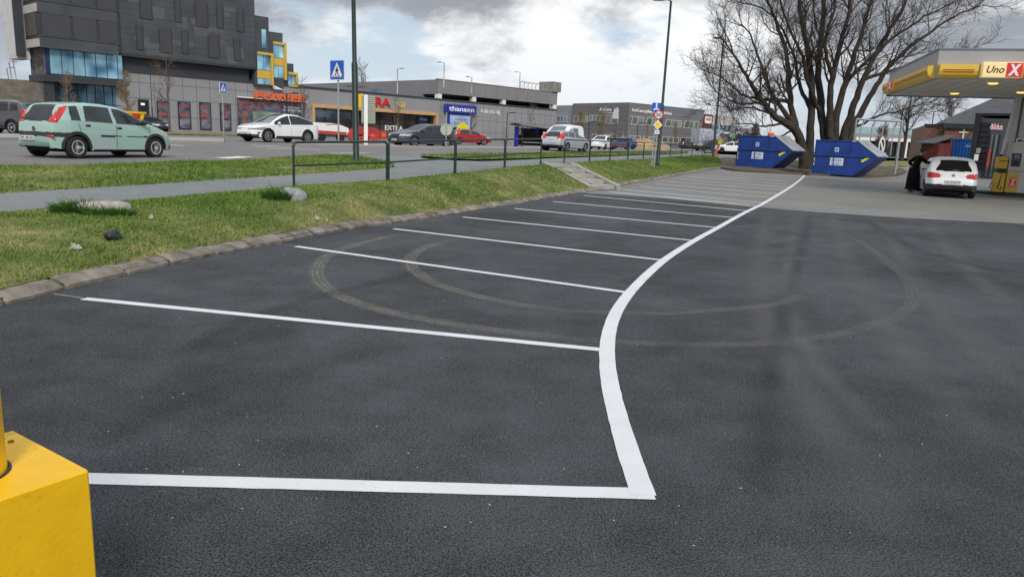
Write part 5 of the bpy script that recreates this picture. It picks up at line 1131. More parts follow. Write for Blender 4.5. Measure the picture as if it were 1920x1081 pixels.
pbox(tw.t, 'fin_edge', m_dark, sl_-.93, sl_-.2, 3.3, 3.548, gz['top']-1.0, TT)
b = MB(); b.box(gl-.12, gl-.002, .36, 4.2, gz['mid']-.1, gz['top']-.05); fl = b.build('flank_lattice', M('lattice_cladding', (.11,.10,.09), .7, var=.3, vs=2), tw.t)
bb = MB(); rr_ = random.Random(2)
for k in range(14): v_ = .4+k*.27; bb.box(gl-.16, gl-.1205, v_, v_+.07, gz['mid']+rr_.uniform(0,1), gz['top']-.3-rr_.uniform(0,1))
bb.build('lattice_bar', m_dark, fl)
# ---------------- stone terraces at the far left
p = hit(0,205,lambda x, y: 1.3); st = Fac((-60,196), 88, (76,192), 92, 'stone_terrace', 'broad stepped stone terrace wall behind the grey SUV', 'wall', zb=.6)
zt = st.uz(0,143)[1]; nst = 14
for k in range(nst):
    z0, z1 = zt*k/nst, zt*(k+1)/nst; MB().box(st.u(-80), st.u(94)+k*-.06+.9, k*.42, k*.42+6, z0, z1-.02).build('step_course', M('terrace_stone', (.17,.155,.13), .9, var=.3, vs=1.2, bump=.3, bs=10), st.t)
b = MB(); e0 = st.u(94)
b.loft([[(e0+.2-.06*k, k*.42-.3, zt*k/nst), (e0+1.3-.06*k, k*.42-.3, zt*k/nst), (e0+1.3-.06*k, k*.42+6, zt*k/nst), (e0+.2-.06*k, k*.42+6, zt*k/nst)] for k in (0, nst//2, nst)]).build('edge_wall', M('terrace_rubble', (.07,.062,.052), .95, var=.6, vs=4, bump=1, bs=6), st.t)
for px, yt, yb, lb in [(17,128,160,'thin lamp post leftmost of three above the stone terrace'),(23,117,160,'thin lamp post between two others above the stone terrace'),(31,108,160,'tallest of three lamp posts above the stone terrace'),(40,150,190,'lamp mast standing on the stone terrace slope')]:
    if px == 40: continue
    p = atY(px+3, 172, 97); lamp(p, None, None, atY(px, yt, 97).z-p.z, lb, head=1, r0=.10, r1=.08, arm=.4, group='lamps above the stone terrace', mat=m_galv, lean=R(-4))
# ---------------- animal hospital building
ac = Fac((1066,270), 172, (1172,270), 158, 'clinic_building', 'dark grey clad clinic with tilted end and white lettering', zb=1.0)
HA = ac.uz(1180,192)[1]; ue = ac.u(1180, 200)
m_clin = M('clinic_cladding', (.155,.153,.163), .65, var=.06, vs=.3); m_clinl = M('clinic_cladding_pale', (.25,.26,.27), .65, var=.06, vs=.3)
uL, uM = ac.u(1040, 230), ac.u(1072, 230)
b = MB(); b.box(uM, ue, 0, .5, 0, HA); b.box(uM, ue-7, .502, 26, 0, HA-.02); wA = b.build('main_wall', m_clin, ac.t)
b = MB(); b.box(uL, uM-.002, .3, 30, 0, HA-.35); b.build('pale_wing', m_clinl, ac.t)
bb = MB()
for z in np.arange(.9, HA, .9): bb.box(uM, ue, -.02, -.002, z-.02, z+.02)
bb.build('cladding_joint', m_seam, wA)
def clinwin(fac, x0, x1, y0, y1, n, mat=m_winlit, v=0, slant=0, parent=None):
    u0, u1 = fac.u(x0, y1, v), fac.u(x1, y1, v); z1, z0 = fac.uz(x0, y0, v)[1], fac.uz(x0, y1, v)[1]; sh = (z1-z0)*slant
    f = MB(); fr_ = .12
    f.prism([(u0-fr_, z0-fr_), (u1+fr_, z0-fr_), (u1+fr_, z0), (u0-fr_, z0)], v-.08, v-.002); f.prism([(u0-fr_+sh, z1), (u1+fr_+sh, z1), (u1+fr_+sh, z1+fr_), (u0-fr_+sh, z1+fr_)], v-.08, v-.002)
    w_ = (u1-u0)/n
    for i in range(n+1):
        u = u0+w_*i; f.prism([(u-.08, z0+.001), (u+.08, z0+.001), (u+.08+sh, z1-.001), (u-.08+sh, z1-.001)], v-.075, v-.003)
    fo = f.build('window', m_frame, parent or fac.t)
    for i in range(n):
        a, c = u0+w_*i+.09, u0+w_*(i+1)-.09; MB().prism([(a, z0), (c, z0), (c+sh, z1), (a+sh, z1)], v-.05, v-.004).build('pane', mat if (i+n) % 3 else m_shop, fo)
for x0, x1, y0, y1, n in [(1076,1101,218,228,3),(1105,1131,217,227,4),(1136,1158,216,231,2),(1110,1134,252,262,3),(1136,1156,252,262,2)]: clinwin(ac, x0, x1, y0, y1, n)
clinwin(ac, 1044, 1063, 218, 228, 3, m_bglassd, v=.3)
ftext2(ac, 'AniCura', 1124, 1146, 1124, 202, 209, m_white, ext=.1, bold=.01)
b = MB()
for k, (dx, h_) in enumerate(((0,.6),(1,1.2),(2,.9),(3,1.3),(4,1.1))): u = ac.u(1148)+k*.33; b.box(u, u+.22, -.12, -.004, HA*.70, HA*.70+h_*1.35)
b.box(ac.u(1148), ac.u(1158)+.1, -.1, -.0045, HA*.64, HA*.70-.002); b.build('hand_emblem', m_white, ac.t); pbox(ac.t, 'lettering_rule', m_white, ac.u(1125), ac.u(1147), -.08, -.003, ac.uz(1124,212)[1], ac.uz(1124,211)[1])
ab = Fac((1166,272), 158, (1310,276), 178, None, None, zb=1.0); abT = bpy.data.objects.new('leaning_block', None)
# right block leans outward: a prism whose end edges slope
vv = lambda x, y: ab.uz(x, y, 0)
b = MB(); pts = [vv(1165,276), vv(1309,280), vv(1322,205.5), vv(1181,192)]; pts[0] = (pts[0][0], 0); pts[1] = (pts[1][0], 0); HB_ = pts[3][1]; pts[2] = (pts[2][0], HB_)
b.prism(pts, 0, .5); b.prism([(pts[0][0]+6, 0), (pts[1][0], 0), (pts[2][0], HB_-.02), (pts[3][0]+6, HB_-.02)], .502, 20); lw = b.build('leaning_wall', m_clin, ac.t)
def to_local(o):   # express facade-frame mesh in the clinic's own frame
    Mx = (Matrix.Translation(ac.A) @ Matrix.Rotation(ac.rot, 4, 'Z')).inverted() @ (Matrix.Translation(ab.A) @ Matrix.Rotation(ab.rot, 4, 'Z')); o.data.transform(Mx)
before = set(bpy.data.objects)
bb = MB()
for z in np.arange(.9, HB_, .9):
    f0 = z/HB_; bb.box(pts[0][0]*(1-f0)+pts[3][0]*f0, pts[1][0]*(1-f0)+pts[2][0]*f0, -.02, -.002, z-.02, z+.02)
bb.build('cladding_joint', m_seam, ac.t)
ab.t = ac.t
for x0, x1, y0, y1, n in [(1172,1205,218,232,3),(1211,1240,221,234,3),(1247,1276,225,236,3),(1282,1308,227,239,3),(1167,1199,254,264,3),(1205,1233,256,265,3),(1241,1271,257,266,3),(1275,1304,258,266,3)]: clinwin(ab, x0, x1, y0, y1, n, slant=.2)
ftext2(ab, 'AniCura Jeløy Dyresykehus', 1184, 1259, 1184, 203, 211, m_white, ext=.1, bold=.01)
for o_ in (set(bpy.data.objects)-before) | {lw}: to_local(o_)
bpy.data.objects.remove(abT)
# ---------------- car dealer building further right
ma = Fac((1322,278), 192, (1384,279), 205, 'dealer_building', 'cream and brown showroom with glazed band beyond the clinic', zb=1.0)
zz_ = lambda y, x=1330: ma.uz(x, y)[1]
m_cream = M('cream_cladding', (.50,.49,.46), .7, var=.08, vs=.5)
pbox(ma.t, 'brown_tower', M('brown_cladding', (.13,.035,.025), .7), ma.u(1316), ma.u(1331), -.6, 12, 0, zz_(215)); wt_ = pbox(ma.t, 'white_sign', m_white, ma.u(1316), ma.u(1328), -.75, -.602, zz_(232), zz_(219)); text('MAR', ma.u(1318), ma.u(1327), zz_(227), zz_(222), -.7505, m_signred, wt_, ext=.03, bold=.02)
pbox(ma.t, 'wall', m_cream, ma.u(1331)+.002, ma.u(1385), 0, 20, 0, zz_(218, 1360)); q = pbox(ma.t, 'window_band', m_bglassd, ma.u(1332), ma.u(1384), -.1, -.002, zz_(243), zz_(233))
b = MB()
for k in range(8): u = ma.u(1332)+(ma.u(1384)-ma.u(1332))*k/7; b.box(u-.1, u+.1, -.15, -.1005, zz_(243), zz_(233))
b.build('mullion', m_white, q)
pbox(ma.t, 'balcony', m_white, ma.u(1331), ma.u(1386), -1.4, -.003, zz_(249), zz_(245)); pbox(ma.t, 'ground_floor_glass', m_shop, ma.u(1350), ma.u(1384), -.1, -.004, 0, zz_(254)); pbox(ma.t, 'grey_annex', m_panel, ma.u(1385)+.002, ma.u(1393), -3, 10, 0, zz_(236))
tk = Fac((1310,276), 168, (1350,277), 172, 'box_trailer', 'pale box trailer parked in front of the cream showroom', 'trailer', zb=1.0); hz_ = tk.uz(1320,241)[1]
pbox(tk.t, 'body', M('pale_box', (.42,.46,.52), .5, var=.06), 0, tk.len, 0, 2.5, 1.3, hz_); b = MB(); 
pbox(tk.t, 'dark_base', m_black, .2, tk.len-.2, .1, 2.4, .5, 1.298)
for u in (1.2, tk.len-1.4): MB().lathe([(.5,0),(.5,.3)], (u,-.05,.5), 14, 'y').build('wheel', m_tyre, tk.t)
# ================================================================ FUEL STATION AND THE RIGHT SIDE
m_fascia = M('fascia_grey', (.33,.33,.33), .55, var=.06, vs=.8); m_soff = M('soffit_panel', (.62,.58,.52), .7, var=.08, vs=.6)
m_fyel = M('fascia_yellow', (.74,.47,.045), .4, var=.05); m_lit = M('lit_sign_yellow', (.80,.62,.30), .4, var=.03, emit=.25); m_redl = M('lit_sign_red', (.62,.02,.02), .4, emit=.12, var=.02)
m_amber = M('amber_stripe', (.30,.06,.02), .5); m_lamp = M('canopy_lamp_glass', (1.0,.72,.12), .4, emit=1.3, var=.02)
zS = 4.2; c0 = hit(1754,146.5,zS)
cn = thing('station_canopy', 'grey fuel station canopy with yellow curved fascia boxes and a lit sign', 'canopy', (c0.x, c0.y, 0), R(-15.7))
WC, DC, HF_ = 13.0, 8.2, .90
b = MB(); b.box(0, WC, 0, DC, zS+.02, zS+HF_, .0); deck = b.build('roof_deck', m_fascia, cn)
b = MB(); b.box(.1, WC-.1, .1, DC-.1, zS-.03, zS+.018); so_ = b.build('soffit', m_soff, cn)
bb = MB()
for k in range(1, 26): bb.box(k*.5-.008, k*.5+.008, .1, DC-.1, zS-.038, zS-.0302)
bb.build('soffit_joint', M('soffit_joint_grey', (.35,.33,.3), .8), so_)
b = MB(); b.box(-.02, WC, DC-.12, DC+.02, zS-.06, zS+.0); b.build('back_edge', m_black, cn)
pbox(cn, 'roof_edging', M('blue_grey_edge', (.16,.18,.25), .5), -.03, WC+.03, -.03, DC+.03, zS+HF_+.002, zS+HF_+.05)
def fbox(u0, u1, side, name='fascia_box', mat=m_fyel):
    # curved front: quarter-round profile (depth, z)
    pr = [(0, zS+.0), (-.10, zS+.02), (-.19, zS+.10), (-.24, zS+.22), (-.24, zS+.40), (0, zS+.44)]
    b = MB()
    if side == 'f': b.loft([[(u, d_, z) for d_, z in pr] for u in (u0, u1)])
    else: b.loft([[(d_, u, z) for d_, z in pr] for u in (u0, u1)])
    o = b.build(name, mat, cn)
    for zq, hh, mt in ((.235,.028,m_amber),(.18,.022,m_signyel if 0 else m_amber)):
        q = MB(); a_ = -.246 if zq > .22 else -.238
        if side == 'f': q.box(u0+.1, u1-.12, a_-.004, a_+.002, zS+zq, zS+zq+hh)
        else: q.box(a_-.004, a_+.002, u0+.1, u1-.12, zS+zq, zS+zq+hh)
        q.build('stripe', mt, o)
    return o
px_ = lambda x: (atY(x, 120, c0.y).x-c0.x)   # along the front edge, near enough
fl_ = lambda x: (lambda d: ((CAM+d*((c0-CAM).dot(nf)/d.dot(nf)))-c0).dot(uf))(ray(x, 130))
uf = Vector((math.cos(R(-15.7)), math.sin(R(-15.7)), 0)); nf = Vector((-uf.y, uf.x, 0))
fbox(fl_(1758)+.02, fl_(1831), 'f'); fbox(fl_(1917), fl_(1917)+1.9, 'f'); fbox(fl_(1917)+4, fl_(1917)+5.9, 'f')
for a_ in (fl_(1838), fl_(1917)+2.05):
    q = pbox(cn, 'lit_sign_box', m_lit, a_, a_+fl_(1913)-fl_(1838), -.28, -.002, zS+.02, zS+.50, .02); w_ = fl_(1913)-fl_(1838)
    text('Uno', a_+w_*.10, a_+w_*.54, zS+.16, zS+.38, -.2805, m_signblack, q, ext=.01, bold=.012, shear=.25)
    rx = pbox(q, 'red_field', m_redl, a_+w_*.59, a_+w_*.985, -.292, -.2805, zS+.04, zS+.48)
    text('X', a_+w_*.63, a_+w_*.94, zS+.08, zS+.44, -.2925, m_white, rx, ext=.008, bold=.05, shear=.15)
fbox(.15, 5.6, 's'); fbox(7.0, 8.1, 's')
q = MB().box(-.26, -.002, 5.65, 6.95, zS+.02, zS+.46).build('side_sign_box', m_fyel, cn); q2 = MB().box(-.27, -.2605, 5.8, 6.75, zS+.04, zS+.44).build('red_field', m_redl, q); text('X', 6.65, 5.9, zS+.08, zS+.4, -.2705, m_white, q2, ext=.01, face='-x', bold=.04)
for (px, py) in ((1790,175), (1862,156), (1915,173)):
    p = hit(px, py, zS-.03)-Vector((c0.x, c0.y, 0)); x_, y_ = p.dot(uf), p.dot(nf)
    MB().lathe([(.02,zS-.075),(.11,zS-.07),(.155,zS-.045),(.165,zS-.031)], (x_, y_, 0), 18).build('ceiling_lamp', m_lamp, cn)
# column, pump island and pump
pb_ = hit(1884,366,ZL); col_d = pb_-Vector((c0.x, c0.y, 0)); cx_, cy_ = col_d.dot(uf)+.15, col_d.dot(nf)+.35; zg = pb_.z
m_col = M('column_grey', (.55,.56,.56), .5, var=.08, vs=2)
cm = MB(); cm.loft([[(cx_-.42+dx, cy_-.18, z), (cx_+.42+dx, cy_-.18, z), (cx_+.42+dx, cy_+.18, z), (cx_-.42+dx, cy_+.18, z)] for dx, z in ((-.12, zg+.14), (.22, zS-.031))]); cl_ = cm.build('column', m_col, cn)
pbox(cl_, 'column_shade_strip', M('column_shadow_strip', (.10,.10,.10), .6), cx_-.06, cx_+.02, cy_-.20, cy_-.1805, zg+1.2, zS-.06)  # dark strip that paints shade down the column face
isl_ = thing('pump_island', 'low dark kerbed pump island under the canopy column', 'pump island', (c0.x, c0.y, 0), R(-15.7))
ring = lambda o, z: [(cx_-.9-o+.9*(1-math.cos(t)) if 0 else cx_+1.2-2.4*math.cos(t)*(1 if math.cos(t) > 0 else 0)*1.0-(o if math.cos(t) > 0 else 0)+ (5 if math.cos(t) < -.01 else 0), cy_+(.75+o)*math.sin(t), z) for t in np.linspace(-math.pi*.5, math.pi*.5, 15)] + [(cx_+6, cy_+.75+o, z), (cx_+6, cy_-.75-o, z)]
MB().loft([ring(0, zg-.05), ring(.0, zg+.10), ring(-.04, zg+.13)]).build('kerb_body', M('island_kerb', (.06,.06,.06), .8, var=.3), isl_)
pk = thing('fuel_pump', 'white fuel pump with yellow lower panel and hanging black hoses', 'fuel pump', (c0.x, c0.y, 0), R(-15.7))
a0, a1, v0, v1 = cx_-.30, cx_+.9, cy_-.75, cy_-.2; z0 = zg+.132
m_pw = M('pump_white', (.62,.61,.58), .45, var=.05)
MB().box(a0, a1, v0, v1, z0, z0+2.0, .03).build('cabinet', m_pw, pk)
yb_ = pbox(pk, 'yellow_panel', m_fyel, a0-.012, a0+.42, v0-.012, v0-.001, z0+.03, z0+.78); rq = pbox(yb_, 'red_field', m_redl, a0+.10, a0+.34, v0-.02, v0-.0125, z0+.22, z0+.62); text('X', a0+.13, a0+.31, z0+.26, z0+.58, v0-.0205, m_white, rq, ext=.006, bold=.05, shear=.15)
pbox(pk, 'side_yellow_panel', m_fyel, a0-.014, a0-.001, v0, v1, z0+.03, z0+.78)
dp = pbox(pk, 'display', M('navy_display', (.02,.025,.06), .3), a0+.05, a0+.38, v0-.03, v0-.001, z0+1.05, z0+1.58); pbox(dp, 'screen', m_cglassb, a0+.12, a0+.31, v0-.04, v0-.0305, z0+1.36, z0+1.52); pbox(dp, 'card_reader', m_trim, a0+.13, a0+.30, v0-.045, v0-.0305, z0+1.1, z0+1.26)
pbox(pk, 'middle_seam', m_seam, a0-.003, a1, v0-.006, v0-.0012, z0+.84, z0+.86); text('95 98 D', a0+.06, a0+.36, z0+.90, z0+.96, v0-.0015, m_signred, pk, ext=.003)
pbox(pk, 'logo_plate', m_galv, a0+.6, a0+.9, v0-.01, v0-.001, z0+1.2, z0+1.5)
for k in range(4):
    x0 = a0-.05-.02*k; MB().tube([(x0, v0+.1+.12*k, z0+1.25), (x0-.10, v0+.06+.12*k, z0+1.15), (x0-.16-.03*k, v0+.04+.1*k, z0+.6), (x0-.24-.05*k, v0+.0+.1*k, z0+.16), (x0-.12, v0+.02+.1*k, z0+.10), (x0-.01, v0+.1+.1*k, z0+.55), (x0+.03, v0+.12+.1*k, z0+.8)], .018, 6).build('hose', m_black, pk, 50)
for k in range(2): MB().box(a0-.14, a0-.003, v0+.1+.3*k, v0+.22+.3*k, z0+1.0, z0+1.3, .02).build('nozzle_holster', m_trim, pk)
b = MB()
for k in range(3): b.tube([(a0-.02-.03*k, v0+.2*k, z0+1.25), (a0+.02-.03*k, v0+.2*k, z0+2.05)], .012, 5)
b.build('hose_mast', m_galv, pk)
bn = thing('litter_bin', 'yellow litter bin with black lid rim against the canopy column', 'litter bin', (c0.x, c0.y, 0), R(-15.7))
MB().box(cx_-0.72, cx_-0.34, cy_-.72, cy_-.40, z0, z0+.78, .02).build('lower_body', m_fyel, bn); MB().box(cx_-0.72, cx_-0.34, cy_-.72, cy_-.40, z0+.95, z0+1.42, .02).build('upper_body', m_fyel, bn); MB().box(cx_-0.66, cx_-0.38, cy_-.73, cy_-.45, z0+.782, z0+.948).build('slot', m_black, bn); MB().box(cx_-0.66, cx_-0.32, cy_-.75, cy_-.38, z0+1.25, z0+1.28).build('lid_rim', m_black, bn)
MB().box(cx_-0.66, cx_-0.54, cy_-.62, cy_-.52, z0+1.43, z0+1.52).build('top_clip', m_trim, bn)
pr = thing('camera_notice', 'white and blue camera surveillance notice on the canopy column', 'notice', (c0.x, c0.y, 0), R(-15.7))
zn = atY(1899,268,pb_.y).z
un = cx_+.14; MB().box(un-.17, un+.17, cy_-.215, cy_-.203, zn-.2, zn+.2).build('plate', m_white, pr); MB().box(un-.13, un+.13, cy_-.222, cy_-.2155, zn-.16, zn-.02).build('blue_field', m_signblue, pr); MB().prism([(un-.10, zn+.04), (un+.06, zn+.1), (un+.1, zn+.06), (un+.09, zn+.13), (un-.06, zn+.15), (un-.11, zn+.1)], cy_-.222, cy_-.2157).build('camera_symbol', m_signblack, pr)
# ---------------- dark tyre shop building and brick hall behind
bs = Fac((1828,345), 47, (2040,345), 43.5, 'tyre_shop_building', 'dark grey shop with white and red lettering behind the canopy column', zb=.45)
zz9 = lambda y, x=1850: bs.uz(x, y)[1]
H9 = zz9(222); e9 = bs.u(2040)
uA = bs.u(1829, 240); pbox(bs.t, 'wall', M('shop_dark_grey', (.062,.064,.072), .6, var=.08, vs=.5), uA, e9, 0, 14, 0, H9); pbox(bs.t, 'corner_pillar', m_black, uA-.05, bs.u(1838), -.35, -.002, 0, H9+.15); pbox(bs.t, 'roof_edge', m_black, uA-.1, e9, -.12, 14, H9+.152, H9+.3)
b = MB()
for k in range(9): z = .6+k*.32; b.box(bs.u(1840), bs.u(1858), -.12, -.003, z, z+.2)
b.build('tyre_rack', m_black, bs.t)
gq = pbox(bs.t, 'glass_door', M('glass_front', (.10,.115,.12), .05, var=.6, vs=.8, spec=.9), bs.u(1858), bs.u(1876), -.06, -.003, .1, zz9(252)); fr_ = MB()
for x in (1858, 1866, 1875): fr_.box(bs.u(x), bs.u(x)+.10, -.1, -.0605, .1, zz9(252))
fr_.build('frame', m_black, gq)
pbox(bs.t, 'display_window', m_shop, bs.u(1900), e9-1, -.05, -.003, .9, zz9(250)); pbox(bs.t, 'red_post', m_postred, bs.u(1863), bs.u(1867), -.5, -.3, .7, 1.8)
pbox(bs.t, 'paper_notice', m_white, bs.u(1837), bs.u(1845), -.38, -.3505, zz9(302), zz9(290)); pbox(bs.t, 'paper_notice', m_galv, bs.u(1839), bs.u(1847), -.38, -.3506, zz9(288), zz9(278))
m_pink = M('lit_pink_letter', (.75,.45,.45), .4, emit=.35)
text('Bildus', bs.u(1857), bs.u(1880), zz9(243), zz9(232), -.003, m_pink, bs.t, ext=.06, bold=.01); text('ing', bs.u(1907), bs.u(1921), zz9(238), zz9(230), -.003, m_pink, bs.t, ext=.06); text('AS', bs.u(1907), bs.u(1914), zz9(246), zz9(240), -.003, m_pink, bs.t, ext=.06)
bk = Fac((1728,296), 96, (1905,302), 92, 'brick_hall', 'red brick hall with dark pitched roof and a white cross on its wall', zb=.9)
zk = lambda y, x=1780: bk.uz(x, y)[1]
HK = zk(233); kb = bk.u(1905)
# brick courses within the material
mb_ = bpy.data.materials.new('brick_courses'); nt, N, L, bb_ = nodes_of(mb_); bt = N.new('ShaderNodeTexBrick'); tcn = N.new('ShaderNodeTexCoord'); mpn = N.new('ShaderNodeMapping'); mpn.inputs['Rotation'].default_value = (R(90), 0, 0); L.new(tcn.outputs['Object'], mpn.inputs[0]); L.new(mpn.outputs[0], bt.inputs['Vector'])
bt.inputs['Color1'].default_value = (.15,.058,.036,1); bt.inputs['Color2'].default_value = (.105,.043,.03,1); bt.inputs['Mortar'].default_value = (.19,.14,.11,1); bt.inputs['Scale'].default_value = 2.2; bt.inputs['Mortar Size'].default_value = .012; bt.inputs['Row Height'].default_value = .17
nn_ = N.new('ShaderNodeTexNoise'); nn_.inputs['Scale'].default_value = .6; nn_.inputs['Detail'].default_value = 6; L.new(tcn.outputs['Object'], nn_.inputs[0]); mxx = N.new('ShaderNodeMix'); mxx.data_type = 'RGBA'; mxx.blend_type = 'MULTIPLY'; mxx.inputs[0].default_value = .55; L.new(bt.outputs[0], mxx.inputs[6]); L.new(nn_.outputs['Color'], mxx.inputs[7]); sc2 = N.new('ShaderNodeVectorMath'); sc2.operation = 'SCALE'; sc2.inputs['Scale'].default_value = 1.6; L.new(mxx.outputs[2], sc2.inputs[0]); L.new(sc2.outputs[0], bb_.inputs['Base Color']); bb_.inputs['Roughness'].default_value = .9
b = MB(); um = bk.u(1772); b.box(0, um, .6, 22, 0, HK-.1); b.box(um+.002, kb, 0, 22, 0, HK); b.build('wall', mb_, bk.t)
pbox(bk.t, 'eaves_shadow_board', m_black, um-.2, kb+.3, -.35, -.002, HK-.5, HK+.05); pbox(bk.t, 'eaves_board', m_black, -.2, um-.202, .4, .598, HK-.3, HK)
ax, az_ = bk.uz(1790,231); bx_, bz_ = bk.uz(1880,172)
MB().loft([[(um-.6, -.4, HK+.06), (kb+2, -.4, HK+.06), (kb+2, 22, HK+.06), (um-.6, 22, HK+.06)], [(bk.u(1890), 8, zk(168)), (kb+2, 8, zk(168)), (kb+2, 12, zk(168)), (bk.u(1890), 12, zk(168))]]).build('roof', m_roof, bk.t)
uc, zc = bk.u(1808), zk(248); cr_ = MB(); cr_.box(uc-.09, uc+.09, -.12, -.003, zc-1.2, zc+.5).box(uc-.5, uc-.095, -.12, -.0032, zc-.05, zc+.12).box(uc+.095, uc+.5, -.12, -.0032, zc-.05, zc+.12); cr_.build('wall_cross', M('cross_white', (.55,.53,.48), .7), bk.t)
# blue container and red shed
sc = Fac((1757,302), 84, (1832,306), 79, 'shipping_container', 'bright blue corrugated shipping container in front of the brick hall', 'container', zb=.85)
m_cont = M('container_blue', (.012,.12,.44), .45, var=.12, vs=1.5); hc = 2.75
e_ = sc.len; b = MB(); b.box(0, e_, .08, 2.4, .1, hc); bdy = b.build('body', m_cont, sc.t)
b = MB(); xs_ = sc.u(1780)
for u in np.arange(xs_, e_-.1, .42): b.prism([(u, .079), (u+.06, .0), (u+.2, .0), (u+.26, .079)], .3, hc-.2, 'z')
b.build('corrugation', m_cont, bdy)
for u in (0, xs_/2): 
    d_ = pbox(sc.t, 'door_leaf', m_cont, u+.06, u+xs_/2-.06, .0, .079, .25, hc-.15); bb = MB()
    for k in (.35, .65): bb.tube([(u+xs_/2*k, -.03, .3), (u+xs_/2*k, -.03, hc-.2)], .035, 6)
    bb.build('lock_bar', m_cont, d_)
    MB().box(u+.25, u+xs_/2-.3, -.02, -.0005, hc-1.0, hc-.75).build('door_lettering', m_label, d_); MB().box(u+.3, u+xs_/2-.35, -.02, -.0005, hc-1.3, hc-1.15).build('door_lettering', m_label, d_)
pbox(sc.t, 'top_rail', m_cont, -.02, e_, -.03, .0795, hc-.14, hc+.03); text('OWHU 20', sc.u(1816), sc.u(1827), hc-.85, hc-.62, -.002, m_white, sc.t, ext=.01)
sh = Fac((1722,303), 82, (1757,305), 80, 'garden_shed', 'small dark red shed with lean-to roof left of the blue container', 'shed', zb=.85)
m_shed = M('falu_red', (.10,.018,.014), .85, var=.25, vs=4); ls = sh.len; hs = 2.2
b = MB(); b.box(.1, ls-.05, 0, 2, 0, hs); wl_ = b.build('wall', m_shed, sh.t)
bb = MB()
for u in np.arange(.2, ls-.1, .22): bb.box(u, u+.03, -.02, -.001, .05, hs-.05)
bb.build('batten', m_shed, wl_)
MB().loft([[(-.5, -.3, hs-.1), (ls-.5, -.3, hs-.1), (ls-.5, -.3, hs+.02), (-.5, -.3, hs+.02)], [(.8, 2.3, hs+.75), (ls+.1, 2.3, hs+.75), (ls+.1, 2.3, hs+.87), (.8, 2.3, hs+.87)]]).build('roof', m_roof, sh.t); MB().prism([(.1, hs), (ls-.05, hs), (ls-.05, hs+.6), (1.0, hs+.55)], 1.7, 1.9).build('gable', m_shed, sh.t)
# ---------------- steel frame with hoses and notices (self-service bay) beside the skip
fr = Fac((1645,331), 43.5, (1677,322), 45.5, 'steel_frame', 'tall galvanised steel frame with hanging rods beside the right skip', 'frame', zb=.42)
hf = fr.uz(1668,225)[1]; lf = fr.len+.1
MB().tube([(lf-.0,0,0),(lf+.05,0,hf)], .075, 8).build('post', m_galv, fr.t, 50); MB().tube([(.1,1.6,0),(.1,1.6,hf)], .05, 8).build('post', m_galv, fr.t, 50)
b = MB(); b.tube([(.1,1.6,hf),(lf+.05,0,hf)], .06, 8); b.build('top_beam', m_galv, fr.t, 50)
for k in range(4):
    f = .12+.24*k; x = .1+(lf-.05)*f; y = 1.6*(1-f); h0 = 1.2 if k > 1 else .9
    MB().tube([(x+.3,y,hf-.05),(x+.26,y,hf-.28),(x+.12,y,hf-.34),(x,y,hf-.22),(x-.02,y,hf-.5),(x-.05,y,h0)], .035, 6).build('hanging_rod', m_galv, fr.t, 50)
MB().box(.35,.62,.9,.95,1.55,2.0).build('yellow_box', m_fyel, fr.t)
ns_ = thing('prohibition_board', 'black board with a white crossed circle symbol on the steel frame', 'notice board', fr.A, fr.rot)
u0, u1 = fr.u(1641,280,.4), fr.u(1662,280,.4); z0, z1 = fr.uz(1650,288,.4)[1], fr.uz(1650,262,.4)[1]
bq = MB().box(u0, u1, .38, .42, z0-.45, z1).build('board', m_black, ns_)
um_, zm = (u0+u1)/2, z1-(z1-z0)*.42; rr_ = (u1-u0)*.28; b = MB(); n_ = 24
b.loft([[(um_+r_*math.cos(2*math.pi*k/n_), y, zm+r_*math.sin(2*math.pi*k/n_)) for k in range(n_)] for r_, y in ((rr_, .3795), (rr_, .365), (rr_*.7, .365), (rr_*.7, .3795))], cap=False); b.prism([(um_-rr_*.65, zm+rr_*.4), (um_-rr_*.4, zm+rr_*.65), (um_+rr_*.65, zm-rr_*.4), (um_+rr_*.4, zm-rr_*.65)], .366, .3792); b.build('crossed_circle', m_white, bq)
MB().box(u0+.08, u1-.08, .37, .3796, z0-.02, z0+.05).build('notice_line', m_white, bq); MB().box(u0+.14, u1-.14, .37, .3796, z0-.16, z0-.1).build('notice_line', m_white, bq)
# ---------------- distant hall and other background
hl = Fac((1600,292), 185, (1752,296), 180, 'distant_hall', 'distant low hall with teal roof band and white canopy edge', zb=1.1)
zh = lambda y: hl.uz(1690,y)[1]
pbox(hl.t, 'wall', M('hall_grey', (.22,.21,.23), .7, var=.1), 0, hl.len, 0, 20, 0, zh(253)); pbox(hl.t, 'glass_roof', M('teal_roof', (.30,.42,.42), .3, var=.15, vs=.2), 0, hl.len, 1, 20, zh(253)+.002, zh(240)); pbox(hl.t, 'white_band', m_white, 0, hl.len, -1.5, -.002, zh(266), zh(260)); pbox(hl.t, 'open_ground_floor', m_black, 1, hl.len-1, -.4, -.003, .1, zh(267))
for px in (1685, 1700, 1716, 1732): pbox(hl.t, 'column', m_white, hl.u(px), hl.u(px)+.5, -1.4, -.9, 0, zh(266)-.002)
hw = Fac((1355,283), 230, (1520,287), 220, 'distant_hall', 'pale grey hall glimpsed under the big tree between the skips', zb=1.1); pbox(hw.t, 'wall', M('hall_pale', (.34,.35,.37), .7, var=.2, vs=.1), hw.u(1440), hw.len, 0, 10, 0, hw.uz(1480,262)[1]); pbox(hw.t, 'dark_ground_floor', m_shop, hw.u(1445), hw.len-2, -.2, -.002, .2, hw.uz(1480,276)[1])
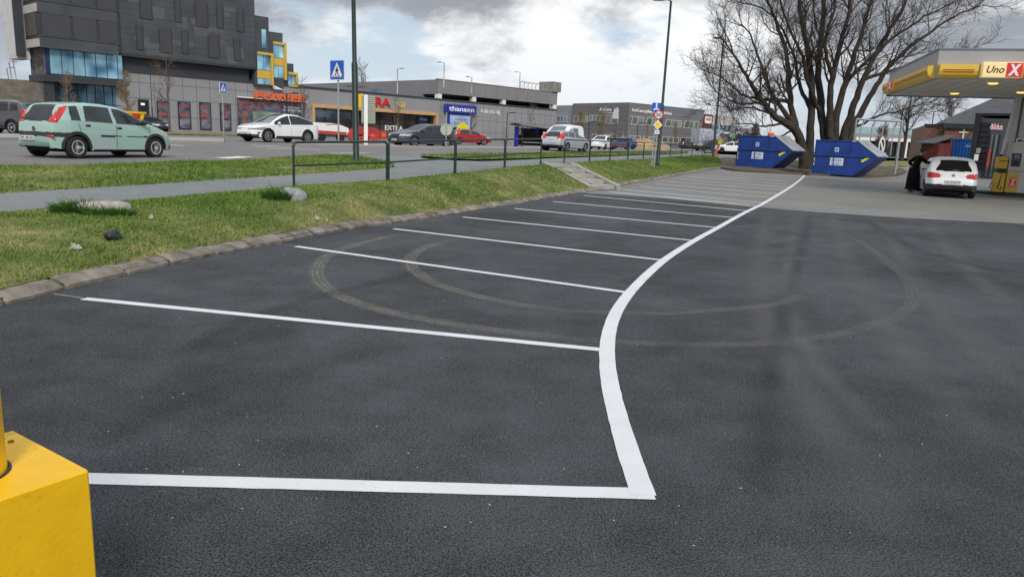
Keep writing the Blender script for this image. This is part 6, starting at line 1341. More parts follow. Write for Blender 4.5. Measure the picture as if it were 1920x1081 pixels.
ps = Fac((1438,286), 150, (1448,286), 150, 'price_pylon', 'tall thin pylon with orange sign beyond the left skip', 'sign', zb=1.0); MB().lathe([(.35,0),(.25,ps.uz(1440,222)[1])], (.5,0,0), 10).build('pole', m_white, ps.t); pbox(ps.t, 'orange_panel', m_orange, -.1, 1.0, -.4, .4, ps.uz(1440,258)[1], ps.uz(1440,249)[1])
yc = Fac((1450,286), 160, (1480,286), 160, 'yellow_canopy', 'small distant yellow station canopy behind the left skip', 'canopy', zb=1.0); z1 = yc.uz(1460,254)[1]; pbox(yc.t, 'roof_deck', m_fyel, 0, yc.len, 0, 6, z1-.7, z1)
for u in (.6, yc.len-.6): MB().lathe([(.15,0),(.15,z1-.702)], (u,1,0), 8).build('column', m_white, yc.t)
# hedge in front of the distant cars
hp = [hit(1668,292,HF), hit(1722,295,HF)]
V = []; Fq = []; n_ = 2600; pts = RNG.random((n_, 3)); d_ = hp[1]-hp[0]
for a_, bb_, cc in pts:
    c = hp[0]+d_*float(a_)+Vector((0, (bb_-.5)*1.2, .1+1.3*cc*(.8+.2*math.sin(a_*40)))); s_ = .10; o = len(V)
    q = Vector(RNG.normal(0, 1, 3)).normalized(); r_ = q.orthogonal(); V += [c+q*s_, c+r_*s_, c-q*s_]; Fq.append((o, o+1, o+2))
npmesh('hedge', np.array([tuple(v-hp[0]) for v in V]), Fq, M('hedge_brown', (.10,.075,.04), .9, var=.4, vs=3), None, label='low brown winter hedge in front of the distant parked cars', cat='hedge').location = hp[0]
# black double-arm street lamps along the mall, and the far single lamps
lampd = [(287,246,122,82,'black double armed street lamp in front of the mall posters'),(1102,279,228,118,'black street lamp left part of the clinic front'),(1193,279,231,118,'black street lamp before the slanting clinic windows'),(539,262,176,66,'black double armed lamp in front of the large shop window lettering'),(667,266,164,82,'black double armed lamp hidden partly by the near dark green post'),(838,268,199,88,'black street lamp before the royal blue shop sign'),(949,273,212,105,'slim black street lamp left of the bus shelter'),(1738,300,209,100,'dark lamp post at the corner of the brick hall')]
for px, py, yt, Y_, lb in lampd:
    p = atY(px, py, Y_); h = atY(px, yt, Y_).z-p.z
    lamp(p, None, None, h, lb, head=1, r0=.08, r1=.06, arm=.9, group='slim black lamps along the far pavement', mat=m_black, two=px in (287, 539, 667))
# bus shelter
bsx = Fac((977,276), 72, (1040,277), 74, 'bus_shelter', 'dark glazed bus shelter with curved roof and blue end panel', 'bus shelter', zb=1.0)
hb = bsx.uz(980,232)[1]; lb_ = bsx.len; m_sg = M('shelter_glass', (.016,.013,.013), .08, var=.3, spec=.8)
MB().loft([[(-.35+f*(lb_+.7), y, hb+.02-.28*f-.10*((y-.7)/.8)**2) for y in (-.5,.0,.7,1.4,1.7)] + [(-.35+f*(lb_+.7), y, hb+.08-.28*f-.10*((y-.7)/.8)**2) for y in (1.7,1.4,.7,.0,-.5)] for f in (0,.06,.5,1)]).build('roof', M('shelter_roof', (.10,.095,.10), .5), bsx.t, 40)
pbox(bsx.t, 'back_panel', m_sg, .1, lb_-.1, 1.3, 1.36, .15, hb-.35); pbox(bsx.t, 'side_panel', m_sg, lb_-.06, lb_, .0, 1.3, .15, hb-.4)
pbox(bsx.t, 'blue_end_panel', m_tblue, -.02, .10, .7, 1.3, .0, hb-.25); q = pbox(bsx.t, 'timetable', m_white, bsx.u(980), bsx.u(990), 1.22, 1.2995, bsx.uz(985,253,1.3)[1], bsx.uz(985,240,1.3)[1])
pbox(bsx.t, 'blue_panel', m_tblue, bsx.u(1017), bsx.u(1024), 1.22, 1.2995, bsx.uz(1020,250,1.3)[1], bsx.uz(1020,238,1.3)[1]); pbox(bsx.t, 'bench', MATS['pale_box'], .8, lb_-.6, .9, 1.25, .42, .48)
for u in (.1, lb_-.1): MB().box(u-.04, u+.04, .0, .08, 0, hb-.3).build('post', m_black, bsx.t)
for x, y in ((1.0,.7),(lb_*.5,.7)): MB().box(x-.25, x+.25, y-.25, y+.25, hb-.5, hb-.38).build('sign_box', m_tblue, bsx.t)
# yellow skip behind the mint hatchback, red cable drums, van, boxes
ys = Fac((232,243), 62, (271,241), 64, 'builder_skip', 'small yellow builder skip with red lettering behind the mint hatchback', 'skip', zb=1.0); hq = ys.uz(250,209)[1]; hq0 = ys.uz(250,228)[1]
MB().prism([(.3, max(.1,hq0-.3)), (ys.len-.3, max(.1,hq0-.3)), (ys.len+.15, hq), (-.1, hq)], 0, 1.6).build('body', m_signyel, ys.t); MB().box(-.15, ys.len+.2, -.06, -.002, hq-.14, hq).build('rim', m_signyel, ys.t); text('SKIP', ys.len*.35, ys.len*.72, hq-.6, hq-.2, -.15, m_signred, ys.t, ext=.14)
wv = Fac((618,266), 57, (655,267), 58, 'works_van', 'white and red works van partly hidden behind the crossing sign', 'van', zb=.98); hv = wv.uz(640,232)[1]; lv = wv.len
MB().prism([(-1.4,.55),(lv-.2,.5),(lv,.85),(lv-.1,1.05),(lv-.75,1.25),(lv-1.5,hv),(-1.4,hv)], 0, 1.7).build('body', m_white, wv.t); MB().prism([(lv-.85,1.28),(lv-1.5,hv-.12),(lv-1.9,hv-.12),(lv-1.9,1.25)], -.02, -.001).build('side_window', m_cglassd, wv.t); MB().prism([(-1.4,.55),(lv-.25,.5),(lv-.2,.72),(-1.4,.80)], -.03, -.0012).build('red_band', m_postred, wv.t)
for u in (-.6, lv-.7): MB().lathe([(.2,-.05),(.33,-.05),(.33,.15),(.2,.15)], (u,.05,.33), 16, 'y').build('wheel', m_tyre, wv.t)
cd = thing('hose_coil', 'large loose coil of red hose lying beside the sign board pole', 'hose', atY(680,270,52), 0); cd.scale = (.72,.72,.78)
for k in range(16):
    r1, r2 = .55+.05*(k % 5)+.03*k*.3, .34+.03*(k % 4); cz = .25+.07*(k % 8); cx3 = -.35 if k < 9 else .45; pts = [(cx3+ (r1*1.3)*math.cos(t), .3*math.sin(t*1)+.06*k-.4, max(.07, cz+.28+r2*math.sin(t))) for t in np.linspace(0, 6.283, 22)]
    MB().tube(pts, .055, 6).build('hose_loop', M('red_hose', (.36,.018,.012), .5, var=.15), cd, 50)
for px, w_, lb in ((703,19,'wider red sales box by the supermarket window'),(720,10,'narrow red sales box right of the wider one')):
    q = Fac((px-w_*.55,262), 93, (px+w_*.45,263), 93.5, 'sales_box', lb, 'sales box', zb=1.0, group='red sales boxes outside the supermarket'); hx = q.uz(px,245)[1]; MB().box(0, q.len, 0, .8, 0, hx, .02).build('box_body', m_postred, q.t); MB().box(q.len*.15, q.len*.85, -.02, -.001, hx*.35, hx*.75).build('price_panel', m_orange, q.t)
# sand heap and yellow trailer bar in front of the clinic
sp_ = hit(1235,282,HY); o = MB().loft([[(r_*math.cos(t)*1.5, r_*math.sin(t)*.8, z*(1+.12*math.sin(3*t))) for t in np.linspace(0, 5.9, 16)] for r_, z in ((2.4,-.1),(1.9,.5),(1.1,1.05),(.4,1.35),(.05,1.4))]).build('sand_heap', M('sand', (.30,.22,.15), .95, var=.2, vs=2, bump=.4, bs=6), None, 60, label='light brown heap of sand behind the railing before the clinic', cat='sand heap'); o.location = sp_+Vector((0,12,0))
o2 = o.copy(); COL.objects.link(o2); o2.location = hit(1272,282,HY)+Vector((0,14,0)); o2.scale = (.6,.6,.75); o2['label'] = 'smaller heap of sand right of the lamp post by the traffic signs'
p = hit(1200,280,HY); yt = thing('yellow_barrier', 'long low yellow barrier bar in front of the sand heap', 'barrier', p+Vector((0,6,0)), .05)
MB().tube([(-4,0,1.0),(-1.5,0,.72),(1,0,.66),(3.5,0,.7)], .09, 6).build('bar', m_signyel, yt, 50)
for u in (-3.5, 3): MB().box(u-.08, u+.08, -.08, .08, 0, .7).build('foot', m_black, yt)
q = Fac((1142,278), 80, (1178,278.5), 80, 'market_stand', 'low dark framed stand with flat dark top behind the railing', 'stand', zb=1.0); hh = q.uz(1160,259)[1]
MB().box(0, q.len, 0, 1.2, hh-.25, hh, .03).build('top', m_black, q.t); MB().box(.1, q.len-.1, .1, 1.1, hh-.85, hh-.55).build('shelf', M('purple_brown', (.10,.04,.05), .7), q.t)
for u in (.1, q.len-.1): MB().box(u-.05, u+.05, .1, .2, 0, hh-.252).build('leg', m_black, q.t)
# ================================================================ TREES
m_bark = M('bark_dark', (.042,.033,.025), .95, var=.4, vs=3, bump=.8, bs=14); m_twig = M('twig_brown', (.056,.043,.034), .9, var=.3, vs=.4)
m_bark2 = M('bark_grey', (.12,.10,.08), .95, var=.3, vs=5); m_twig2 = M('twig_reddish', (.11,.075,.055), .9, var=.3, vs=1)
m_twig3 = M('twig_ochre', (.20,.15,.075), .9, var=.3, vs=1); m_pole = M('bark_pale', (.22,.19,.15), .9, var=.2, vs=5)
def tubes(name, brs, mat, parent):
    Vs, Fs, off = [], [], 0
    for P, rad in brs:
        P = np.asarray(P, float); n = 9 if rad[0] > .12 else 6 if rad[0] > .05 else 4 if rad[0] > .022 else 3
        T = np.gradient(P, axis=0); T /= np.linalg.norm(T, axis=1)[:, None]+1e-9
        ref = np.array([.31,.77,.55]) if abs(T[0] @ np.array([.31,.77,.55])) < .9 else np.array([1.,0,0])
        U = np.cross(T, ref); U /= np.linalg.norm(U, axis=1)[:, None]+1e-9; W = np.cross(T, U); k = np.arange(n)*2*np.pi/n
        ring = P[:, None]+(U[:, None]*np.cos(k)[None, :, None]+W[:, None]*np.sin(k)[None, :, None])*np.asarray(rad)[:, None, None]
        m = len(P); Vs.append(ring.reshape(-1, 3)); i, j = np.meshgrid(np.arange(m-1), np.arange(n), indexing='ij'); j2 = (j+1) % n
        Fs.append(np.stack([i*n+j, i*n+j2, (i+1)*n+j2, (i+1)*n+j], -1).reshape(-1, 4)+off); off += m*n
    return npmesh(name, np.concatenate(Vs), np.concatenate(Fs), mat, parent, True)
def branch(rng, p, d, ln, r, n=5, wob_=.16, up=.12, rend=.35):
    P = [np.array(p)]; d = np.array(d)/np.linalg.norm(d); st = ln/(n-1)
    for k in range(n-1):
        d = d+rng.normal(0, wob_, 3); d[2] += up*(.6+.8*k/(n-1)); d /= np.linalg.norm(d); P.append(P[-1]+d*st)
    return np.array(P), np.linspace(r, r*rend, n)
def spawn(rng, P, rad, cnt, ln, rfac, ang, t0=.25, up=.12, wob_=.16, n=5, rmin=.006, fall=.5):
    out = []
    seg = len(P)-1
    for c in range(cnt):
        t = t0+(1-t0)*(c+rng.random())/cnt; f = t*seg; i = min(int(f), seg-1); g = f-i; p = P[i]*(1-g)+P[i+1]*g; r = (rad[i]*(1-g)+rad[i+1]*g)
        T = P[i+1]-P[i]; T /= np.linalg.norm(T)+1e-9; q = rng.normal(0, 1, 3); q -= T*(q @ T); q /= np.linalg.norm(q)+1e-9; a = ang*rng.uniform(.7, 1.25)
        L_ = ln*rng.uniform(.6, 1.2)*(1-fall*t)
        out.append(branch(rng, p, T*math.cos(a)+q*math.sin(a), L_, max(rmin, r*rfac), n, wob_, up))
    return out
rng = np.random.default_rng(5); YB = 49.5
stems = [
 ([(1510,322),(1510,309),(1504,269),(1491,240),(1468,228),(1449,214),(1428,190),(1413,167),(1402,145),(1386,118),(1374,98),(1362,84)], .42, .045, (0,0,0,-.2,-.4,-.7,-1,-1.4,-1.7,-2,-2.3,-2.5)),
 ([(1504,272),(1491,236),(1485,212),(1481,184),(1479,152),(1478,120),(1470,80),(1455,40),(1440,5),(1430,-40)], .27, .06, (0,.2,.3,.5,.6,.8,1,1.3,1.5,1.8)),
 ([(1518,322),(1517,300),(1519,248),(1522,205),(1523,163),(1518,120),(1510,70),(1500,20),(1498,-40),(1490,-100)], .34, .08, (.3,.3,.3,.2,0,-.2,-.5,-.8,-1,-1.2)),
 ([(1550,322),(1550,275),(1546,248),(1540,216),(1536,163),(1534,120),(1540,70),(1546,15),(1540,-50),(1548,-120)], .36, .09, (.2,.2,.2,.3,.5,.6,.7,.8,1,1)),
 ([(1556,322),(1557,265),(1555,226),(1556,184),(1562,141),(1572,95),(1588,40),(1600,-20),(1612,-80)], .32, .08, (-.2,-.2,-.3,-.5,-.8,-1,-1.2,-1.5,-1.8)),
 ([(1568,322),(1566,265),(1566,222),(1575,188),(1587,152),(1597,118),(1612,70),(1630,20),(1640,-40)], .34, .08, (.2,.2,.3,.5,.8,1.1,1.4,1.8,2.2)),
 ([(1580,322),(1580,280),(1583,250),(1594,216),(1606,184),(1619,148),(1633,118),(1660,70),(1690,25),(1705,-20)], .36, .07, (0,0,0,-.2,-.5,-.8,-1,-1.4,-1.8,-2)),
 ([(1586,300),(1592,262),(1598,240),(1615,209),(1632,180),(1649,148),(1678,112),(1715,80),(1760,50),(1800,25),(1835,12)], .30, .04, (.3,.3,.4,.6,.9,1.2,1.5,1.8,2,2.2,2.4)),
 ([(1481,190),(1460,187),(1430,187),(1405,184),(1388,176),(1374,162),(1360,150),(1350,140)], .15, .03, (.5,.2,-.2,-.6,-1,-1.3,-1.6,-1.8)),
 ([(1489,232),(1475,216),(1455,190),(1440,160),(1430,125),(1415,90),(1405,60),(1390,45)], .20, .04, (0,.4,.9,1.4,1.8,2.2,2.6,3)),
 ([(1522,205),(1508,185),(1495,150),(1490,110),(1476,70),(1452,30),(1425,12),(1400,6)], .17, .035, (.2,.6,1.1,1.6,2,2.4,2.8,3)),
 ([(1598,240),(1625,226),(1655,214),(1690,208),(1722,196),(1750,190)], .11, .025, (.4,.2,-.2,-.6,-.9,-1.2)),
 ([(1540,216),(1525,180),(1512,150),(1505,100),(1480,60),(1470,20),(1455,-20)], .18, .05, (.3,-.4,-1,-1.6,-2.2,-2.6,-3)),
 ([(1587,152),(1610,130),(1640,100),(1690,60),(1735,30),(1780,8),(1810,-5)], .16, .035, (.8,1.4,2,2.6,3,3.4,3.6)),
 ([(1562,141),(1548,110),(1545,70),(1565,20),(1570,-40)], .16, .06, (-.8,-1.4,-2,-2.6,-3)),
 ([(1619,148),(1650,140),(1690,126),(1730,110),(1770,108)], .12, .03, (-.8,-1.4,-2,-2.5,-3)),
 ([(1428,192),(1390,197),(1366,188),(1350,178),(1338,168)], .10, .02, (-.9,-1.2,-1.5,-1.7,-1.9)),
 ([(1470,230),(1440,238),(1410,234),(1384,230),(1368,236)], .10, .02, (-.4,-.9,-1.3,-1.6,-1.8)),
 ([(1488,244),(1458,258),(1434,258),(1412,250)], .08, .02, (0,.6,1,1.4)),
 ([(1449,214),(1425,206),(1405,200),(1380,205),(1360,200)], .09, .02, (-.7,-1,-1.3,-1.6,-1.8)),
]
main_b, twigs = [], []
for pts, r0, r1, dy in stems:
    W = np.array([tuple(atY(x, y, YB+d_)) for (x, y), d_ in zip(pts, dy)]); W = smoothline(W, max(14, len(pts)*3), 2); W[1:-1] += rng.normal(0, .03, (len(W)-2, 3)); W[0] = W[0]-np.array([0, 0, .1])
    rad = r0+(r1-r0)*np.linspace(0, 1, len(W))**.8; 
    if pts[0][1] > 315: rad[:4] *= np.array([1.35, 1.2, 1.08, 1.02])
    rad *= .92; main_b.append((W, rad)); Lm = np.linalg.norm(np.diff(W, axis=0), axis=1).sum()
    t0 = .42 if pts[0][1] > 290 else .2
    l1 = spawn(rng, W, rad, int(Lm*1.35*(1-t0))+4, 3.1, .42, .85, t0, .12, .15, 7, .022, .45) + spawn(rng, W, rad, 3, 2.6, .8, .35, .93, .10, .14, 7, .02, 0)
    for P, ra_ in l1:
        twigs.append((P, ra_)); ll = np.linalg.norm(P[-1]-P[0])
        l2 = spawn(rng, P, ra_, int(4+ll*2.5), 1.5, .55, .75, .2, .12, .2, 5, .012, .4)
        for Q, rb in l2:
            twigs.append((Q, rb)); l3 = spawn(rng, Q, rb, 5, .72, .6, .7, .2, .14, .25, 4, .0075, .3)
            twigs += l3
            for Z_, rc in l3[::3]: twigs += spawn(rng, Z_, rc, 2, .4, .7, .7, .3, .15, .25, 3, .0062, .2)
bp = Vector(atY(1535, 320, YB)); bp.z = ZL(bp.x, bp.y)
tr = thing('bare_tree', 'huge bare many stemmed tree rising behind the two blue skips', 'tree', bp)
off = np.array(bp); tubes('trunk', [(P-off, r_) for P, r_ in main_b], m_bark, tr); tubes('crown', [(P-off, r_) for P, r_ in twigs], m_twig, tr)
print('big tree branches', len(twigs))
# ---- smaller trees
def small_tree(base, h, label, seed, spread=.5, first=.25, dens=1.0, r=.09, mats=None, up=.10, stake=False, group=None, twig=.008, cat='tree', name='bare_tree', ang=.8, n1=14):
    rg = np.random.default_rng(seed); t = thing(name, label, cat, base, 0, group)
    W, rad = branch(rg, (0, 0, -.1), (rg.normal(0, .03), rg.normal(0, .03), 1), h, r, 12, .035, .02, .12); mb_ = [(W, rad)]; tw_ = []
    l1 = spawn(rg, W, rad, int(n1*dens), h*spread, .5, ang, first, up, .14, 6, twig*2, .55)
    for P, ra_ in l1:
        tw_.append((P, ra_))
        for Q, rb in spawn(rg, P, ra_, int(7*dens), h*spread*.42, .55, .65, .15, up, .2, 5, twig*1.3, .4):
            tw_.append((Q, rb)); tw_ += spawn(rg, Q, rb, int(4*dens), h*spread*.2, .65, .65, .2, up, .25, 4, twig, .3)
    a, b = mats or (m_bark2, m_twig2)
    tubes('trunk', mb_, a, t); tubes('crown', tw_, b, t); return t
def tb_(px, py, Y): return atY(px, py, Y)
def ht(px, py, yt, Y): return atY(px, yt, Y).z-atY(px, py, Y).z
s1 = small_tree(tb_(318,247,72), ht(318,247,105,72), 'bare young tree with rusty crown between the mall posters', 3, .42, .28, 1.0, .12)
small_tree(tb_(246,243,74), ht(246,243,142,74), 'ochre budding tree beside the service door left of the posters', 8, .30, .12, 1.5, .07, (m_pole, m_twig3), .22, twig=.011)
small_tree(tb_(129,240,70), ht(129,240,140,70), 'pale trunked young tree in front of the mirror glazed corner', 12, .34, .35, 1.1, .09, (m_pole, m_twig3), .2, twig=.010)
s4 = small_tree(tb_(747,263,84), ht(747,263,187,84), 'slender bare young tree in front of the supermarket window', 21, .40, .25, .9, .10, (m_pole, m_twig2))
for px, py, yt, Y, lb, sc_, rt in [(572,262,158,70,'bare young tree right of the double armed lamp at the large shop lettering',1,1),(884,270,200,92,'bare young tree right of the royal blue poster board',1,2.2),(992,273,203,100,'bare young tree rising behind the bus shelter',1,3.1)]:
    q = copy_tree(s4); p = tb_(px, py, Y); q.location = p; f = ht(px, py, yt, Y)/ht(747,263,187,84); q.scale = (f, f, f); q.rotation_euler.z = rt; q['label'] = lb
cl1 = small_tree(tb_(1085,277,135), ht(1085,277,213,135), 'brown bushy street tree leftmost before the clinic', 31, .38, .2, 1.3, .12, (m_bark2, m_twig3), .16, twig=.016, group='street trees before the clinic')
for px, yt, rt, lb in [(1122,213,1.1,'brown street tree before the clinic below its hand emblem'),(1151,232,2.0,'low street tree before the tilted corner of the clinic'),(1212,238,3.0,'thin street tree before the slanting clinic front left of the blue sign'),(1266,232,4.2,'thin street tree before the slanting clinic front right of the blue sign')]:
    q = copy_tree(cl1); q.location = tb_(px, 278, 137); f = ht(px, 278, yt, 137)/ht(1085,277,213,135); q.scale = (f*(.6 if px > 1140 else 1), f*(.6 if px > 1140 else 1), f); q.rotation_euler.z = rt; q['label'] = lb
small_tree(tb_(671,215,150), ht(671,215,126,150), 'bare tree crown showing above the mall roof behind the near lamp post', 44, .40, .15, 1.2, .16, None, .2, twig=.018)
small_tree(tb_(1690,300,72), ht(1690,300,166,72), 'dark spreading bare tree behind the steel frame', 50, .60, .30, 1.3, .20, (m_bark, m_twig), .04, twig=.014, ang=1.1)
small_tree(tb_(1776,262,118), ht(1776,262,183,118), 'brown bare tree rising behind the brick hall roof', 57, .42, .05, 1.5, .14, None, .14, twig=.016)
small_tree(tb_(1745,297,93), ht(1745,297,236,93), 'dark bare shrub trained on the brick wall left of the cross', 61, .48, .1, .8, .09, (m_bark2, m_twig2), .08, twig=.013)
small_tree(tb_(1806,299,92), ht(1806,299,250,92), 'dark bare shrub on the brick wall below the white cross', 66, .45, .1, .7, .08, (m_bark2, m_twig2), .08, twig=.013)
bsh = small_tree(tb_(1412,282,130), ht(1412,282,240,130), 'pale brown bush left of the price pylon', 70, .5, .05, 1.6, .08, (m_bark2, M('twig_pale', (.26,.20,.16), .9)), .12, twig=.022, n1=22, cat='bush', name='bare_bush')
q = copy_tree(bsh); q.location = tb_(1650,288,120); q.rotation_euler.z = 2; q['label'] = 'pale brown bush between the big tree and the steel frame'
# ================================================================ PEOPLE
m_skin = M('skin_tone', (.36,.20,.14), .55, var=.06); m_hair = M('dark_hair', (.015,.010,.008), .6, var=.3, vs=30); m_coat = M('black_cloth', (.007,.007,.008), .95, var=.25, vs=8, bump=.3, bs=30, spec=.12); m_shoe = M('pale_shoe', (.42,.40,.38), .6)
m_hivis = M('hi_vis_yellow', (.52,.85,.03), .7, var=.1); m_navyc = M('navy_cloth', (.015,.017,.028), .9)
def skin_mesh(name, verts, edges, radii, mat, parent, levels=2, root=0):
    me = bpy.data.meshes.new(name); me.from_pydata([tuple(v) for v in verts], edges, []); o = link(name, me, parent); me.materials.append(mat)
    md = o.modifiers.new('skin', 'SKIN'); md.use_smooth_shade = True
    for i, r_ in enumerate(radii): me.skin_vertices[0].data[i].radius = r_ if hasattr(r_, '__len__') else (r_, r_)
    me.skin_vertices[0].data[root].use_root = True
    sb = o.modifiers.new('sub', 'SUBSURF'); sb.levels = sb.render_levels = levels
    dg = bpy.context.evaluated_depsgraph_get(); m2 = bpy.data.meshes.new_from_object(o.evaluated_get(dg)); o.modifiers.clear(); o.data = m2; m2.name = name
    m2.polygons.foreach_set('use_smooth', [True]*len(m2.polygons)); return o
def figure(name, label, loc, rot, J, coat=None, shirt=None, trousers=None, group=None, skirt=False, hair='bun', scale=1, shoe=None, cat='person', hood=None):
    """J: joint positions, x forward, y left, z up"""
    t = thing(name, label, cat, loc, rot, group); t.scale = (scale,)*3
    V, E, Rr = [], [], []
    def v(p, r_): V.append(Vector(p)); Rr.append(r_); return len(V)-1
    def chain(start, pts):
        k = start
        for p, r_ in pts: n_ = v(p, r_); E.append((k, n_)); k = n_
        return k
    P = {k: Vector(q) for k, q in J.items()}
    pel = v(P['pelvis'], (.15,.11)); mid_ = chain(pel, [(P['pelvis'].lerp(P['chest'], .5), (.13,.10)), (P['chest'], (.155,.11))])
    ch = mid_; nk = chain(ch, [(P['chest'].lerp(P['neck'], .6), (.11,.08)), (P['neck'], .055), (P['neck'].lerp(P['head'], .45), .055)])
    hd = (P['head']-P['neck']).normalized(); fw = P['face'].normalized(); sdv = hd.cross(fw).normalized()
    h1 = chain(nk, [(P['head']-hd*.03, (.078,.085)), (P['head']+hd*.06, (.080,.092)), (P['head']+hd*.125, (.05,.06))])
    nose = chain(nk+1, [(P['head']-hd*.015+fw*.085, .022), (P['head']-hd*.03+fw*.105, .012)])
    for sg in (1, -1):
        chain(nk+1, [(P['head']+sdv*sg*.078-fw*.01, .018), (P['head']+sdv*sg*.092-fw*.015, .012)])
        s_ = 'l' if sg > 0 else 'r'
        sh_, el, wr_, ha = (P[s_+k] for k in ('sho', 'elb', 'wri', 'han'))
        e = chain(ch, [(P['chest'].lerp(sh_, .75), .075), (sh_, .062), (sh_.lerp(el, .5), .052), (el, .042), (el.lerp(wr_, .5), .038), (wr_, .028)])
        hdv = (ha-wr_).normalized(); side = hdv.cross(Vector((0,0,1))); side = side.normalized() if side.length > .1 else Vector((0,1,0)); nrm = hdv.cross(side)
        pm = chain(e, [(wr_+hdv*.04, (.034,.02)), (wr_+hdv*.075, (.036,.018))])
        for q, (o_, ln) in enumerate(((-.027,.058), (-.009,.070), (.009,.066), (.026,.05))):
            b0 = wr_+hdv*.085+side*o_; chain(pm, [(b0, .010), (b0+hdv*ln*.5-nrm*.008, .0085), (b0+hdv*ln-nrm*.024, .007)])
        tb0 = wr_+hdv*.04+side*sg*-.035; chain(pm-1, [(tb0, .012), (tb0+hdv*.03+side*sg*-.018, .0095), (tb0+hdv*.055+side*sg*-.02-nrm*.01, .008)])
        hp, kn, an, to = (P[s_+k] for k in ('hip', 'kne', 'ank', 'toe'))
        chain(pel, [(hp, .095), (hp.lerp(kn, .5), .078), (kn, .057), (kn.lerp(an, .4), .055), (an, .037), (an.lerp(to, .5)-Vector((0,0,.025)), .040), (to, .032)])
    body = skin_mesh('body', V, E, Rr, m_skin, t)
    for sg in (1, -1):
        c = P['head']+hd*.02+fw*.083+sdv*sg*.033; MB().ell(c, (.013,.013,.011), 10, 6).build('eye', m_white, body, True); 
    MB().ell(P['head']-hd*.068+fw*.076, (.024,.024,.008), 10, 5).build('mouth', M('lip_tone', (.30,.10,.09), .5), body, True)
    hb = MB(); rings = []
    for f, r_ in ((-.04,.082),(.0,.098),(.05,.106),(.10,.095),(.14,.062),(.16,.02)):
        rings.append([P['head']+hd*f-fw*(.022 if f < .1 else .012)+(sdv*math.cos(a)*.93+fw*math.sin(a)*(1 if math.sin(a) < 0 else (.60 if f < .07 else .95)))*r_ for a in np.linspace(0, 2*math.pi, 16, endpoint=False)])
    hb.loft(rings)
    if hair == 'bun': hb.ell(P['head']-fw*.12+hd*.04, (.05,.05,.05), 10, 6)
    hb.build('hair', m_hair, t, True)
    # clothes: sleeved top as its own skin surface over the torso and arms
    V, E, Rr = [], [], []
    k0 = v(P['pelvis']-(P['chest']-P['pelvis'])*.15, (.175,.14)); c1 = chain(k0, [(P['pelvis'].lerp(P['chest'], .5), (.165,.135)), (P['chest'], (.185,.14))]); chain(c1, [(P['chest'].lerp(P['neck'], .7), (.10,.085)), (P['neck'], .068)])
    for s_ in 'lr':
        sh_, el, wr_ = (P[s_+k] for k in ('sho', 'elb', 'wri')); chain(c1, [(P['chest'].lerp(sh_, .75), .10), (sh_, .085), (sh_.lerp(el, .5), .075), (el, .065), (el.lerp(wr_, .6), .056), (wr_.lerp(el, .06), .050)])
    skin_mesh('coat' if skirt else 'jacket', V, E, Rr, coat, t)
    if skirt:   # long skirts of the coat falling from the hips to the ankles
        rings = []; hp = P['pelvis']; ank = (P['lank']+P['rank'])/2
        for f, rx, ry in ((-.12,.17,.20),(.0,.20,.225),(.25,.225,.235),(.5,.235,.245),(.75,.25,.255),(.9,.26,.26),(.93,.24,.235)):
            c = hp.lerp(Vector((ank.x, ank.y, .06)), f); rings.append([c+Vector((math.cos(a)*rx*(1+.05*math.sin(5*a+f*3)), math.sin(a)*ry*(1+.06*math.sin(6*a)), .02*math.sin(4*a)*f)) for a in np.linspace(0, 2*math.pi, 28, endpoint=False)])
        MB().loft(rings).build('coat_skirt', coat, t, True)
    else:
        V, E, Rr = [], [], []; k0 = v(P['pelvis'], (.16,.13))
        for s_ in 'lr':
            hp, kn, an = (P[s_+k] for k in ('hip', 'kne', 'ank')); chain(k0, [(hp, .115), (hp.lerp(kn, .5), .098), (kn, .078), (kn.lerp(an, .5), .07), (an.lerp(kn, .12), .062)])
        skin_mesh('trousers', V, E, Rr, trousers, t)
    for s_ in 'lr':
        an, to = P[s_+'ank'], P[s_+'toe']; d_ = (to-an); d_.z = 0; d_.normalize(); c = an+d_*.09; sdd = Vector((-d_.y, d_.x, 0)); z0 = min(an.z, to.z)-.05
        MB().loft([[c+d_*(u*.145)+sdd*(w_*.047*s2)+Vector((0,0,z0-c.z+hh)) for u, w_ in ((-1,0),(-.8,.8),(0,.9),(.6,1),(1,.3),(1,-.3),(.6,-1),(0,-.9),(-.8,-.8))] for hh, s2 in ((0,1),(.03,1.05),(.065,.9),(.08,.5))]).build('shoe', shoe or m_shoe, t, 50)
    return t
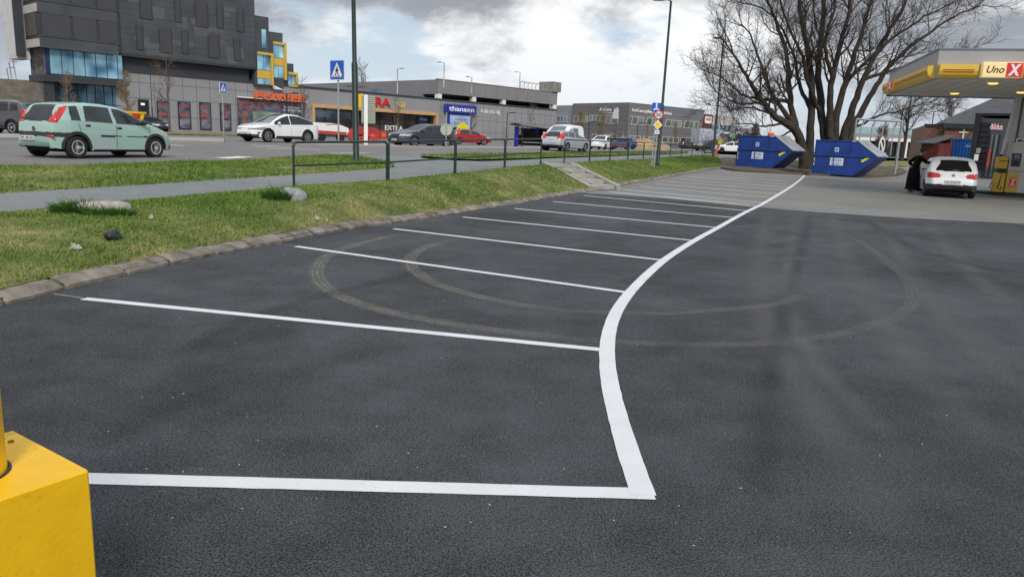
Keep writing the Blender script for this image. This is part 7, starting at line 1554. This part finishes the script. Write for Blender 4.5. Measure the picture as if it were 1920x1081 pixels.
# person in black bending to the window of the silver car; x forward is towards the car
stand = dict(pelvis=(0,0,.90), chest=(.08,0,1.28), neck=(.15,0,1.47), head=(.23,0,1.60), face=(.9,0,-.25), lsho=(.07,.19,1.39), rsho=(.12,-.18,1.38), lelb=(-.16,.34,1.16), lwri=(.08,.30,1.02), lhan=(.17,.28,.99),
    relb=(.34,-.24,1.18), rwri=(.54,-.16,1.08), rhan=(.64,-.14,1.06), lhip=(0,.09,.86), lkne=(.06,.10,.46), lank=(-.10,.10,.09), ltoe=(.08,.12,.05), rhip=(0,-.09,.86), rkne=(.12,-.1,.48), rank=(.08,-.1,.09), rtoe=(.27,-.11,.05))
p = hit(1709,361,ZL); figure('person', 'person in long black coat leaning over to the side window of the silver hatchback', p, R(-12), stand, coat=m_coat, skirt=True, scale=1.02)
upright = dict(pelvis=(0,0,.93), chest=(.04,0,1.28), neck=(.05,0,1.46), head=(.08,0,1.60), face=(1,0,-.2), lsho=(.03,.19,1.40), rsho=(.03,-.19,1.40), lelb=(-.02,.27,1.12), lwri=(.12,.26,.90), lhan=(.16,.26,.82), relb=(-.02,-.27,1.12), rwri=(.12,-.26,.90), rhan=(.16,-.26,.82),
    lhip=(0,.09,.88), lkne=(.06,.11,.48), lank=(.02,.12,.09), ltoe=(.2,.14,.05), rhip=(0,-.09,.88), rkne=(.02,-.1,.48), rank=(-.08,-.11,.09), rtoe=(.1,-.13,.05))
crouch = dict(pelvis=(-.1,0,.42), chest=(.16,0,.72), neck=(.28,0,.88), head=(.40,0,.98), face=(.9,0,-.4), lsho=(.15,.19,.82), rsho=(.17,-.19,.82), lelb=(.34,.26,.62), lwri=(.52,.2,.44), lhan=(.60,.18,.38), relb=(.36,-.26,.62), rwri=(.54,-.2,.44), rhan=(.62,-.18,.38),
    lhip=(-.08,.1,.40), lkne=(.32,.16,.44), lank=(.02,.14,.09), ltoe=(.2,.16,.05), rhip=(-.08,-.1,.40), rkne=(.28,-.16,.36), rank=(-.05,-.14,.09), rtoe=(.13,-.16,.05))
p = hit(1695,288,HF); figure('person', 'person in dark clothes standing on the lawn by the brown hedge', p, R(150), upright, coat=m_navyc, trousers=m_navyc, hair='short', shoe=m_black, scale=1.1)
p = hit(1703,290,HF); figure('person', 'person crouching in a bright yellow green work suit on the lawn', p, R(20), crouch, coat=m_hivis, trousers=m_hivis, hair='short', shoe=m_black, scale=1.25)
